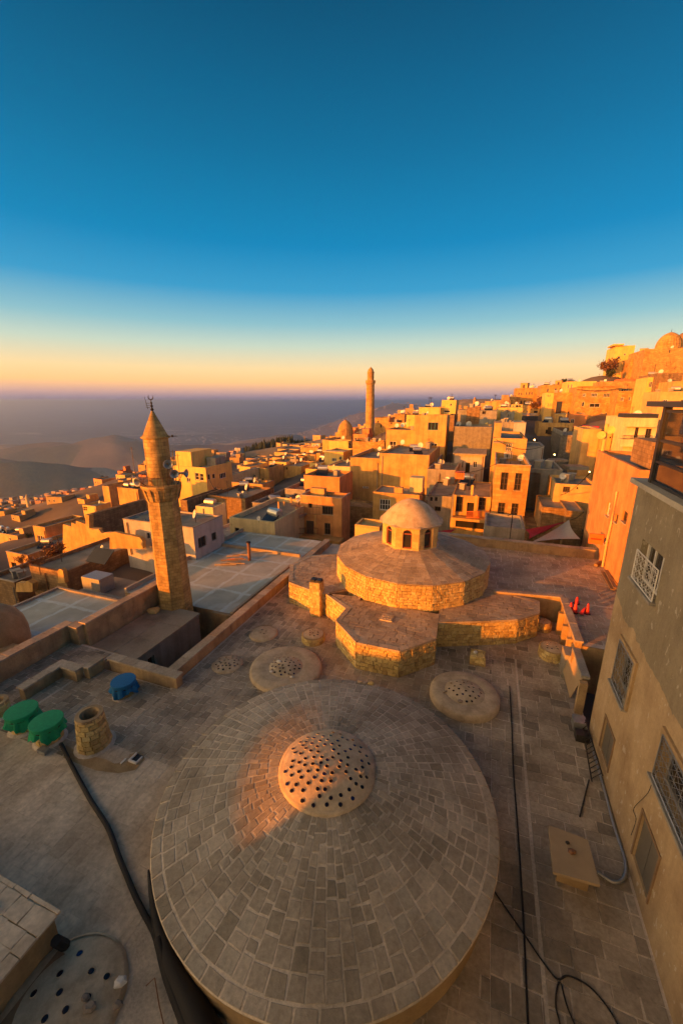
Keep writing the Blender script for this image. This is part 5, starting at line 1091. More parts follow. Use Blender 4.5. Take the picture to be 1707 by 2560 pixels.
for i, (a_, s_) in enumerate(((13.4, .4), (12.9, .32))): tag(MB().box(3.65, 4.05, a_, a_ + s_, 0, .35 - .08 * i).build('meter_box', 'dark_metal' if i else 'grey_metal', None, loc=W(3.8, a_, 0)), ['larger grey box by the wall foot above the ladder', 'smaller dark box by the wall foot at the ladder end'][i], 'box')
pr = [P(*cr3(525, 1220), .05), P(*cr3(630, 1275), .05)]; tag(MB().tube(pr, .03, 6).build('white_rod', 'white_paint', None, loc=pr[0]), 'white rod on the slabs below the round rubble skylight', 'rod')
pr = [P(*cr3(620, 1155), .3), P(*cr3(690, 1200), .05)]; tag(MB().tube(pr, .025, 6).build('white_rod', 'white_paint', None, loc=pr[0]), 'white rod leaning beside the round rubble skylight', 'rod')
sp_t = thing('stone_pier', 'small square rubble pier with a stone on top, right of the front wing', 'pier', W(.4, 16.2, 0)); MB().box(.08, .7, 15.95, 16.5, 0, .42).build('core', 'old_plaster', sp_t)
lay(sp_t, wall_cells((.08, 15.95), (.7, 15.95), 0, .42, .14, .15, .3, 4) + wall_cells((.7, 15.95), (.7, 16.5), 0, .42, .14, .15, .3, 5) + flat_cells([(.08, 15.95), (.7, 15.95), (.7, 16.5), (.08, 16.5)], .42, .25, .2, .35, 6), 'rubble', h=.03, gap=.01, bev=.015, cap=60)
rock('loose_stone', 'pale stone on the small square pier', W(.3, 16.2, .46), .12, 'white_paint', 90)
CN = [(695, 850, .46, 0, 'slim red cone, leftmost of the five'), (728, 872, .8, 0, 'tallest red cone, second from the left'), (742, 800, .42, 0, 'red cone behind the tallest one'), (775, 888, .46, .6, 'red cone tipped to one side in the middle'), (822, 878, .62, 0, 'red cone furthest right, standing alone')]
for x, y, hh, tl, lb in CN:
    hh *= .85; c_ = P(*cr3(x, y), TZ + .01); t = thing('traffic_cone', lb, 'traffic cone', c_, 'red cones on the terrace'); m_ = MB(); m_.lathe(c_, [(.11, .02), (.035, hh), (.02, hh + .01)], 16); o1 = m_.build('cone', 'red_plastic', t, True); m2 = MB(); m2.lathe(c_, [(.16, 0), (.15, .03), (.11, .035)], 8, cap=False); m2.build('base', 'black_rubber', t)
    if tl: t.rotation_euler = (0, tl, .4)
for i, (p_, q_) in enumerate((((890, 505), (935, 480)), )): a_ = P(*cr3(*p_), TZ + .08); b_ = P(*cr3(*q_), TZ + .08); tag(MB().tube([a_, b_], .12, 10).build('short_log', 'wood', None, loc=a_), 'short log lying by the corner of the orange house', 'log')
for i, (x0, y0, x1, y1) in enumerate(((945, 560, 1020, 695), (970, 545, 1045, 685))):
    a_ = P(*cr3(x0, y0), TZ + .05 + .12 * i); b_ = P(*cr3(x1, y1), TZ + .05 + .12 * i); d_ = (b_ - a_).normalized(); s_ = Vector((-d_.y, d_.x, 0)) * .1
    tag(MB().hexa([a_ - s_, b_ - s_, b_ + s_, a_ + s_], [x + UP * .05 for x in (a_ - s_, b_ - s_, b_ + s_, a_ + s_)]).build('plank', 'wood', None, loc=a_), ['lower plank by the foot of the orange house', 'upper plank by the foot of the orange house'][i], 'plank')
q_ = (.28, .0); 

# ================================================================== right hand building with grilled windows and glass room
rbld = thing('rendered_building', 'tall two tone rendered building on the right with grilled windows', 'building', W(8, 9, -4))
fR = Face((4.15, 13.55), (4.15, -8), -4, 8.72)
openings = [((10.86, 12.40), (6.28, 7.42), 'win'), ((11.1, 12.3), (2.98, 4.36), 'win'), ((7.0, 8.93), (3.0, 4.1), 'win'), ((11.35, 12.3), (.55, 1.68), 'shut'), ((8.03, 9.03), (.49, 1.82), 'shut'), ((3.5, 5.0), (3.0, 4.1), 'win')]
holes = [(13.55 - a_[1], 13.55 - a_[0], z_[0] + 4, z_[1] + 4) for a_, z_, k_ in openings]
# the wall is pierced in two bands so that grey cement above and tan render below are separate skins
mb = MB(); pierced(mb, fR, holes, .22); mb.box(4.16, 14, -8, 13.54, -4, 8.71) if False else None
pierced(mb, Face((14, 13.55), (4.15, 13.55), -4, 8.72), []); mb.poly([W(b, a, 8.72) for b, a in ((4.15, -8), (14, -8), (14, 13.55), (4.15, 13.55))])
m, n, l, b = nodes_of('two_tone'); p = pos_n(n); sx = n.new('ShaderNodeSeparateXYZ'); l.new(p, sx.inputs[0])
aa = math_n(n, l, 'ADD', math_n(n, l, 'MULTIPLY', sx.outputs[0], GA[0]), math_n(n, l, 'MULTIPLY', sx.outputs[1], GA[1]))
e1 = noise(n, l, p, .9, 6, .6); e2 = noise(n, l, p, 14, 4, .7)
mpn = n.new('ShaderNodeMapping'); mpn.inputs['Scale'].default_value = (3, 3, .3); l.new(p, mpn.inputs[0]); e3 = noise(n, l, mpn.outputs[0], 1.3, 5, .6)
# edge of the grey coat: sloping from (a 13.5, z 5.2) to (a 9.5, z 4.9) with a ragged lower side
lim = math_n(n, l, 'ADD', math_n(n, l, 'ADD', 5.0, math_n(n, l, 'MULTIPLY', math_n(n, l, 'SUBTRACT', aa, 12.0), .09)), math_n(n, l, 'MULTIPLY', math_n(n, l, 'SUBTRACT', e1, .5), 1.0))
up_ = math_n(n, l, 'GREATER_THAN', sx.outputs[2], lim)
tan_c = rampn(n, l, e1, [(.3, (.33, .22, .115)), (.55, (.46, .33, .18)), (.75, (.52, .38, .23))]); grey_c = rampn(n, l, e1, [(.3, (.23, .185, .115)), (.65, (.32, .26, .165))])
c = mix(n, l, 'MIX', up_, tan_c, grey_c); sc_ = n.new('ShaderNodeMath'); sc_.operation = 'GREATER_THAN'; mp3 = n.new('ShaderNodeMapping'); mp3.inputs['Scale'].default_value = (1.6, 1.6, .9); l.new(p, mp3.inputs[0]); l.new(noise(n, l, mp3.outputs[0], 4.2, 3, .55), sc_.inputs[0]); sc_.inputs[1].default_value = .66
c = mix(n, l, 'MIX', math_n(n, l, 'MULTIPLY', sc_.outputs[0], .45), c, (.62, .56, .46)); c = mix(n, l, 'MULTIPLY', .22, c, rampn(n, l, e3, [(.35, (.55, .52, .48)), (.6, (1.08, 1.08, 1.08))])); c = mix(n, l, 'MULTIPLY', .5, c, rampn(n, l, e2, [(.3, (.75, .75, .75)), (.7, (1.15, 1.15, 1.15))]))
l.new(c, b.inputs['Base Color']); b.inputs['Roughness'].default_value = .95; bump(n, l, b, math_n(n, l, 'ADD', e2, math_n(n, l, 'MULTIPLY', e1, 2)), .6, .03)
mb.build('wall', 'two_tone', rbld)
MB().box(3.98, 14, -8, 13.7, 8.725, 8.86).build('roof_ledge', 'roof_pale', rbld)
for i, (h_, (ar, zr, kd)) in enumerate(zip(holes, openings)):
    if kd == 'win':
        w = window(rbld, fR, h_, 'w' if i == 0 else 'g', .22, 3 if i == 0 else 2, 1)
        m_ = MB(); fR.boxy(m_, h_[0] - .08, h_[1] + .08, h_[2] - .07, h_[2] - .003, -.02, .14); m_.build('sill', 'cement', w)
        if i > 0:
            m_ = MB(); fR.boxy(m_, h_[0] - .13, h_[0] - .003, h_[2] - .003, h_[3] + .12, -.01, .06); fR.boxy(m_, h_[1] + .003, h_[1] + .13, h_[2] - .003, h_[3] + .12, -.01, .06); fR.boxy(m_, h_[0] - .003, h_[1] + .003, h_[3] + .003, h_[3] + .12, -.01, .06); m_.build('surround', 'tan_render', w)
        g = MB(); x0, x1, y0, y1 = h_; y1g = y1 if i else y0 + (y1 - y0) * .72; o_ = .07; s_ = .011
        for a_, b_ in (((x0, y0), (x1, y0)), ((x1, y0), (x1, y1g)), ((x1, y1g), (x0, y1g)), ((x0, y1g), (x0, y0))): g.tube([fR.at(*a_, o_), fR.at(*b_, o_)], s_ * 1.5, 5)
        nx_ = 5 if i != 2 else 6; ny_ = 4; dx, dy = (x1 - x0) / nx_, (y1g - y0) / ny_
        for u_ in range(nx_):
            for v_ in range(ny_):
                X, Y_ = x0 + u_ * dx, y0 + v_ * dy
                for a_, b_ in (((0, 0), (1, 1)), ((1, 0), (0, 1)), ((.5, 0), (.5, 1)), ((0, .5), (1, .5)), ((.5, 0), (1, .5)), ((0, .5), (.5, 1))):
                    g.tube([fR.at(X + a_[0] * dx, Y_ + a_[1] * dy, o_), fR.at(X + b_[0] * dx, Y_ + b_[1] * dy, o_)], s_ * .55, 3)
        g.build('grille', 'white_paint' if i == 0 else 'grey_metal', rbld)
    else:
        m_ = MB(); x0, x1, y0, y1 = h_; xm = (x0 + x1) / 2; fR.boxy(m_, x0, xm - .01, y0, y1, -.1, -.05); fR.boxy(m_, xm + .01, x1, y0, y1, -.1, -.05); m_.build('shutter', 'shutter_grey', rbld)
        m_ = MB(); fR.boxy(m_, x0 - .06, x0 - .003, y0, y1 + .06, -.01, .03); fR.boxy(m_, x1 + .003, x1 + .06, y0, y1 + .06, -.01, .03); fR.boxy(m_, x0 - .003, x1 + .003, y1 + .003, y1 + .06, -.01, .03); m_.build('shutter_frame', 'wood', rbld)
cab = [W(4.10, a_, z_) for a_, z_ in [on_b(*cBR(x, y), 4.10) for x, y in [(1400, 215), (1365, 240), (1320, 370), (1220, 480), (1235, 560), (1200, 670)]]]; tag(MB().tube(curve_pts(cab), .008, 4).build('wall_wire', 'black_rubber', None, loc=cab[0]), 'thin wire hanging down the tan wall beside the lowest grilled window', 'wire')
# glass room on top
gr = thing('glass_room', 'glazed roof room with black steel frame on top of the right building', 'room', W(8, 8, 8.86))
A0_, A1_ = 13.1, 4.0; m_ = MB(); m_.box(4.0, 9.5, A1_, 13.65, 10.86, 11.0); m_.build('roof_slab', 'dark_metal', gr)
for a_ in (12.95, 10.6, 8.2, 5.8): MB().box(4.2, 4.36, a_ - .08, a_ + .08, 8.865, 10.855).build('post', 'dark_metal', gr)
for b_ in (6.0, 8.0): MB().box(b_ - .08, b_ + .08, 12.87, 13.03, 8.865, 10.855).build('post', 'dark_metal', gr)
for z_ in (8.87, 9.42, 9.97, 10.72): MB().box(4.22, 4.32, A1_, 12.86, z_, z_ + .07).build('rail', 'dark_metal', gr); MB().box(4.37, 9.4, 12.9, 12.98, z_, z_ + .07).build('rail', 'dark_metal', gr)
panes = [12.87, 10.68, 8.28, 5.88]
for i in range(3):
    for z0_, z1_ in ((8.945, 9.415), (9.495, 9.965), (10.045, 10.715)): MB().box(4.26, 4.28, panes[i + 1] + .01 if i < 3 else 4, panes[i] - .17 if i else panes[i] - .01, z0_, z1_).build('pane', 'big_pane', gr)
MB().box(4.9, 9.2, A1_, 12.5, 8.87, 10.8).build('curtain', 'blue_grey', gr)

# orange house beyond the terrace
oh = [h for h in HOUSES if 0]
def box_house(label, b0, b1, a0, a1, z0, z1, mat, wins=(), kf=None, par=.3, name='stone_house', cat='house', face='L', roof='roof_cement'):
    h = dict(label=label, k=kf, b0=b0, b1=b1, a0=a0, a1=a1, z0=z0 + 3.5, z1=z1, mat=mat, wins=(), swins=(), par=par, name=name, cat=cat, roof=roof, extra=(), sd='L')
    t = thing(name, label, cat, W((b0 + b1) / 2, (a0 + a1) / 2, z0)); mb = MB(); L_ = Face((b0, a1), (b0, a0), z0, z1); hs = []
    for w in wins:
        p, q_ = on_b(*kf(w[0], (w[1] + w[3]) / 2), b0), on_b(*kf(w[2], (w[1] + w[3]) / 2), b0); zc = (on_b(*kf((w[0] + w[2]) / 2, w[3]), b0)[1], on_b(*kf((w[0] + w[2]) / 2, w[1]), b0)[1]); hs.append(((a1 - p[0], a1 - q_[0], zc[0] - z0, zc[1] - z0), w))
    pierced(mb, L_, [x[0] for x in hs])
    for f in (Face((b0, a0), (b1, a0), z0, z1), Face((b1, a0), (b1, a1), z0, z1), Face((b1, a1), (b0, a1), z0, z1)): pierced(mb, f, [])
    tk = .2; o = [(b0, a0), (b1, a0), (b1, a1), (b0, a1)]; i_ = [(b0 + tk, a0 + tk), (b1 - tk, a0 + tk), (b1 - tk, a1 - tk), (b0 + tk, a1 - tk)]
    for j in range(4):
        j2 = (j + 1) % 4; mb.poly([W(*o[j], z1), W(*o[j2], z1), W(*i_[j2], z1), W(*i_[j], z1)]); mb.poly([W(*i_[j], z1), W(*i_[j2], z1), W(*i_[j2], z1 - par), W(*i_[j], z1 - par)])
    mb.build('wall', mat, t); MB().poly([W(*p, z1 - par + .005) for p in i_]).build('roof', roof, t)
    for x, w in hs: window(t, L_, x, w[4], nx=w[5], ny=w[6], sill=True)
    return t
def bz(k, x, y, b): return on_b(*k(x, y), b)
t_or = box_house('tall orange plastered house beyond the raised terrace, with drainpipe and small windows', 7.3, 15, 24.0, 33.0, -5, 7.65, 'orange_wall', [(648, 975, 692, 1165, 'w', 1, 2), (832, 1085, 898, 1235, 'b', 2, 1), (745, 1120, 785, 1235, 'b', 1, 1), (608, 1400, 645, 1480, 'w', 1, 1)], c8, par=.25)
m_ = MB(); zz = [bz(c8, x, y, 7.2) for x, y in ((770, 860), (700, 1250), (655, 1450))]; pts = [W(7.2, zz[0][0], zz[0][1]), W(7.2, zz[1][0], zz[1][1]), W(7.2, zz[2][0], zz[2][1]), W(7.18, zz[2][0] - .1, 1.3)]; m_.tube(pts, .06, 8); m_.build('drainpipe', 'cream', t_or)
MB().box(7.8, 12, 24.5, 27.5, 7.66, 9.0).build('roof_room', 'brown', t_or)
a_, z_ = bz(c8, 535, 1425, 6.9); sg = thing('hanging_sign', 'small orange signboard projecting from the orange house', 'sign', W(7.0, a_, z_ - .4)); MB().box(6.45, 7.25, a_ - .06, a_ + .06, z_ - .32, z_ + .32).build('board', 'orange_paint', sg); MB().box(6.55, 7.12, a_ - .072, a_ - .062, z_ - .04, z_ + .04).build('lettering_strip', 'red_plastic', sg)
m_ = MB(); pts = [bz(c8, 540, 310, 7.6), bz(c8, 545, 550, 7.6)]; t = thing('dish_mast', 'yellow painted mast with two satellite dishes on the orange house corner', 'satellite dish', W(7.5, 32.5, 7.6)); MB().tube([W(7.5, 32.5, 7.2), W(7.5, 32.5, 9.5)], .11, 8).build('mast', 'yellow', t)
def dish_mesh(c, r, d, mb, m=0):
    d = d.normalized(); u = d.cross(UP).normalized(); w = u.cross(d); vs = [c]; fs = []
    for j, k in enumerate((.5, 1)):
        for i in range(14):
            t_ = 2 * PI * i / 14; vs.append(c + (u * math.cos(t_) + w * math.sin(t_)) * r * k + d * r * .22 * k * k)
    fs = [(0, 1 + i, 1 + (i + 1) % 14) for i in range(14)] + [(1 + i, 15 + i, 15 + (i + 1) % 14, 1 + (i + 1) % 14) for i in range(14)]
    mb.add(vs, fs, m)
for k_, (dx, dz2) in enumerate(((-.28, 8.75), (.22, 9.1))): m_ = MB(); dish_mesh(W(7.5 + dx, 32.3, dz2), .27, Vector((-.6, -.8, .15)), m_); m_.build('dish', 'yellow', t)

# ================================================================== near minaret
MY = 20.75; mz = lambda v: Yd(430, v, MY).z; mcx = Yd(439, 1500, MY).x
MC = Vector((mcx, MY, -1.0)); mt = thing('stone_minaret', 'near eight sided stone minaret with balcony, cone top and loudspeakers', 'minaret', MC)
ph8 = rad(-80.5) ; R8 = .93
zc0, zc1, zu, zk = mz(1248), mz(1212), mz(1092), mz(1028)
mb = MB(); mb.lathe(MC, [(R8, 0), (R8 * .84, zc0 + 1)], 8, a0=ph8, cap=False); mb.build('shaft', 'minaret_stone', mt)
mb = MB(); mb.lathe(MC, [(R8 * .84, zc0 + 1), (R8 * .89, zc0 + 1.1), (R8 * .9, zc0 + 1.2), (R8 * .98, zc1 + .75), (R8 * 1.05, zc1 + .88), (R8 * 1.09, zc1 + .98), (R8 * 1.09, zc1 + 1.06), (.5, zc1 + 1.06)], 16, a0=ph8, cap=False); mb.build('balcony', 'minaret_stone', mt)
mb = MB()
for i in range(16):
    t_ = ph8 + 2 * PI * i / 16; d_ = Vector((math.cos(t_), math.sin(t_), 0)); s_ = Vector((-d_.y, d_.x, 0)) * .07; p0 = MC + d_ * (R8 * .80) + UP * (zc0 + 1.02); p1 = MC + d_ * (R8 * .99) + UP * (zc1 + .88)
    mb.hexa([p0 - s_, p0 + s_, p1 + s_, p1 - s_], [x + d_ * .09 for x in (p0 - s_, p0 + s_, p1 + s_, p1 - s_)])
mb.build('corbel', 'minaret_stone', mt)
RU = .61; mb = MB(); mb.lathe(MC, [(RU, zc1 + 1.0), (RU * .98, zu + .92), (RU * 1.12, zu + .94), (RU * 1.15, zu + .97), (RU * 1.15, zu + 1.03), (RU * .9, zu + 1.035)], 32, cap=False); mb.build('upper_shaft', 'minaret_stone', mt)
mb = MB(); mb.lathe(MC, [(RU * 1.04, zu + 1.03), (RU * .93, zu + 1.13), (.06, zk + 1.0), (.01, zk + 1.03)], 24); mb.build('cone_roof', 'minaret_stone', mt, True)
mb = MB(); z0_ = zk + 1.0; mb.lathe(MC, [(.03, z0_), (.09, z0_ + .08), (.03, z0_ + .16), (.075, z0_ + .25), (.03, z0_ + .33), (.055, z0_ + .41), (.02, z0_ + .48), (.02, z0_ + .56)], 10)
cc = MC + UP * (z0_ + .68)
arc = [cc + Vector((math.cos(t_), 0, math.sin(t_))) * .12 for t_ in [rad(-235 + 290 * i / 14) for i in range(15)]]
mb.tube(arc, [.006 + .022 * math.sin(PI * i / 14) for i in range(15)], 6); mb.build('crescent_finial', 'dark_metal', mt)
mb = MB(); 
for i in range(24):
    t_ = 2 * PI * i / 24; d_ = Vector((math.cos(t_), math.sin(t_), 0)); mb.tube([MC + d_ * .96 + UP * (zc1 + 1.05), MC + d_ * .96 + UP * (zc1 + 1.5)], .012, 4)
ringp = [MC + Vector((math.cos(2 * PI * i / 24), math.sin(2 * PI * i / 24), 0)) * .96 + UP * (zc1 + 1.5) for i in range(25)]; mb.tube(ringp, .014, 4); mb.build('railing', 'rust', mt)
def speaker_horn(pos, d, parent):
    d = d.normalized(); u = d.cross(UP).normalized(); w = u.cross(d); mb = MB(); n_ = 14; vs = []
    for r, z in ((.05, -.22), (.06, 0), (.09, .1), (.2, .22), (.23, .24), (.18, .2), (.06, .06)):
        for i in range(n_): t_ = 2 * PI * i / n_; vs.append(pos + d * z + (u * math.cos(t_) + w * math.sin(t_)) * r)
    mb.add(vs, [(j * n_ + i, j * n_ + (i + 1) % n_, (j + 1) * n_ + (i + 1) % n_, (j + 1) * n_ + i) for j in range(6) for i in range(n_)]); return mb.build('horn', 'grey_metal', parent, True)
sl_ = [(-1.1, -.5, .95, (-1, -.6, 0), 'pale loudspeaker horn on the left of the near minaret balcony'), (-.75, -.95, .9, (-.3, -1, 0), 'second pale loudspeaker horn on the left of the near minaret balcony'), (.85, -.75, 1.75, (.5, -1, .1), 'upper loudspeaker horn on the right of the near minaret'), (1.05, -.55, 1.25, (.6, -1, 0), 'lower loudspeaker horn on the right of the near minaret'), (1.4, -.2, 1.2, (1, -.1, 0), 'outer loudspeaker horn pointing right from the near minaret')]
for dx, dy, dz2, d_, lb in sl_:
    dx *= .88; dy *= .88; p_ = MC + Vector((dx, dy, zc1 + .45 + dz2)); t = thing('loudspeaker', lb, 'loudspeaker', p_); speaker_horn(p_, Vector(d_), t); MB().tube([p_ + Vector((0, 0, -.05)), MC + Vector((dx * .75, dy * .75, zc1 + 1.07))], .018, 5).build('bracket', 'dark_metal', t)
for dx, dy, h0, hh, lb in ((1.15, -.3, 1.0, 1.7, 'tall thin antenna pole right of the near minaret balcony'), (-1.2, -.2, 1.0, 2.0, 'tall thin antenna pole left of the near minaret balcony'), (1.0, -.5, 1.0, 1.9, 'second antenna pole right of the near minaret balcony')):
    p_ = MC + Vector((dx, dy, zc1 + h0)); m_ = MB(); m_.tube([p_, p_ + UP * hh], .014, 5); m_.tube([p_ + UP * (hh - .1) - Vector((.12, 0, 0)), p_ + UP * (hh - .1) + Vector((.12, 0, 0))], .01, 4); tag(m_.build('antenna', 'dark_metal', None, loc=p_), lb, 'antenna')
p_ = MC + Vector((-.28, -.05, z0_ + .1)); m_ = MB(); m_.tube([p_ + Vector((.1, 0, 0)), p_ + Vector((.0, 0, .6))], .012, 4)
for k_ in range(3): m_.tube([p_ + Vector((.0, 0, .1 + .1 * k_)), p_ + Vector((.22, 0, .08 + .1 * k_))], .008, 4)
tag(m_.build('antenna', 'dark_metal', None, loc=p_), 'small comb antenna beside the crescent of the near minaret', 'antenna')
p_ = MC + Vector((.95, -.2, zu + 1.05)); m_ = MB(); m_.tube([p_ - Vector((.3, 0, 0)), p_ + Vector((.25, 0, 0))], .015, 4); m_.lathe(p_ - UP * .05, [(.05, 0), (.07, .06), (.03, .12)], 8); tag(m_.build('lamp_bracket', 'dark_metal', None, loc=p_), 'small lamp on a bracket under the cone of the near minaret', 'lamp')
rock('rubble_block', 'broken masonry lump at the foot of the near minaret, left one', W(-17.3, 14.5, z_r), .35, 'old_plaster', 71); rock('rubble_block', 'broken masonry lump at the foot of the near minaret, right one', W(-16.4, 15.0, z_r), .4, 'ashlar', 72)

# ================================================================== far round minaret and ribbed domes
uy = 150; um = Yd(*c4(640, 560), uy); ut = Yd(919, 921, uy); MH = ut.z - um.z; ub = Yd(*c4(645, 600), uy); uc = Vector((ub.x, uy, ub.z - 6)); um_t = thing('round_minaret', 'tall round sandstone minaret rising from the middle of the old town', 'minaret', uc)
pxm = lambda n_: n_ / FPX * uy
zf = lambda v: Yd(919, v, uy).z - uc.z
mb = MB(); R0 = pxm(10.2); mb.lathe(uc, [(R0 * 1.35, 0), (R0 * 1.35, zf(1091)), (R0 * 1.02, zf(1076)), (R0 * 1.02, zf(1040)), (R0 * .93, zf(962))], 24, cap=False); mb.build('shaft', 'sand', um_t, True)
mb = MB(); mb.lathe(uc, [(R0 * .93, zf(962)), (R0 * 1.15, zf(957)), (R0 * 1.15, zf(951)), (R0 * .7, zf(951))], 24, cap=False); mb.build('balcony', 'sand', um_t)
mb = MB(); mb.lathe(uc, [(R0 * .78, zf(952)), (R0 * .78, zf(933)), (R0 * .86, zf(932)), (R0 * .72, zf(928)), (R0 * .55, zf(923)), (R0 * .25, zf(920)), (.05, zf(917))], 24); mb.build('dome_cap', 'sand', um_t, True)
for z_ in (1050, 1020, 990): MB().lathe(uc, [(R0 * 1.03, zf(z_)), (R0 * 1.06, zf(z_ - 1)), (R0 * 1.03, zf(z_ - 2))], 24, cap=False).build('ring_moulding', 'sand', um_t)
def ribbed_dome(label, c, R, hh, drumh, mat, ribs=30, point=.12):
    t = thing('ribbed_dome', label, 'dome', c); mb = MB(); mb.lathe(c, [(R * 1.08, -3), (R * 1.08, drumh), (R * .95, drumh)], 8, cap=False); mb.build('drum', mat, t); n_ = ribs * 4; vs = []; K = 12
    for j in range(K + 1):
        t_ = PI / 2 * j / K; rr = R * math.cos(t_) ** .85 if j < K else .02; z = drumh + hh * math.sin(t_) + hh * point * (j / K) ** 4
        for i in range(n_):
            a_ = 2 * PI * i / n_; k = 1 + .035 * math.cos(ribs * a_) * min(1, (K - j) / 3); vs.append(c + Vector((rr * k * math.cos(a_), rr * k * math.sin(a_), z)))
    m2 = MB(); m2.add(vs, [(j * n_ + i, j * n_ + (i + 1) % n_, (j + 1) * n_ + (i + 1) % n_, (j + 1) * n_ + i) for j in range(K) for i in range(n_)]); m2.build('shell', mat, t, True); MB().tube([c + UP * (drumh + hh * 1.1), c + UP * (drumh + hh * 1.32)], R * .02, 5).build('finial', 'dark_metal', t); return t
c_ = Yd(*c4(333, 590), 118); ribbed_dome('ribbed sandstone dome left of the tall round minaret', c_, 19.3 / FPX * 118, 33 / FPX * 118, .6, 'sand')
c_ = Yd(*c7(1365, 285), 135); ribbed_dome('ribbed dome crowning the stone building on the hill', c_, 25 / FPX * 135, 31 / FPX * 135, .5, 'sand', 26)
c_ = Yd(*c7(1570, 240), 150); ribbed_dome('darker dome behind the ribbed hill dome at the right edge', c_, 20 / FPX * 150, 26 / FPX * 150, .5, 'brown', 20)
for k_, x, y0, y1, w_, d_, lb in ((c5, 545, 65, 215, 18, 210, 'small stubby minaret with onion top on the skyline'), (c3, 1107, 208, 285, 7, 330, 'tiny distant minaret on the ridge behind the pine wood')):
    p0, p1 = Yd(*k_(x, y1), d_), Yd(*k_(x, y0), d_); R_ = w_ / K5 / FPX * d_; Hh = p1.z - p0.z; c_ = Vector((p0.x, p0.y, p0.z - 4)); t = thing('small_minaret', lb, 'minaret', c_); MB().lathe(c_, [(R_ * 1.3, 0), (R_ * 1.2, 4), (R_, 4 + Hh * .3), (R_, 4 + Hh * .7)], 12, cap=False).build('shaft', 'sand', t); MB().lathe(c_, [(R_ * 1.25, 4 + Hh * .7), (R_ * 1.25, 4 + Hh * .74), (R_ * .8, 4 + Hh * .76), (R_ * .8, 4 + Hh * .88), (R_ * .4, 4 + Hh * .96), (.02, 4 + Hh)], 12).build('top', 'sand', t)
p0, p1 = Yd(*c1(395, 520), 210), Yd(*c1(360, 280), 210); c_ = Vector((p0.x, p0.y, p0.z - 3)); R_ = 4.2 / FPX * 230; t = thing('white_minaret', 'slender pale minaret among the houses low on the left slope', 'minaret', c_); MB().lathe(c_, [(R_, 0), (R_ * .8, (p1.z - p0.z) * .75 + 3)], 12, cap=False).build('shaft', 'cream', t); MB().lathe(c_, [(R_ * 1.1, (p1.z - p0.z) * .75 + 3), (R_ * 1.1, (p1.z - p0.z) * .78 + 3), (R_ * .6, (p1.z - p0.z) * .8 + 3), (.02, (p1.z - p0.z) + 3)], 12).build('top', 'cream', t)

# ================================================================== details added by picture measure
def pbox(name, mat, parent, k, x0, y0, x1, y1, a, dep, d0=0.0):
    b0, z1 = on_a(*k(x0, y0), a); b1 = b_at(k(x1, 0)[0], a, z1); z0 = on_a(*k(x0, y1), a)[1]; return MB().box(b0, b1, a + d0, a + d0 + dep, z0, z1).build(name, mat, parent)
def find(lab): return [h for h in HOUSES if h['label'].startswith(lab)][0]
# stepped broken wall and other free standing wall pieces
def polywall(label, k, pts, a, th, mat, name='ruined_wall', cat='wall'):
    q_ = [on_a(*k(x, y), a) for x, y in pts]; f = [W(b, a, z) for b, z in q_]; bk = [W(b, a + th, z) for b, z in q_]; n_ = len(pts); mb = MB(); o_ = W(sum(x[0] for x in q_) / n_, a, min(x[1] for x in q_))
    mb.add(f + bk, [tuple(range(n_))[::-1], tuple(range(n_, 2 * n_))] + [(i, (i + 1) % n_, n_ + (i + 1) % n_, n_ + i) for i in range(n_)]); return tag(mb.build(name, mat, None, loc=o_), label, cat)
for i, (pts, lb) in enumerate(([[(825, 680), (935, 715), (935, 1120), (880, 1120)], 'lowest step of the sunlit stepped wall, at its left end'],)): pass
st = thing('stepped_wall', 'sunlit broken wall with saw-tooth stepped top, left of the near minaret', 'wall', W(*on_a(*c1(1000, 1120), 27.2)[:1], 27.2, on_a(*c1(1000, 1120), 27.2)[1]))
for x0, y0, x1, y1, yb in ((826, 680, 935, 715, 1110), (936, 660, 996, 682, 1110), (997, 636, 1120, 682, 1110), (1121, 556, 1168, 566, 1110), (1169, 735, 1290, 748, 1110), (1291, 800, 1440, 830, 1110)):
    q_ = [on_a(*c1(*p), 27.2) for p in ((x0, yb), (x1, yb), (x1, y1), (x0, y0))]; m_ = MB(); f = [W(b, 27.2, z) for b, z in q_]; g2 = [W(b, 27.7, z) for b, z in q_]; m_.hexa(g2, f); m_.build('wall_step', 'sand_plain', st)
polywall('small peaked wall fragment in front of the broken sunlit brick house', c1, [(215, 1450), (330, 1455), (360, 1420), (430, 1460), (430, 1568), (215, 1568)], 17.6, .4, 'sand_plain')
polywall('sunlit wall stub rising at the corner of the broken brick front', c1, [(760, 1280), (790, 1265), (825, 1290), (852, 1450), (762, 1450)], 18.3, .3, 'sand_plain')
polywall('row of broken arches on the skyline of the roofless brick house', c1, [(1180, 760), (1290, 745), (1330, 800), (1400, 790), (1568, 800), (1568, 850), (1180, 860)], 25.5, .3, 'sand_plain')
polywall('long low wall with doorway stubs behind the grey solar panel roof', c2, [(130, 1215), (190, 1200), (330, 1235), (420, 1250), (520, 1275), (560, 1330), (560, 1420), (130, 1420)], 21.5, .3, 'sand_plain')
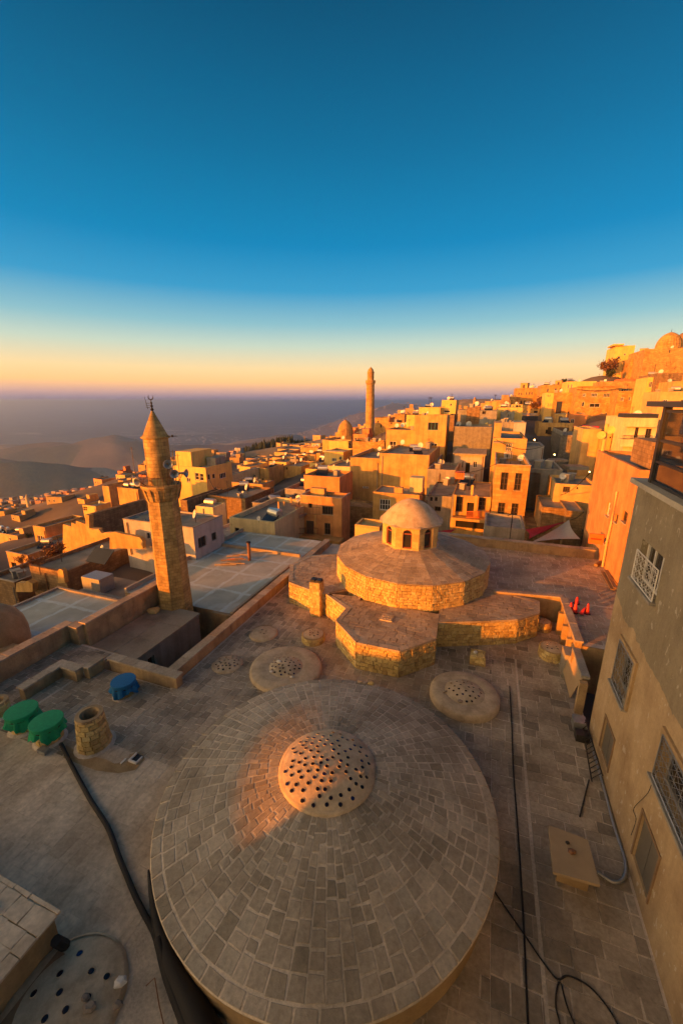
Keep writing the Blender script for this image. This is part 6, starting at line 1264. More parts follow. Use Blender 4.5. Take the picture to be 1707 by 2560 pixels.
# balcony of the orange house
bh = find('orange balcony house')['t']
pbox('balcony_slab', 'sand_plain', bh, cm, 374, 1190, 780, 1206, 35.6, 1.3); pbox('terrace_slab', 'roof_cement', bh, cm, 374, 1058, 530, 1068, 35.6, 3.2)
for x in (376, 498, 618): pbox('post', 'sand_plain', bh, cm, x, 1060, x + 7, 1195, 35.62, .14)
for x, y0, y1 in ((376, 978, 1058), (412, 975, 1030), (492, 1015, 1060), (458, 950, 985)): pbox('short_post', 'sand_plain', bh, cm, x, y0, x + 8, y1, 35.7 if y1 > 1040 else 38, .14)
def rail_row(parent, k, x0, y0, x1, y1, a, n, mat='rust', yb=None):
    m_ = MB()
    for i in range(n + 1):
        x = x0 + (x1 - x0) * i / n; m_.tube([W(*on_a(*k(x, y1), a)[:1], a, on_a(*k(x, y1), a)[1]), W(*on_a(*k(x, y0), a)[:1], a, on_a(*k(x, y0), a)[1])], .02, 4)
    for y in (y0, y1 - (y1 - y0) * .08): p_ = on_a(*k(x0, y), a); q_ = on_a(*k(x1, y), a); m_.tube([W(p_[0], a, p_[1]), W(q_[0], a, q_[1])], .025, 4)
    return m_.build('railing', mat, parent)
rail_row(bh, cm, 380, 1150, 640, 1190, 35.6, 26); rail_row(bh, cm, 500, 1015, 655, 1062, 35.6, 16); rail_row(bh, cm, 460, 960, 530, 1010, 38.2, 8)
fr = find('recessed lower wing')['t']; pbox('door', 'dark_wood', fr, cm, 566, 1100, 612, 1190, 37, -.05)
# open balcony house
ob = find('house with open balcony'); obt = ob['t']
pbox('balcony_slab', 'sand_plain', obt, c5, 255, 1640, 775, 1672, 42.0, 1.0); pbox('chimney_post', 'yellow', obt, c5, 510, 1220, 540, 1350, 43.2, .3); pbox('post', 'cement', obt, c5, 262, 1350, 285, 1650, 42.3, .25); pbox('post', 'sand_plain', obt, c5, 560, 1350, 590, 1650, 42.3, .25)
rail_row(obt, c5, 450, 1560, 760, 1650, 42.0, 22, 'orange_paint'); pbox('skylight_hut', 'orange_paint', obt, c5, 300, 1045, 418, 1135, 47, 1); 
for x in (330, 360, 390): pbox('hut_bar', 'dark_wood', obt, c5, x, 1055, x + 4, 1115, 47, -.05)
gh = find('house with open balcony')
# tall orange house
to = find('tall orange stone house')['t']; rail_row(find('rear upper house')['t'], c5, 940, 790, 1045, 868, 51.8, 8, 'white_paint')
pbox('awning', 'board', find('rear upper house')['t'], c5, 800, 655, 930, 668, 50.5, 1.5)
# white balcony building
wb = find('white building with rounded')['t']
pbox('upper_band', 'cream', wb, c7, 790, 1172, 1245, 1290, 55.2, .75); pbox('balcony_parapet', 'cream', wb, c7, 755, 1450, 1165, 1548, 54.6, 1.35); pbox('roof_awning', 'dark_metal', wb, c7, 800, 1120, 1250, 1172, 55.3, 2.5)
rail_row(wb, c7, 780, 1405, 1160, 1455, 54.6, 24, 'dark_metal')
# things on roofs
def dish(label, k, x, y, rp, d_, grp=None, mat='dish', dirn=(-.55, -.8, .3)):
    p = Yd(*k(x, y), d_); r = rp / (K5 if k not in (cm, cL, cr6, c8) else {cm: 2.613, cL: 2.613, cr6: 2.583, c8: 4.795}[k]) / FPX * d_; t = thing('satellite_dish', label, 'satellite dish', p - UP * r * 1.5, grp); m_ = MB(); dish_mesh(p, r, Vector(dirn), m_); m_.build('reflector', mat, t, True); m_ = MB(); m_.tube([p, p - UP * r * 1.9], r * .07, 5); m_.tube([p, p + Vector(dirn) * r * .9], r * .04, 4); m_.build('mast', 'dark_metal', t); return t
dish('large round satellite dish on the roof terrace of the tall orange house', c5, 1160, 862, 44, 45)
dish('satellite dish standing on the flat roof of the cream house', c3, 510, 1285, 32, 34)
dish('satellite dish on the wall beside the cream house', c3, 95, 1432, 18, 31)
dish('yellow lit satellite dish above the grey solar roof, upper of two', c1, 1342, 992, 40, 27); dish('small yellow lit satellite dish, lower of two on the solar roof', c1, 1352, 1080, 22, 26.5)
dish('satellite dish on the roof behind the low blank wall', c3, 525, 785, 16, 72); dish('dark satellite dish on the yellow house below the ribbed dome', c4, 270, 865, 22, 88, mat='dark_metal'); dish('white satellite dish left of the cream mast house', c4, 180, 960, 13, 68)
dish('white satellite dish on the wide grey blank house, left one', c5, 345, 418, 34, 72); dish('grey satellite dish on the wide grey blank house, middle one', c5, 480, 418, 36, 72, mat='grey_metal')
dish('big mesh satellite dish on the low brown building right of the centre', c8, 230, 1030, 52, 42, mat='grey_metal')
dish('pale satellite dish on the mosque hall roof', c4, 1125, 410, 16, 108)
def tank(label, k, x, y, rp, d_, ball=False, L=2.2, mat='tank_metal'):
    p = Yd(*k(x, y), d_); r = rp / K5 / FPX * d_; t = thing('water_tank', label, 'water tank', p - UP * r * 1.2)
    if ball: MB().lathe(p, [(r * math.cos(a_), r * math.sin(a_)) for a_ in [rad(-88 + 176 * i / 12) for i in range(13)]], 20).build('tank', mat, t, True)
    else:
        e_ = (W(1, 0, 0) - W(0, 0, 0)) * r * L / 2; MB().tube([p - e_, p - e_ * .98, p + e_ * .98, p + e_], [r * .9, r, r, r * .9], 18).build('tank', mat, t, False)
    m_ = MB(); 
    for s_ in (-1, 1): m_.tube([p + Vector((s_ * r * .6, 0, -r * .7)), p + Vector((s_ * r * .7, 0, -r * 1.7))], r * .08, 4)
    m_.build('stand', 'dark_metal', t); return t
tank('round water tank on the grey slab roof, left of two', c5, 442, 742, 33, 66, True); tank('round water tank on the grey slab roof, right of two', c5, 520, 752, 33, 66, True)
tank('shiny horizontal water barrel on the peeling painted house', c2, 1445, 808, 45, 42, False, 3.2)
tank('yellow upright water barrel on the wide grey blank house', c5, 712, 420, 22, 74, True, mat='yellow')
tank('grey water barrel below the tall orange house, beside the shade sails', cr3, 460, 140, 75, 39, True, mat='grey_metal')
q_ = Yd(*c1(1290, 1130), 26); t = thing('solar_panel', 'black tilted solar panel on the grey roof of the brick house', 'solar panel', q_ - UP * .3); e1_, e2_ = (W(1, 0, 0) - W(0, 0, 0)), Vector((GA[0], GA[1], .8)); m_ = MB(); a0_ = q_ - e1_ * .9 - e2_ * .3; m_.hexa([a0_, a0_ + e1_ * 1.8, a0_ + e1_ * 1.8 + e2_ * .9, a0_ + e2_ * .9], [x + UP * .05 for x in (a0_, a0_ + e1_ * 1.8, a0_ + e1_ * 1.8 + e2_ * .9, a0_ + e2_ * .9)]); m_.build('panel', 'big_pane', t); MB().tube([a0_ + e2_ * .8, a0_ + e2_ * .8 - UP * .8], .03, 4).build('leg', 'dark_metal', t)
q_ = Yd(*c5(870, 625), 54); 
# shade sails
def sail(label, mat, pts3, sag=.16):
    A_, B_, C_ = pts3; N = 10; cen = (A_ + B_ + C_) / 3; vs, fs, idx = [], [], {}
    for i in range(N + 1):
        for j in range(N + 1 - i):
            u_, v_ = i / N, j / N; w_ = 1 - u_ - v_; p = A_ * w_ + B_ * u_ + C_ * v_; e = max(u_ * v_, v_ * w_, u_ * w_) * 4; edge = 1 - 27 * u_ * v_ * w_; p = p + (cen - p) * sag * e * max(0, edge) ** .7 - UP * 27 * u_ * v_ * w_ * .25; idx[(i, j)] = len(vs); vs.append(p)
    for i in range(N):
        for j in range(N - i):
            fs.append((idx[(i, j)], idx[(i + 1, j)], idx[(i, j + 1)]))
            if i + j < N - 1: fs.append((idx[(i + 1, j)], idx[(i + 1, j + 1)], idx[(i, j + 1)]))
    k_ = len(vs); mb = MB(); mb.add(vs + [v_ - UP * .02 for v_ in vs], fs + [tuple(k_ + i for i in f)[::-1] for f in fs]); return tag(mb.build('shade_sail', mat, None, True, loc=A_), label, 'shade sail')
def on(k, x, y, a): b_, z_ = on_a(*k(x, y), a); return W(b_, a, z_)
sail('grey triangular shade sail behind the far parapet', 'grey_cloth', [on(cr3, 685, 152, 36), on(cr3, 395, 325, 30.5), on(cr3, 770, 300, 30.5)])
sail('red triangular shade sail left of the grey one', 'red_cloth', [on(cr3, 660, 165, 37), on(cr3, 345, 228, 33), on(cr3, 375, 300, 31.5)])
sail('small red shade sail end behind the drum roof', 'red_cloth', [on(cf, 1060, 250, 36), on(cf, 1160, 238, 37), on(cf, 1120, 262, 35)])
o = polywall('small red tiled gable below the orange balcony house', cf, [(215, 330), (268, 302), (322, 330), (322, 345), (215, 345)], 33, 2.5, 'red_tile', 'roof_gable', 'roof')
for x, y, hh, lb in ((226, 195, 2.2, 'thin pole with insulators behind the far parapet'), (1420, 220, 2.0, 'x')):
    if lb == 'x': continue
    p_ = on(cr3, x, 310, 30); m_ = MB(); m_.tube([p_ - UP * .6, p_ + UP * 2.2], .035, 5); m_.tube([p_ + UP * 2.0 - Vector((.35, 0, .15)), p_ + UP * 2.1 + Vector((.3, 0, .1))], .03, 4); tag(m_.build('pole', 'dark_metal', None, loc=p_ - UP * .6), lb, 'pole')
# low roofs and rubble directly behind the hamam
for i, (k, x0, y0, x1, yb, a, dep, mat, lb) in enumerate([(cr3, 30, 215, 345, 330, 31.0, 4, 'cement', 'low grey roof behind the far parapet, left of the red sail'), (cf, 595, 330, 330, 350, 31, 3, 'cement', ''), (cf, 205, 345, 545, 420, 30.6, 3.5, 'cement', 'low cluttered cement roof below the orange balcony house'),
      (cf, -60, 268, 150, 330, 29.5, 5, 'white_wash', 'low pale cement roof with raised kerb below the cream house'), (cf, 660, 228, 780, 262, 29.0, 2.0, 'ashlar', 'short sunlit wall end behind the drum, left of the lantern'), (cr3, 345, 215, 800, 420, 38.5, 6, 'brown', 'dark brown brick building below the street, behind the sails'), (cf, 590, 130, 760, 260, 43, 3, 'brown', 'dark alley wall between the balcony house and the barred window house'),
      (c8, -560, 560, 60, 900, 52, 6, 'cement', 'long low cement roof along the street side'), (c8, -440, 640, -140, 1000, 47, 4, 'brown', 'dark low building beside the tall orange house')]):
    if not lb: continue
    b0, z1 = on_a(*k(x0, y0), a); b1 = b_at(k(x1, 0)[0], a, z1); t = thing('low_building', lb, 'building', W((b0 + b1) / 2, a, z1 - 6)); MB().box(b0, b1, a, a + dep, z1 - 6, z1 - .02).build('wall', mat, t); m_ = MB()
    for (p0, p1) in (((b0, a), (b1, a + .16)), ((b0, a + .161), (b0 + .16, a + dep)), ((b1 - .16, a + .161), (b1, a + dep)), ((b0 + .161, a + dep - .16), (b1 - .161, a + dep))): m_.box(p0[0], p1[0], p0[1], p1[1], z1 - .02, z1 + .18)
    m_.build('roof_kerb', mat, t)
# the street
st_ = MB(); sp_pts = [(c8, 60, 540), (c8, 480, 760), (c8, 300, 800), (c8, -100, 600)]
# lamps that are lit
for k, x, y, d_, lb in ((c5, 1335, 625, 66, 'lit street lamp in front of the pale colonnade'), (c8, 25, 415, 60, 'lit lamp under the dark street awning'), (c8, 445, 622, 46, 'lit lamp on the corner of the orange house'), (c6, 716, 1045, 129, 'lit lamp by the door on the hillside'), (c6, 1060, 1135, 122, 'lit lamp on the three storey hillside house')):
    p = Yd(*k(x, y), d_); t = thing('street_lamp', lb, 'lamp', p - UP * .5); r_ = .0018 * d_; MB().lathe(p, [(r_ * math.cos(a_), r_ * math.sin(a_)) for a_ in [rad(-88 + 176 * i / 6) for i in range(7)]], 10).build('bulb', 'lamp', t, True); MB().tube([p + UP * r_, p + UP * r_ * 2.5, p + Vector((r_ * 3, r_ * 3, r_ * 2.5))], r_ * .3, 4).build('bracket', 'dark_metal', t)
# parked cars on the hill and market awnings
def car(label, k, x, y, d_, mat, L=4.0):
    c = Yd(*k(x, y), d_); t = thing('parked_car', label, 'car', c); e = Vector((1, .15, 0)).normalized(); f = Vector((-e.y, e.x, 0)); P_ = lambda x, y, z: c + e * x + f * y + UP * z
    m_ = MB(); m_.hexa([P_(-L / 2, -.8, .25), P_(L / 2, -.8, .25), P_(L / 2, .8, .25), P_(-L / 2, .8, .25)], [P_(-L / 2, -.8, .85), P_(L / 2 - .1, -.8, .75), P_(L / 2 - .1, .8, .75), P_(-L / 2, .8, .85)]); m_.hexa([P_(-L * .42, -.75, .85), P_(L * .25, -.75, .8), P_(L * .25, .75, .8), P_(-L * .42, .75, .85)], [P_(-L * .32, -.62, 1.4), P_(L * .1, -.62, 1.4), P_(L * .1, .62, 1.4), P_(-L * .32, .62, 1.4)]); m_.build('body', mat, t)
    m_ = MB(); m_.hexa([P_(-L * .36, -.765, .9), P_(L * .2, -.765, .9), P_(L * .2, -.75, .9), P_(-L * .36, -.75, .9)], [P_(-L * .31, -.69, 1.33), P_(L * .09, -.69, 1.33), P_(L * .09, -.6, 1.33), P_(-L * .31, -.6, 1.33)]); m_.build('window', 'pane', t)
    for sx_ in (-L * .3, L * .3): m_ = MB(); m_.tube([P_(sx_, -.84, .3), P_(sx_, -.6, .3)], .3, 12); m_.build('wheel', 'black_rubber', t)
car('white car parked on the hill, upper one under the terrace', c7, 780, 580, 150, 'car_white'); car('white car parked on the hill beside the dark one', c7, 825, 622, 146, 'car_white'); car('dark car parked on the hill to the right of the white one', c7, 930, 645, 146, 'car_dark')
car('dark car at the left end of the parked cars on the hill', c7, 705, 650, 147, 'car_dark')
for i, (k, x0, y0, x1, y1, d_, mat, lb) in enumerate([(c6, 135, 1120, 430, 1132, 96, 'white_wash', 'pale flat awning over the dark market stalls'), (c6, 130, 1150, 250, 1215, 100, 'car_dark', 'dark market stall under the pale awning, left one'), (c6, 290, 1150, 440, 1210, 100, 'car_dark', 'dark market stall under the pale awning, right one'), (c8, 440, 75, 560, 105, 68, 'red_plastic', 'red covered goods on the dark roof behind the peach house'), (c8, 30, 480, 200, 500, 56, 'cement', 'pale stone ledge in the street, upper'), (c8, 200, 560, 440, 600, 50, 'cement', 'pale stone ledge in the street, lower'), (c6, 600, 1300, 1040, 1392, 92, 'dark_wood', 'dark railing band above the stone market building')]):
    p0, p1 = Yd(*k(x0, y1), d_), Yd(*k(x1, y0), d_); m_ = MB(); m_.add([(p0.x, d_, p0.z), (p1.x, d_, p0.z), (p1.x, d_ + 2, p0.z), (p0.x, d_ + 2, p0.z), (p0.x, d_, p1.z), (p1.x, d_, p1.z), (p1.x, d_ + 2, p1.z), (p0.x, d_ + 2, p1.z)], [(3, 2, 1, 0), (4, 5, 6, 7), (0, 1, 5, 4), (1, 2, 6, 5), (2, 3, 7, 6), (3, 0, 4, 7)]); tag(m_.build('street_canopy' if i < 3 else 'street_item', mat, None, loc=p0), lb, 'canopy' if i < 3 else 'ledge')
mk = find('stone market building')
for i in range(11):
    f_ = i / 10; b_ = mk['b0']; a_ = mk['a0'] + (mk['a1'] - mk['a0']) * f_; MB().box(b_ - .15, b_ + .15, a_ - .2, a_ + .2, mk['z1'], mk['z1'] + .7).build('merlon', 'sand_plain' if i > 8 else 'cement', mk['t'])
# trees
def tree(label, base, hh, rw, leaf, seed, dens=420, bare=.0, cat='tree', ls=.16, name='bushy_tree'):
    r = random.Random(seed); t = thing(name, label, cat, base); m_ = MB(); tips = []
    m_.tube([base - UP * .5, base + UP * hh * .3, base + UP * hh * .5 + Vector((r.uniform(-.1, .1) * hh, 0, 0))], [hh * .035, hh * .028, hh * .02], 6)
    for i in range(14):
        a_ = r.uniform(0, 6.28); z = hh * r.uniform(.2, .55); e = base + Vector((math.cos(a_) * rw * r.uniform(.5, .95), math.sin(a_) * rw * r.uniform(.5, .95), hh * r.uniform(.55, 1))); s_ = base + UP * z; mid = s_.lerp(e, .5) + Vector((r.uniform(-.1, .1), r.uniform(-.1, .1), .1)) * hh * .5; m_.tube([s_, mid, e], [hh * .014, hh * .009, hh * .004], 4); tips += [e, mid]
    m_.build('trunk', 'bark', t); c = MB()
    for i in range(dens):
        tp = r.choice(tips); g = lambda s: r.gauss(0, s); p = tp + Vector((g(rw * .2), g(rw * .2), g(hh * .09))); s_ = ls * hh * .16 * r.uniform(.6, 1.5); u = Vector((g(1), g(1), g(1))).normalized() * s_; v = Vector((g(1), g(1), g(1))).normalized() * s_; c.add([p - u, p + v, p + u, p - v], [(0, 1, 2, 3)])
    c.build('crown', leaf, t); return t
for i, (k, x, y, d_, hp_, wp_, leaf, lb) in enumerate([(c7, 560, 665, 142, 200, 95, 'leaf', 'big reddish autumn tree on the hillside skyline, left one'), (c7, 690, 640, 150, 190, 85, 'leaf', 'big reddish autumn tree under the yellow hill villa'), (c7, 600, 690, 136, 120, 45, 'dark_leaf', 'dark green tree in front of the reddish hillside trees'), (c6, 470, 1120, 132, 200, 55, 'leaf', 'reddish bare tree left of the narrow yellow hillside house'), (c6, 375, 1110, 128, 130, 65, 'leaf', 'thin brown tree above the market awning'), (c6, 775, 745, 150, 65, 35, 'dark_leaf', 'dark potted bush on the skyline roof'),
      (c1, 760, 1250, 33, 330, 130, 'leaf', 'reddish climbing tree against the tall narrow house'), (c1, 520, 1260, 27, 180, 130, 'leaf', 'low reddish thicket below the tall narrow house'), (c1, 300, 1240, 26, 150, 70, 'leaf', 'low brown bush right of the slit window house'), (c1, 1375, 170, 230, 100, 48, 'dark_leaf', 'round dark tree on the left skyline beside the block houses'), (c1, 1130, 280, 260, 60, 30, 'dark_leaf', 'small dark tree among the far left houses'), (c1, 400, 900, 60, 110, 35, 'dark_leaf', 'dark cypress-like tree left of the tall narrow house'), (c7, 1020, 580, 150, 70, 50, 'dark_leaf', 'bush below the hillside doorway house')]):
    b_ = Yd(*k(x, y), d_); kk = (K5); tree(lb, b_, hp_ / kk / FPX * d_ * 1.03, wp_ / kk / FPX * d_, leaf, 100 + i, 1100, ls=.34 if d_ > 100 else .2)
# pine wood on the ridge
r_ = random.Random(9); pm_ = MB()
for i in range(420):
    x = r_.uniform(140, 1230); f_ = (x - 140) / 1090; yb = 500 - 215 * min(1, f_ * 1.55) ** .8 + r_.uniform(-14, 22) * (1.2 if f_ < .6 else .4); d_ = 330 + r_.uniform(-14, 14); b_ = Yd(*c3(x, yb + 16), d_); hh = r_.uniform(3.2, 6.6) * (.5 if f_ > .75 else 1); rr = hh * r_.uniform(.22, .3)
    for j in range(3):
        z0_, z1_ = hh * (.05 + .28 * j), hh * (.5 + .25 * j); k_ = rr * (1 - .26 * j); n_ = 6; a0_ = r_.uniform(0, 1); base_ = [b_ + Vector((k_ * r_.uniform(.7, 1.25) * math.cos(a0_ + 2 * PI * q / n_), k_ * r_.uniform(.7, 1.25) * math.sin(a0_ + 2 * PI * q / n_), z0_)) for q in range(n_)]; pm_.add(base_ + [b_ + UP * z1_], [(q, (q + 1) % n_, n_) for q in range(n_)])
o = stuff(pm_.build('pine_wood', 'pine', None, loc=Yd(*c3(600, 450), 330))); o['label'] = 'dark pine wood running along the distant ridge'

# small clutter on the town roofs: barrels, antenna poles, little dishes, stair huts
r_ = random.Random(55)
def clutter_proto(kind):
    o_ = Vector((0, 0, 0))
    if kind == 0: t = thing('antenna', '-', 'antenna', o_); m_ = MB(); m_.tube([o_, UP * 1.9], .025, 4); m_.build('mast', 'dark_metal', t); m_ = MB(); [m_.tube([UP * z - Vector((.3, 0, 0)), UP * z + Vector((.3, 0, 0))], .014, 4) for z in (1.6, 1.75, 1.88)]; m_.build('arms', 'dark_metal', t)
    if kind == 1: t = thing('satellite_dish', '-', 'satellite dish', o_); m_ = MB(); dish_mesh(UP * .75, .38, Vector((-.5, -.8, .3)), m_); m_.build('reflector', 'dish', t, True); MB().tube([o_, UP * .75], .03, 4).build('mast', 'dark_metal', t)
    if kind == 2: t = thing('water_tank', '-', 'water tank', o_); MB().tube([Vector((-.6, 0, .75)), Vector((-.58, 0, .75)), Vector((.58, 0, .75)), Vector((.6, 0, .75))], [.28, .33, .33, .28], 14).build('barrel', 'tank_metal', t); m_ = MB(); m_.tube([Vector((-.4, 0, .5)), Vector((-.4, 0, 0))], .04, 4); m_.tube([Vector((.4, 0, .5)), Vector((.4, 0, 0))], .04, 4); m_.build('stand', 'dark_metal', t); MB().hexa([Vector((-.7, -1.1, .02)), Vector((.7, -1.1, .02)), Vector((.7, -.1, .6)), Vector((-.7, -.1, .6))], [Vector((-.7, -1.1, .07)), Vector((.7, -1.1, .07)), Vector((.7, -.1, .65)), Vector((-.7, -.1, .65))]).build('collector', 'big_pane', t)
    if kind == 3: t = thing('roof_vent', '-', 'vent', o_); MB().box(-.3, .3, -.3, .3, 0, .7).build('shaft', 'cement', t); MB().box(-.38, .38, -.38, .38, .702, .78).build('cap', 'roof_pale', t)
    if kind == 4: t = thing('roof_hut', '-', 'hut', o_); MB().box(-1.0, 1.0, -.9, .9, 0, 1.7).build('wall', 'sand_plain', t); MB().box(-1.1, 1.1, -1.0, 1.0, 1.702, 1.8).build('roof', 'roof_cement', t); MB().box(-.3, .3, -.93, -.902, 0, 1.3).build('door', 'dark_wood', t)
    return t
KL = [('thin comb antenna on a flat town roof', 'antennas on the town roofs'), ('small pale satellite dish on a flat town roof', 'dishes on the town roofs'), ('solar water heater with metal barrel on a flat town roof', 'water heaters on the town roofs'), ('small square vent shaft on a flat town roof', 'vent shafts on the town roofs'), ('small stair hut on a flat town roof', 'stair huts on the town roofs')]
def cp_tree(o, parent=None):
    c = o.copy(); COL.objects.link(c); c.parent = parent
    for ch in list(o.children): cp_tree(ch, c)
    return c
CPR = [clutter_proto(i) for i in range(5)]; cused = [False] * 5
for h in HOUSES:
    w_, d_ = h['b1'] - h['b0'], h['a1'] - h['a0']
    if w_ < 2.2 or h['extra'] or 'wing' in h['name'] or 'Lantern' in h['label'] or 'pine' in h['label']: continue
    for q in range(r_.randint(2, 4) + int(w_ > 6) * 2):
        k_ = r_.choices(range(5), (4, 4, 2, 3, 1 if (w_ > 6 and h['a0'] > 50) else 0))[0]; o = CPR[k_] if not cused[k_] else cp_tree(CPR[k_]); cused[k_] = True
        m0 = 1.3 if k_ == 4 else .7
        o.location = W(r_.uniform(h['b0'] + m0, h['b1'] - m0), r_.uniform(h['a0'] + m0 + .5, h['a1'] - m0), h['z1'] - h['par'] + .006); o.rotation_euler = (0, 0, rad(-20) + (r_.uniform(-.5, .5) if k_ < 3 else 0)); s_ = r_.uniform(.8, 1.2) * (1.15 if h['a0'] > 80 else 1); o.scale = (s_, s_, s_); o['label'], o['group'] = KL[k_]

for i_ in range(5):
    if not cused[i_]:
        for ch in list(CPR[i_].children): bpy.data.objects.remove(ch)
        bpy.data.objects.remove(CPR[i_])
# overhead cables
for i, (k, x0, y0, a0_, x1, y1, a1_, lb) in enumerate([(c5, 830, 620, 43, 1460, 700, 56, 'overhead cable from the tall orange house across the street'), (c5, 830, 940, 41.8, 300, 1050, 46.5, 'overhead cable from the tall orange house to the skylight hut'), (cm, 850, 690, 54.5, 1090, 560, 71, 'overhead cable over the great blank houses'), (c8, 460, 620, 33.5, 90, 900, 40, 'overhead cable from the orange house to the low outbuilding'), (cr3, 700, 150, 36.5, 800, 90, 33.5, 'guy rope of the grey shade sail'), (c3, 1060, 1000, 37, 560, 850, 57, 'overhead cable from the balcony house towards the left slope'), (c6, 940, 800, 124, 1500, 790, 124, 'overhead cable along the three storey hillside house'), (c5, 260, 1340, 43, -200, 1330, 41, 'overhead cable between the centre roofs'), (c2, 1380, 370, 57.5, 1640, 800, 42, 'overhead cable below the yellow villa')]):
    p0, p1 = on(k, x0, y0, a0_), on(k, x1, y1, a1_); L_ = (p1 - p0).length; pts = [p0.lerp(p1, j / 10) - UP * (L_ * .05 * 4 * (j / 10) * (1 - j / 10)) for j in range(11)]; tag(MB().tube(pts, .014 + .0004 * a0_, 4).build('overhead_cable', 'black_rubber', None, True, loc=p0), lb, 'cable')

# ================================================================== repeated small houses of the lower town
PROTO = []
def proto_house(i):
    r = random.Random(200 + i); w, d, h_ = r.uniform(5, 8.5), r.uniform(5, 8), r.uniform(3, 5.4); o_ = Vector((0, 0, 0)); t = thing('small_house', '-', 'house', o_)
    b0, b1, a0, a1 = -w / 2, w / 2, -d / 2, d / 2; mb = MB(); mb.box(b0, b1, a0, a1, -7, h_ - .02); mb.box(b0, b1, a0, a0 + .25, h_ - .02, h_ + .45); mb.box(b0, b0 + .25, a0 + .251, a1, h_ - .02, h_ + .45); mb.box(b1 - .25, b1, a0 + .251, a1, h_ - .02, h_ + .45)
    if i % 3 == 0: mb.box(b0 + w * .5, b1 - .3, a0 + d * .4, a1 - .1, h_ - .01, h_ + 2.3)
    mb.build('wall', 'far_wall', t); MB().poly([W(b, a, h_ + .01) for b, a in ((b0 + .26, a0 + .26), (b1 - .26, a0 + .26), (b1 - .26, a1), (b0 + .26, a1))]).build('roof', 'far_roof', t)
    f = Face((b0, a0), (b1, a0), 0, h_)
    for q in range(r.randint(1, 3)): x = w * (.2 + .3 * q) + r.uniform(-.2, .2); m_ = MB(); f.boxy(m_, x - .4, x + .4, h_ - 1.9, h_ - .8, .0, .05); f.boxy(m_, x - .33, x - .03, h_ - 1.83, h_ - .87, .05, .06, 1); f.boxy(m_, x + .03, x + .33, h_ - 1.83, h_ - .87, .05, .06, 1); m_.build('window', ['white_paint', 'pane'], t)
    return t
def copy_tree(o, parent=None):
    c = o.copy(); COL.objects.link(c); c.parent = parent
    for ch in list(o.children): copy_tree(ch, c)
    return c
PR = [proto_house(i) for i in range(7)]; used = [False] * 7
occ = [((W((h['b0'] + h['b1']) / 2, (h['a0'] + h['a1']) / 2, 0)), max(abs(h['b1'] - h['b0']), h['a1'] - h['a0']) * .5) for h in HOUSES]
EXP = [(h, [proj(W(b, a, z)) for b in (h['b0'], h['b1']) for a in (h['a0'], h['a1']) for z in (h['z0'], h['z1'])]) for h in HOUSES]
def put(p, label, group, sc=1.0, sink=1.3, r=rnd):
    k_ = r.randrange(7); o = PR[k_] if not used[k_] else copy_tree(PR[k_]); used[k_] = True
    o.location = p - UP * sink; o.rotation_euler = (0, 0, r.uniform(-.35, .35)); o.scale = (sc * r.uniform(.8, 1.25), sc * r.uniform(.8, 1.25), sc * r.uniform(.75, 1.2)); o['label'] = label; o['group'] = group; o['category'] = 'house'
r_ = random.Random(31); spots = []; n_far = 0
def try_zone(x0, x1, y0, y1, n, sep, label, group, sc, cond):
    k_ = 0
    for _ in range(n * 25):
        if k_ >= n: break
        x, y = r_.uniform(x0, x1), r_.uniform(y0, y1); z = ground_h(x, y); q_ = proj((x, y, z + 2))
        if not q_ or not (-30 < q_[0] < 1740) or not cond(x, y, q_): continue
        if any((x - s[0]) ** 2 + (y - s[1]) ** 2 < sep * sep for s in spots): continue
        if any((x - o_[0].x) ** 2 + (y - o_[0].y) ** 2 < (o_[1] + 5.5) ** 2 for o_ in occ): continue
        spots.append((x, y)); put(Vector((x, y, z)), label, group, sc, r=r_); k_ += 1
try_zone(-300, -110, 100, 245, 130, 5.4, 'small flat roofed house crowded low on the far left slope', 'small houses low on the far left slope', .5, lambda x, y, q_: q_[0] < 600)
try_zone(-170, -45, 45, 180, 60, 6, 'flat roofed house on the near left slope, among its like', 'houses on the near left slope', .52, lambda x, y, q_: q_[0] < 500)
try_zone(-120, 20, 90, 330, 66, 7.5, 'low sandstone house in the middle slope rows below the pine wood', 'low houses on the middle slope', .72, lambda x, y, q_: 430 < q_[0] < 1000)
try_zone(15, 120, 90, 230, 45, 10, 'small sandstone house packed between the larger hillside houses', 'small houses between the hillside blocks', .8, lambda x, y, q_: q_[0] > 950 and q_[1] > 900)
# the lowest rooftops of the far left slope, past telling apart
fm = MB(); rm_ = random.Random(5); k_ = 0
for _ in range(14000):
    if k_ >= 800: break
    x, y = rm_.uniform(-360, -40), (rm_.uniform(215, 352) if k_ < 420 else rm_.uniform(140, 240)); z = ground_h(x, y); q_ = proj((x, y, z + 2))
    if not q_ or not -20 < q_[0] < 600 or any((x - s[0]) ** 2 + (y - s[1]) ** 2 < 25 for s in spots) or any((x - o_[0].x) ** 2 + (y - o_[0].y) ** 2 < (o_[1] + 4) ** 2 for o_ in occ): continue
    spots.append((x, y)); k_ += 1; w_, d_, h_, a_ = rm_.uniform(2.2, 4.6), rm_.uniform(2.2, 4), rm_.uniform(1.6, 3.4), rm_.uniform(-.5, .2); e1_, e2_ = Vector((math.cos(a_), math.sin(a_), 0)), Vector((-math.sin(a_), math.cos(a_), 0)); c_ = Vector((x, y, z)); b4 = [c_ + e1_ * u_ * w_ / 2 + e2_ * v_ * d_ / 2 for u_, v_ in ((-1, -1), (1, -1), (1, 1), (-1, 1))]
    fm.hexa([p - UP * 5 for p in b4], [p + UP * h_ for p in b4]); fm.m[-5] = 1
o = stuff(fm.build('packed_rooftops', ['far_island', 'far_roof'], None, loc=(-200, 280, -60))); o['label'] = 'tightly packed low rooftops at the lowest edge of the far left slope'
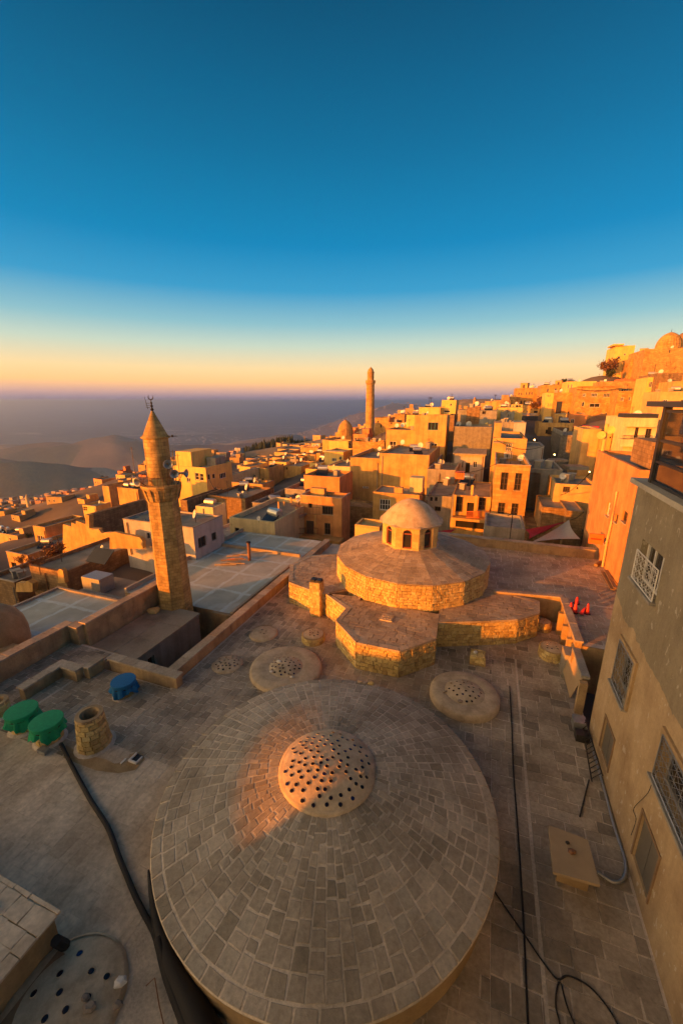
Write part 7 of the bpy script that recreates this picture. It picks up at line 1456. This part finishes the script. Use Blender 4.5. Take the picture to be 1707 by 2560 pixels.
for i_ in range(7):
    if not used[i_]:
        for ch in list(PR[i_].children): bpy.data.objects.remove(ch)
        bpy.data.objects.remove(PR[i_])
# distant farm villages on the plain
vm = MB(); r_ = random.Random(77)
for cx_, cy_, n_, sp in ((-1150, 3700, 150, 260), (-700, 4300, 190, 420), (-100, 4800, 200, 600), (-1500, 5600, 130, 700), (-2600, 4600, 50, 500), (900, 6000, 120, 700), (-400, 7500, 150, 1300), (-3000, 8000, 110, 1500)):
    for i in range(n_):
        x, y = r_.gauss(cx_, sp), r_.gauss(cy_, sp * .6); z = far_h(x, y); s_ = r_.uniform(12, 34); h_ = r_.uniform(5, 12); vm.add([(x + dx * s_, y + dy * s_, z + dz * h_ - 1) for dz in (0, 1) for dx, dy in ((0, 0), (1, 0), (1, 1), (0, 1))], [(4, 5, 6, 7), (0, 1, 5, 4), (1, 2, 6, 5), (2, 3, 7, 6), (3, 0, 4, 7)])
o = stuff(vm.build('distant_villages', 'white_wash', None, loc=(-700, 4300, -500))); o['label'] = 'pale specks of villages far out on the hazy plain'

# ================================================================== unseen houses behind the view, added and stepped to cast the long shade
t = thing('shade_block', 'unseen tall house behind the viewpoint, added to shade the foreground', 'building', (-19, -13, -5)); m_ = MB(); v8 = lambda x0, x1, y0, y1, z0, z1: [(x, y, z) for z in (z0, z1) for x, y in ((x0, y0), (x1, y0), (x1, y1), (x0, y1))]
BF = [(3, 2, 1, 0), (4, 5, 6, 7), (0, 1, 5, 4), (1, 2, 6, 5), (2, 3, 7, 6), (3, 0, 4, 7)]
m_.add(v8(-29.3, -9.5, -18, -9, -5, 13.2), BF); m_.build('wall', 'old_plaster', t)
t = thing('stepped_shade_block', 'unseen long low house with stepped top, added to shape the shadow edge', 'house', (-60, -13, -6)); m_ = MB(); m_.add(v8(-34.6, -29.4, -17, -9.0, -12, 3.64), BF); m_.add(v8(-37.6, -34.62, -17, -9.0, -12, 3.92), BF); m_.add(v8(-40.6, -37.62, -17, -9.0, -12, 4.95), BF); m_.add(v8(-43.5, -40.62, -17, -9.0, -12, 4.35), BF); m_.add(v8(-110, -43.52, -17, -9.0, -12, 4.95), BF); m_.build('wall', 'old_plaster', t)  # tops set per box to place the shadow edge on dome, wings and chimney
# ================================================================== haze over the plain
hz_m = bpy.data.materials.new('haze'); hz_m.use_nodes = True; n, l = hz_m.node_tree.nodes, hz_m.node_tree.links; n.clear(); o_ = n.new('ShaderNodeOutputMaterial'); v = n.new('ShaderNodeVolumePrincipled'); v.inputs['Color'].default_value = (.50, .68, 1.0, 1); v.inputs['Density'].default_value = 1.6e-4; v.inputs['Anisotropy'].default_value = .6; l.new(v.outputs[0], o_.inputs['Volume']); MATS['haze'] = hz_m
m_ = MB(); m_.add(v8(-60000, 60000, -60000, 60000, -640, 40), BF); stuff(m_.build('haze', 'haze', None))
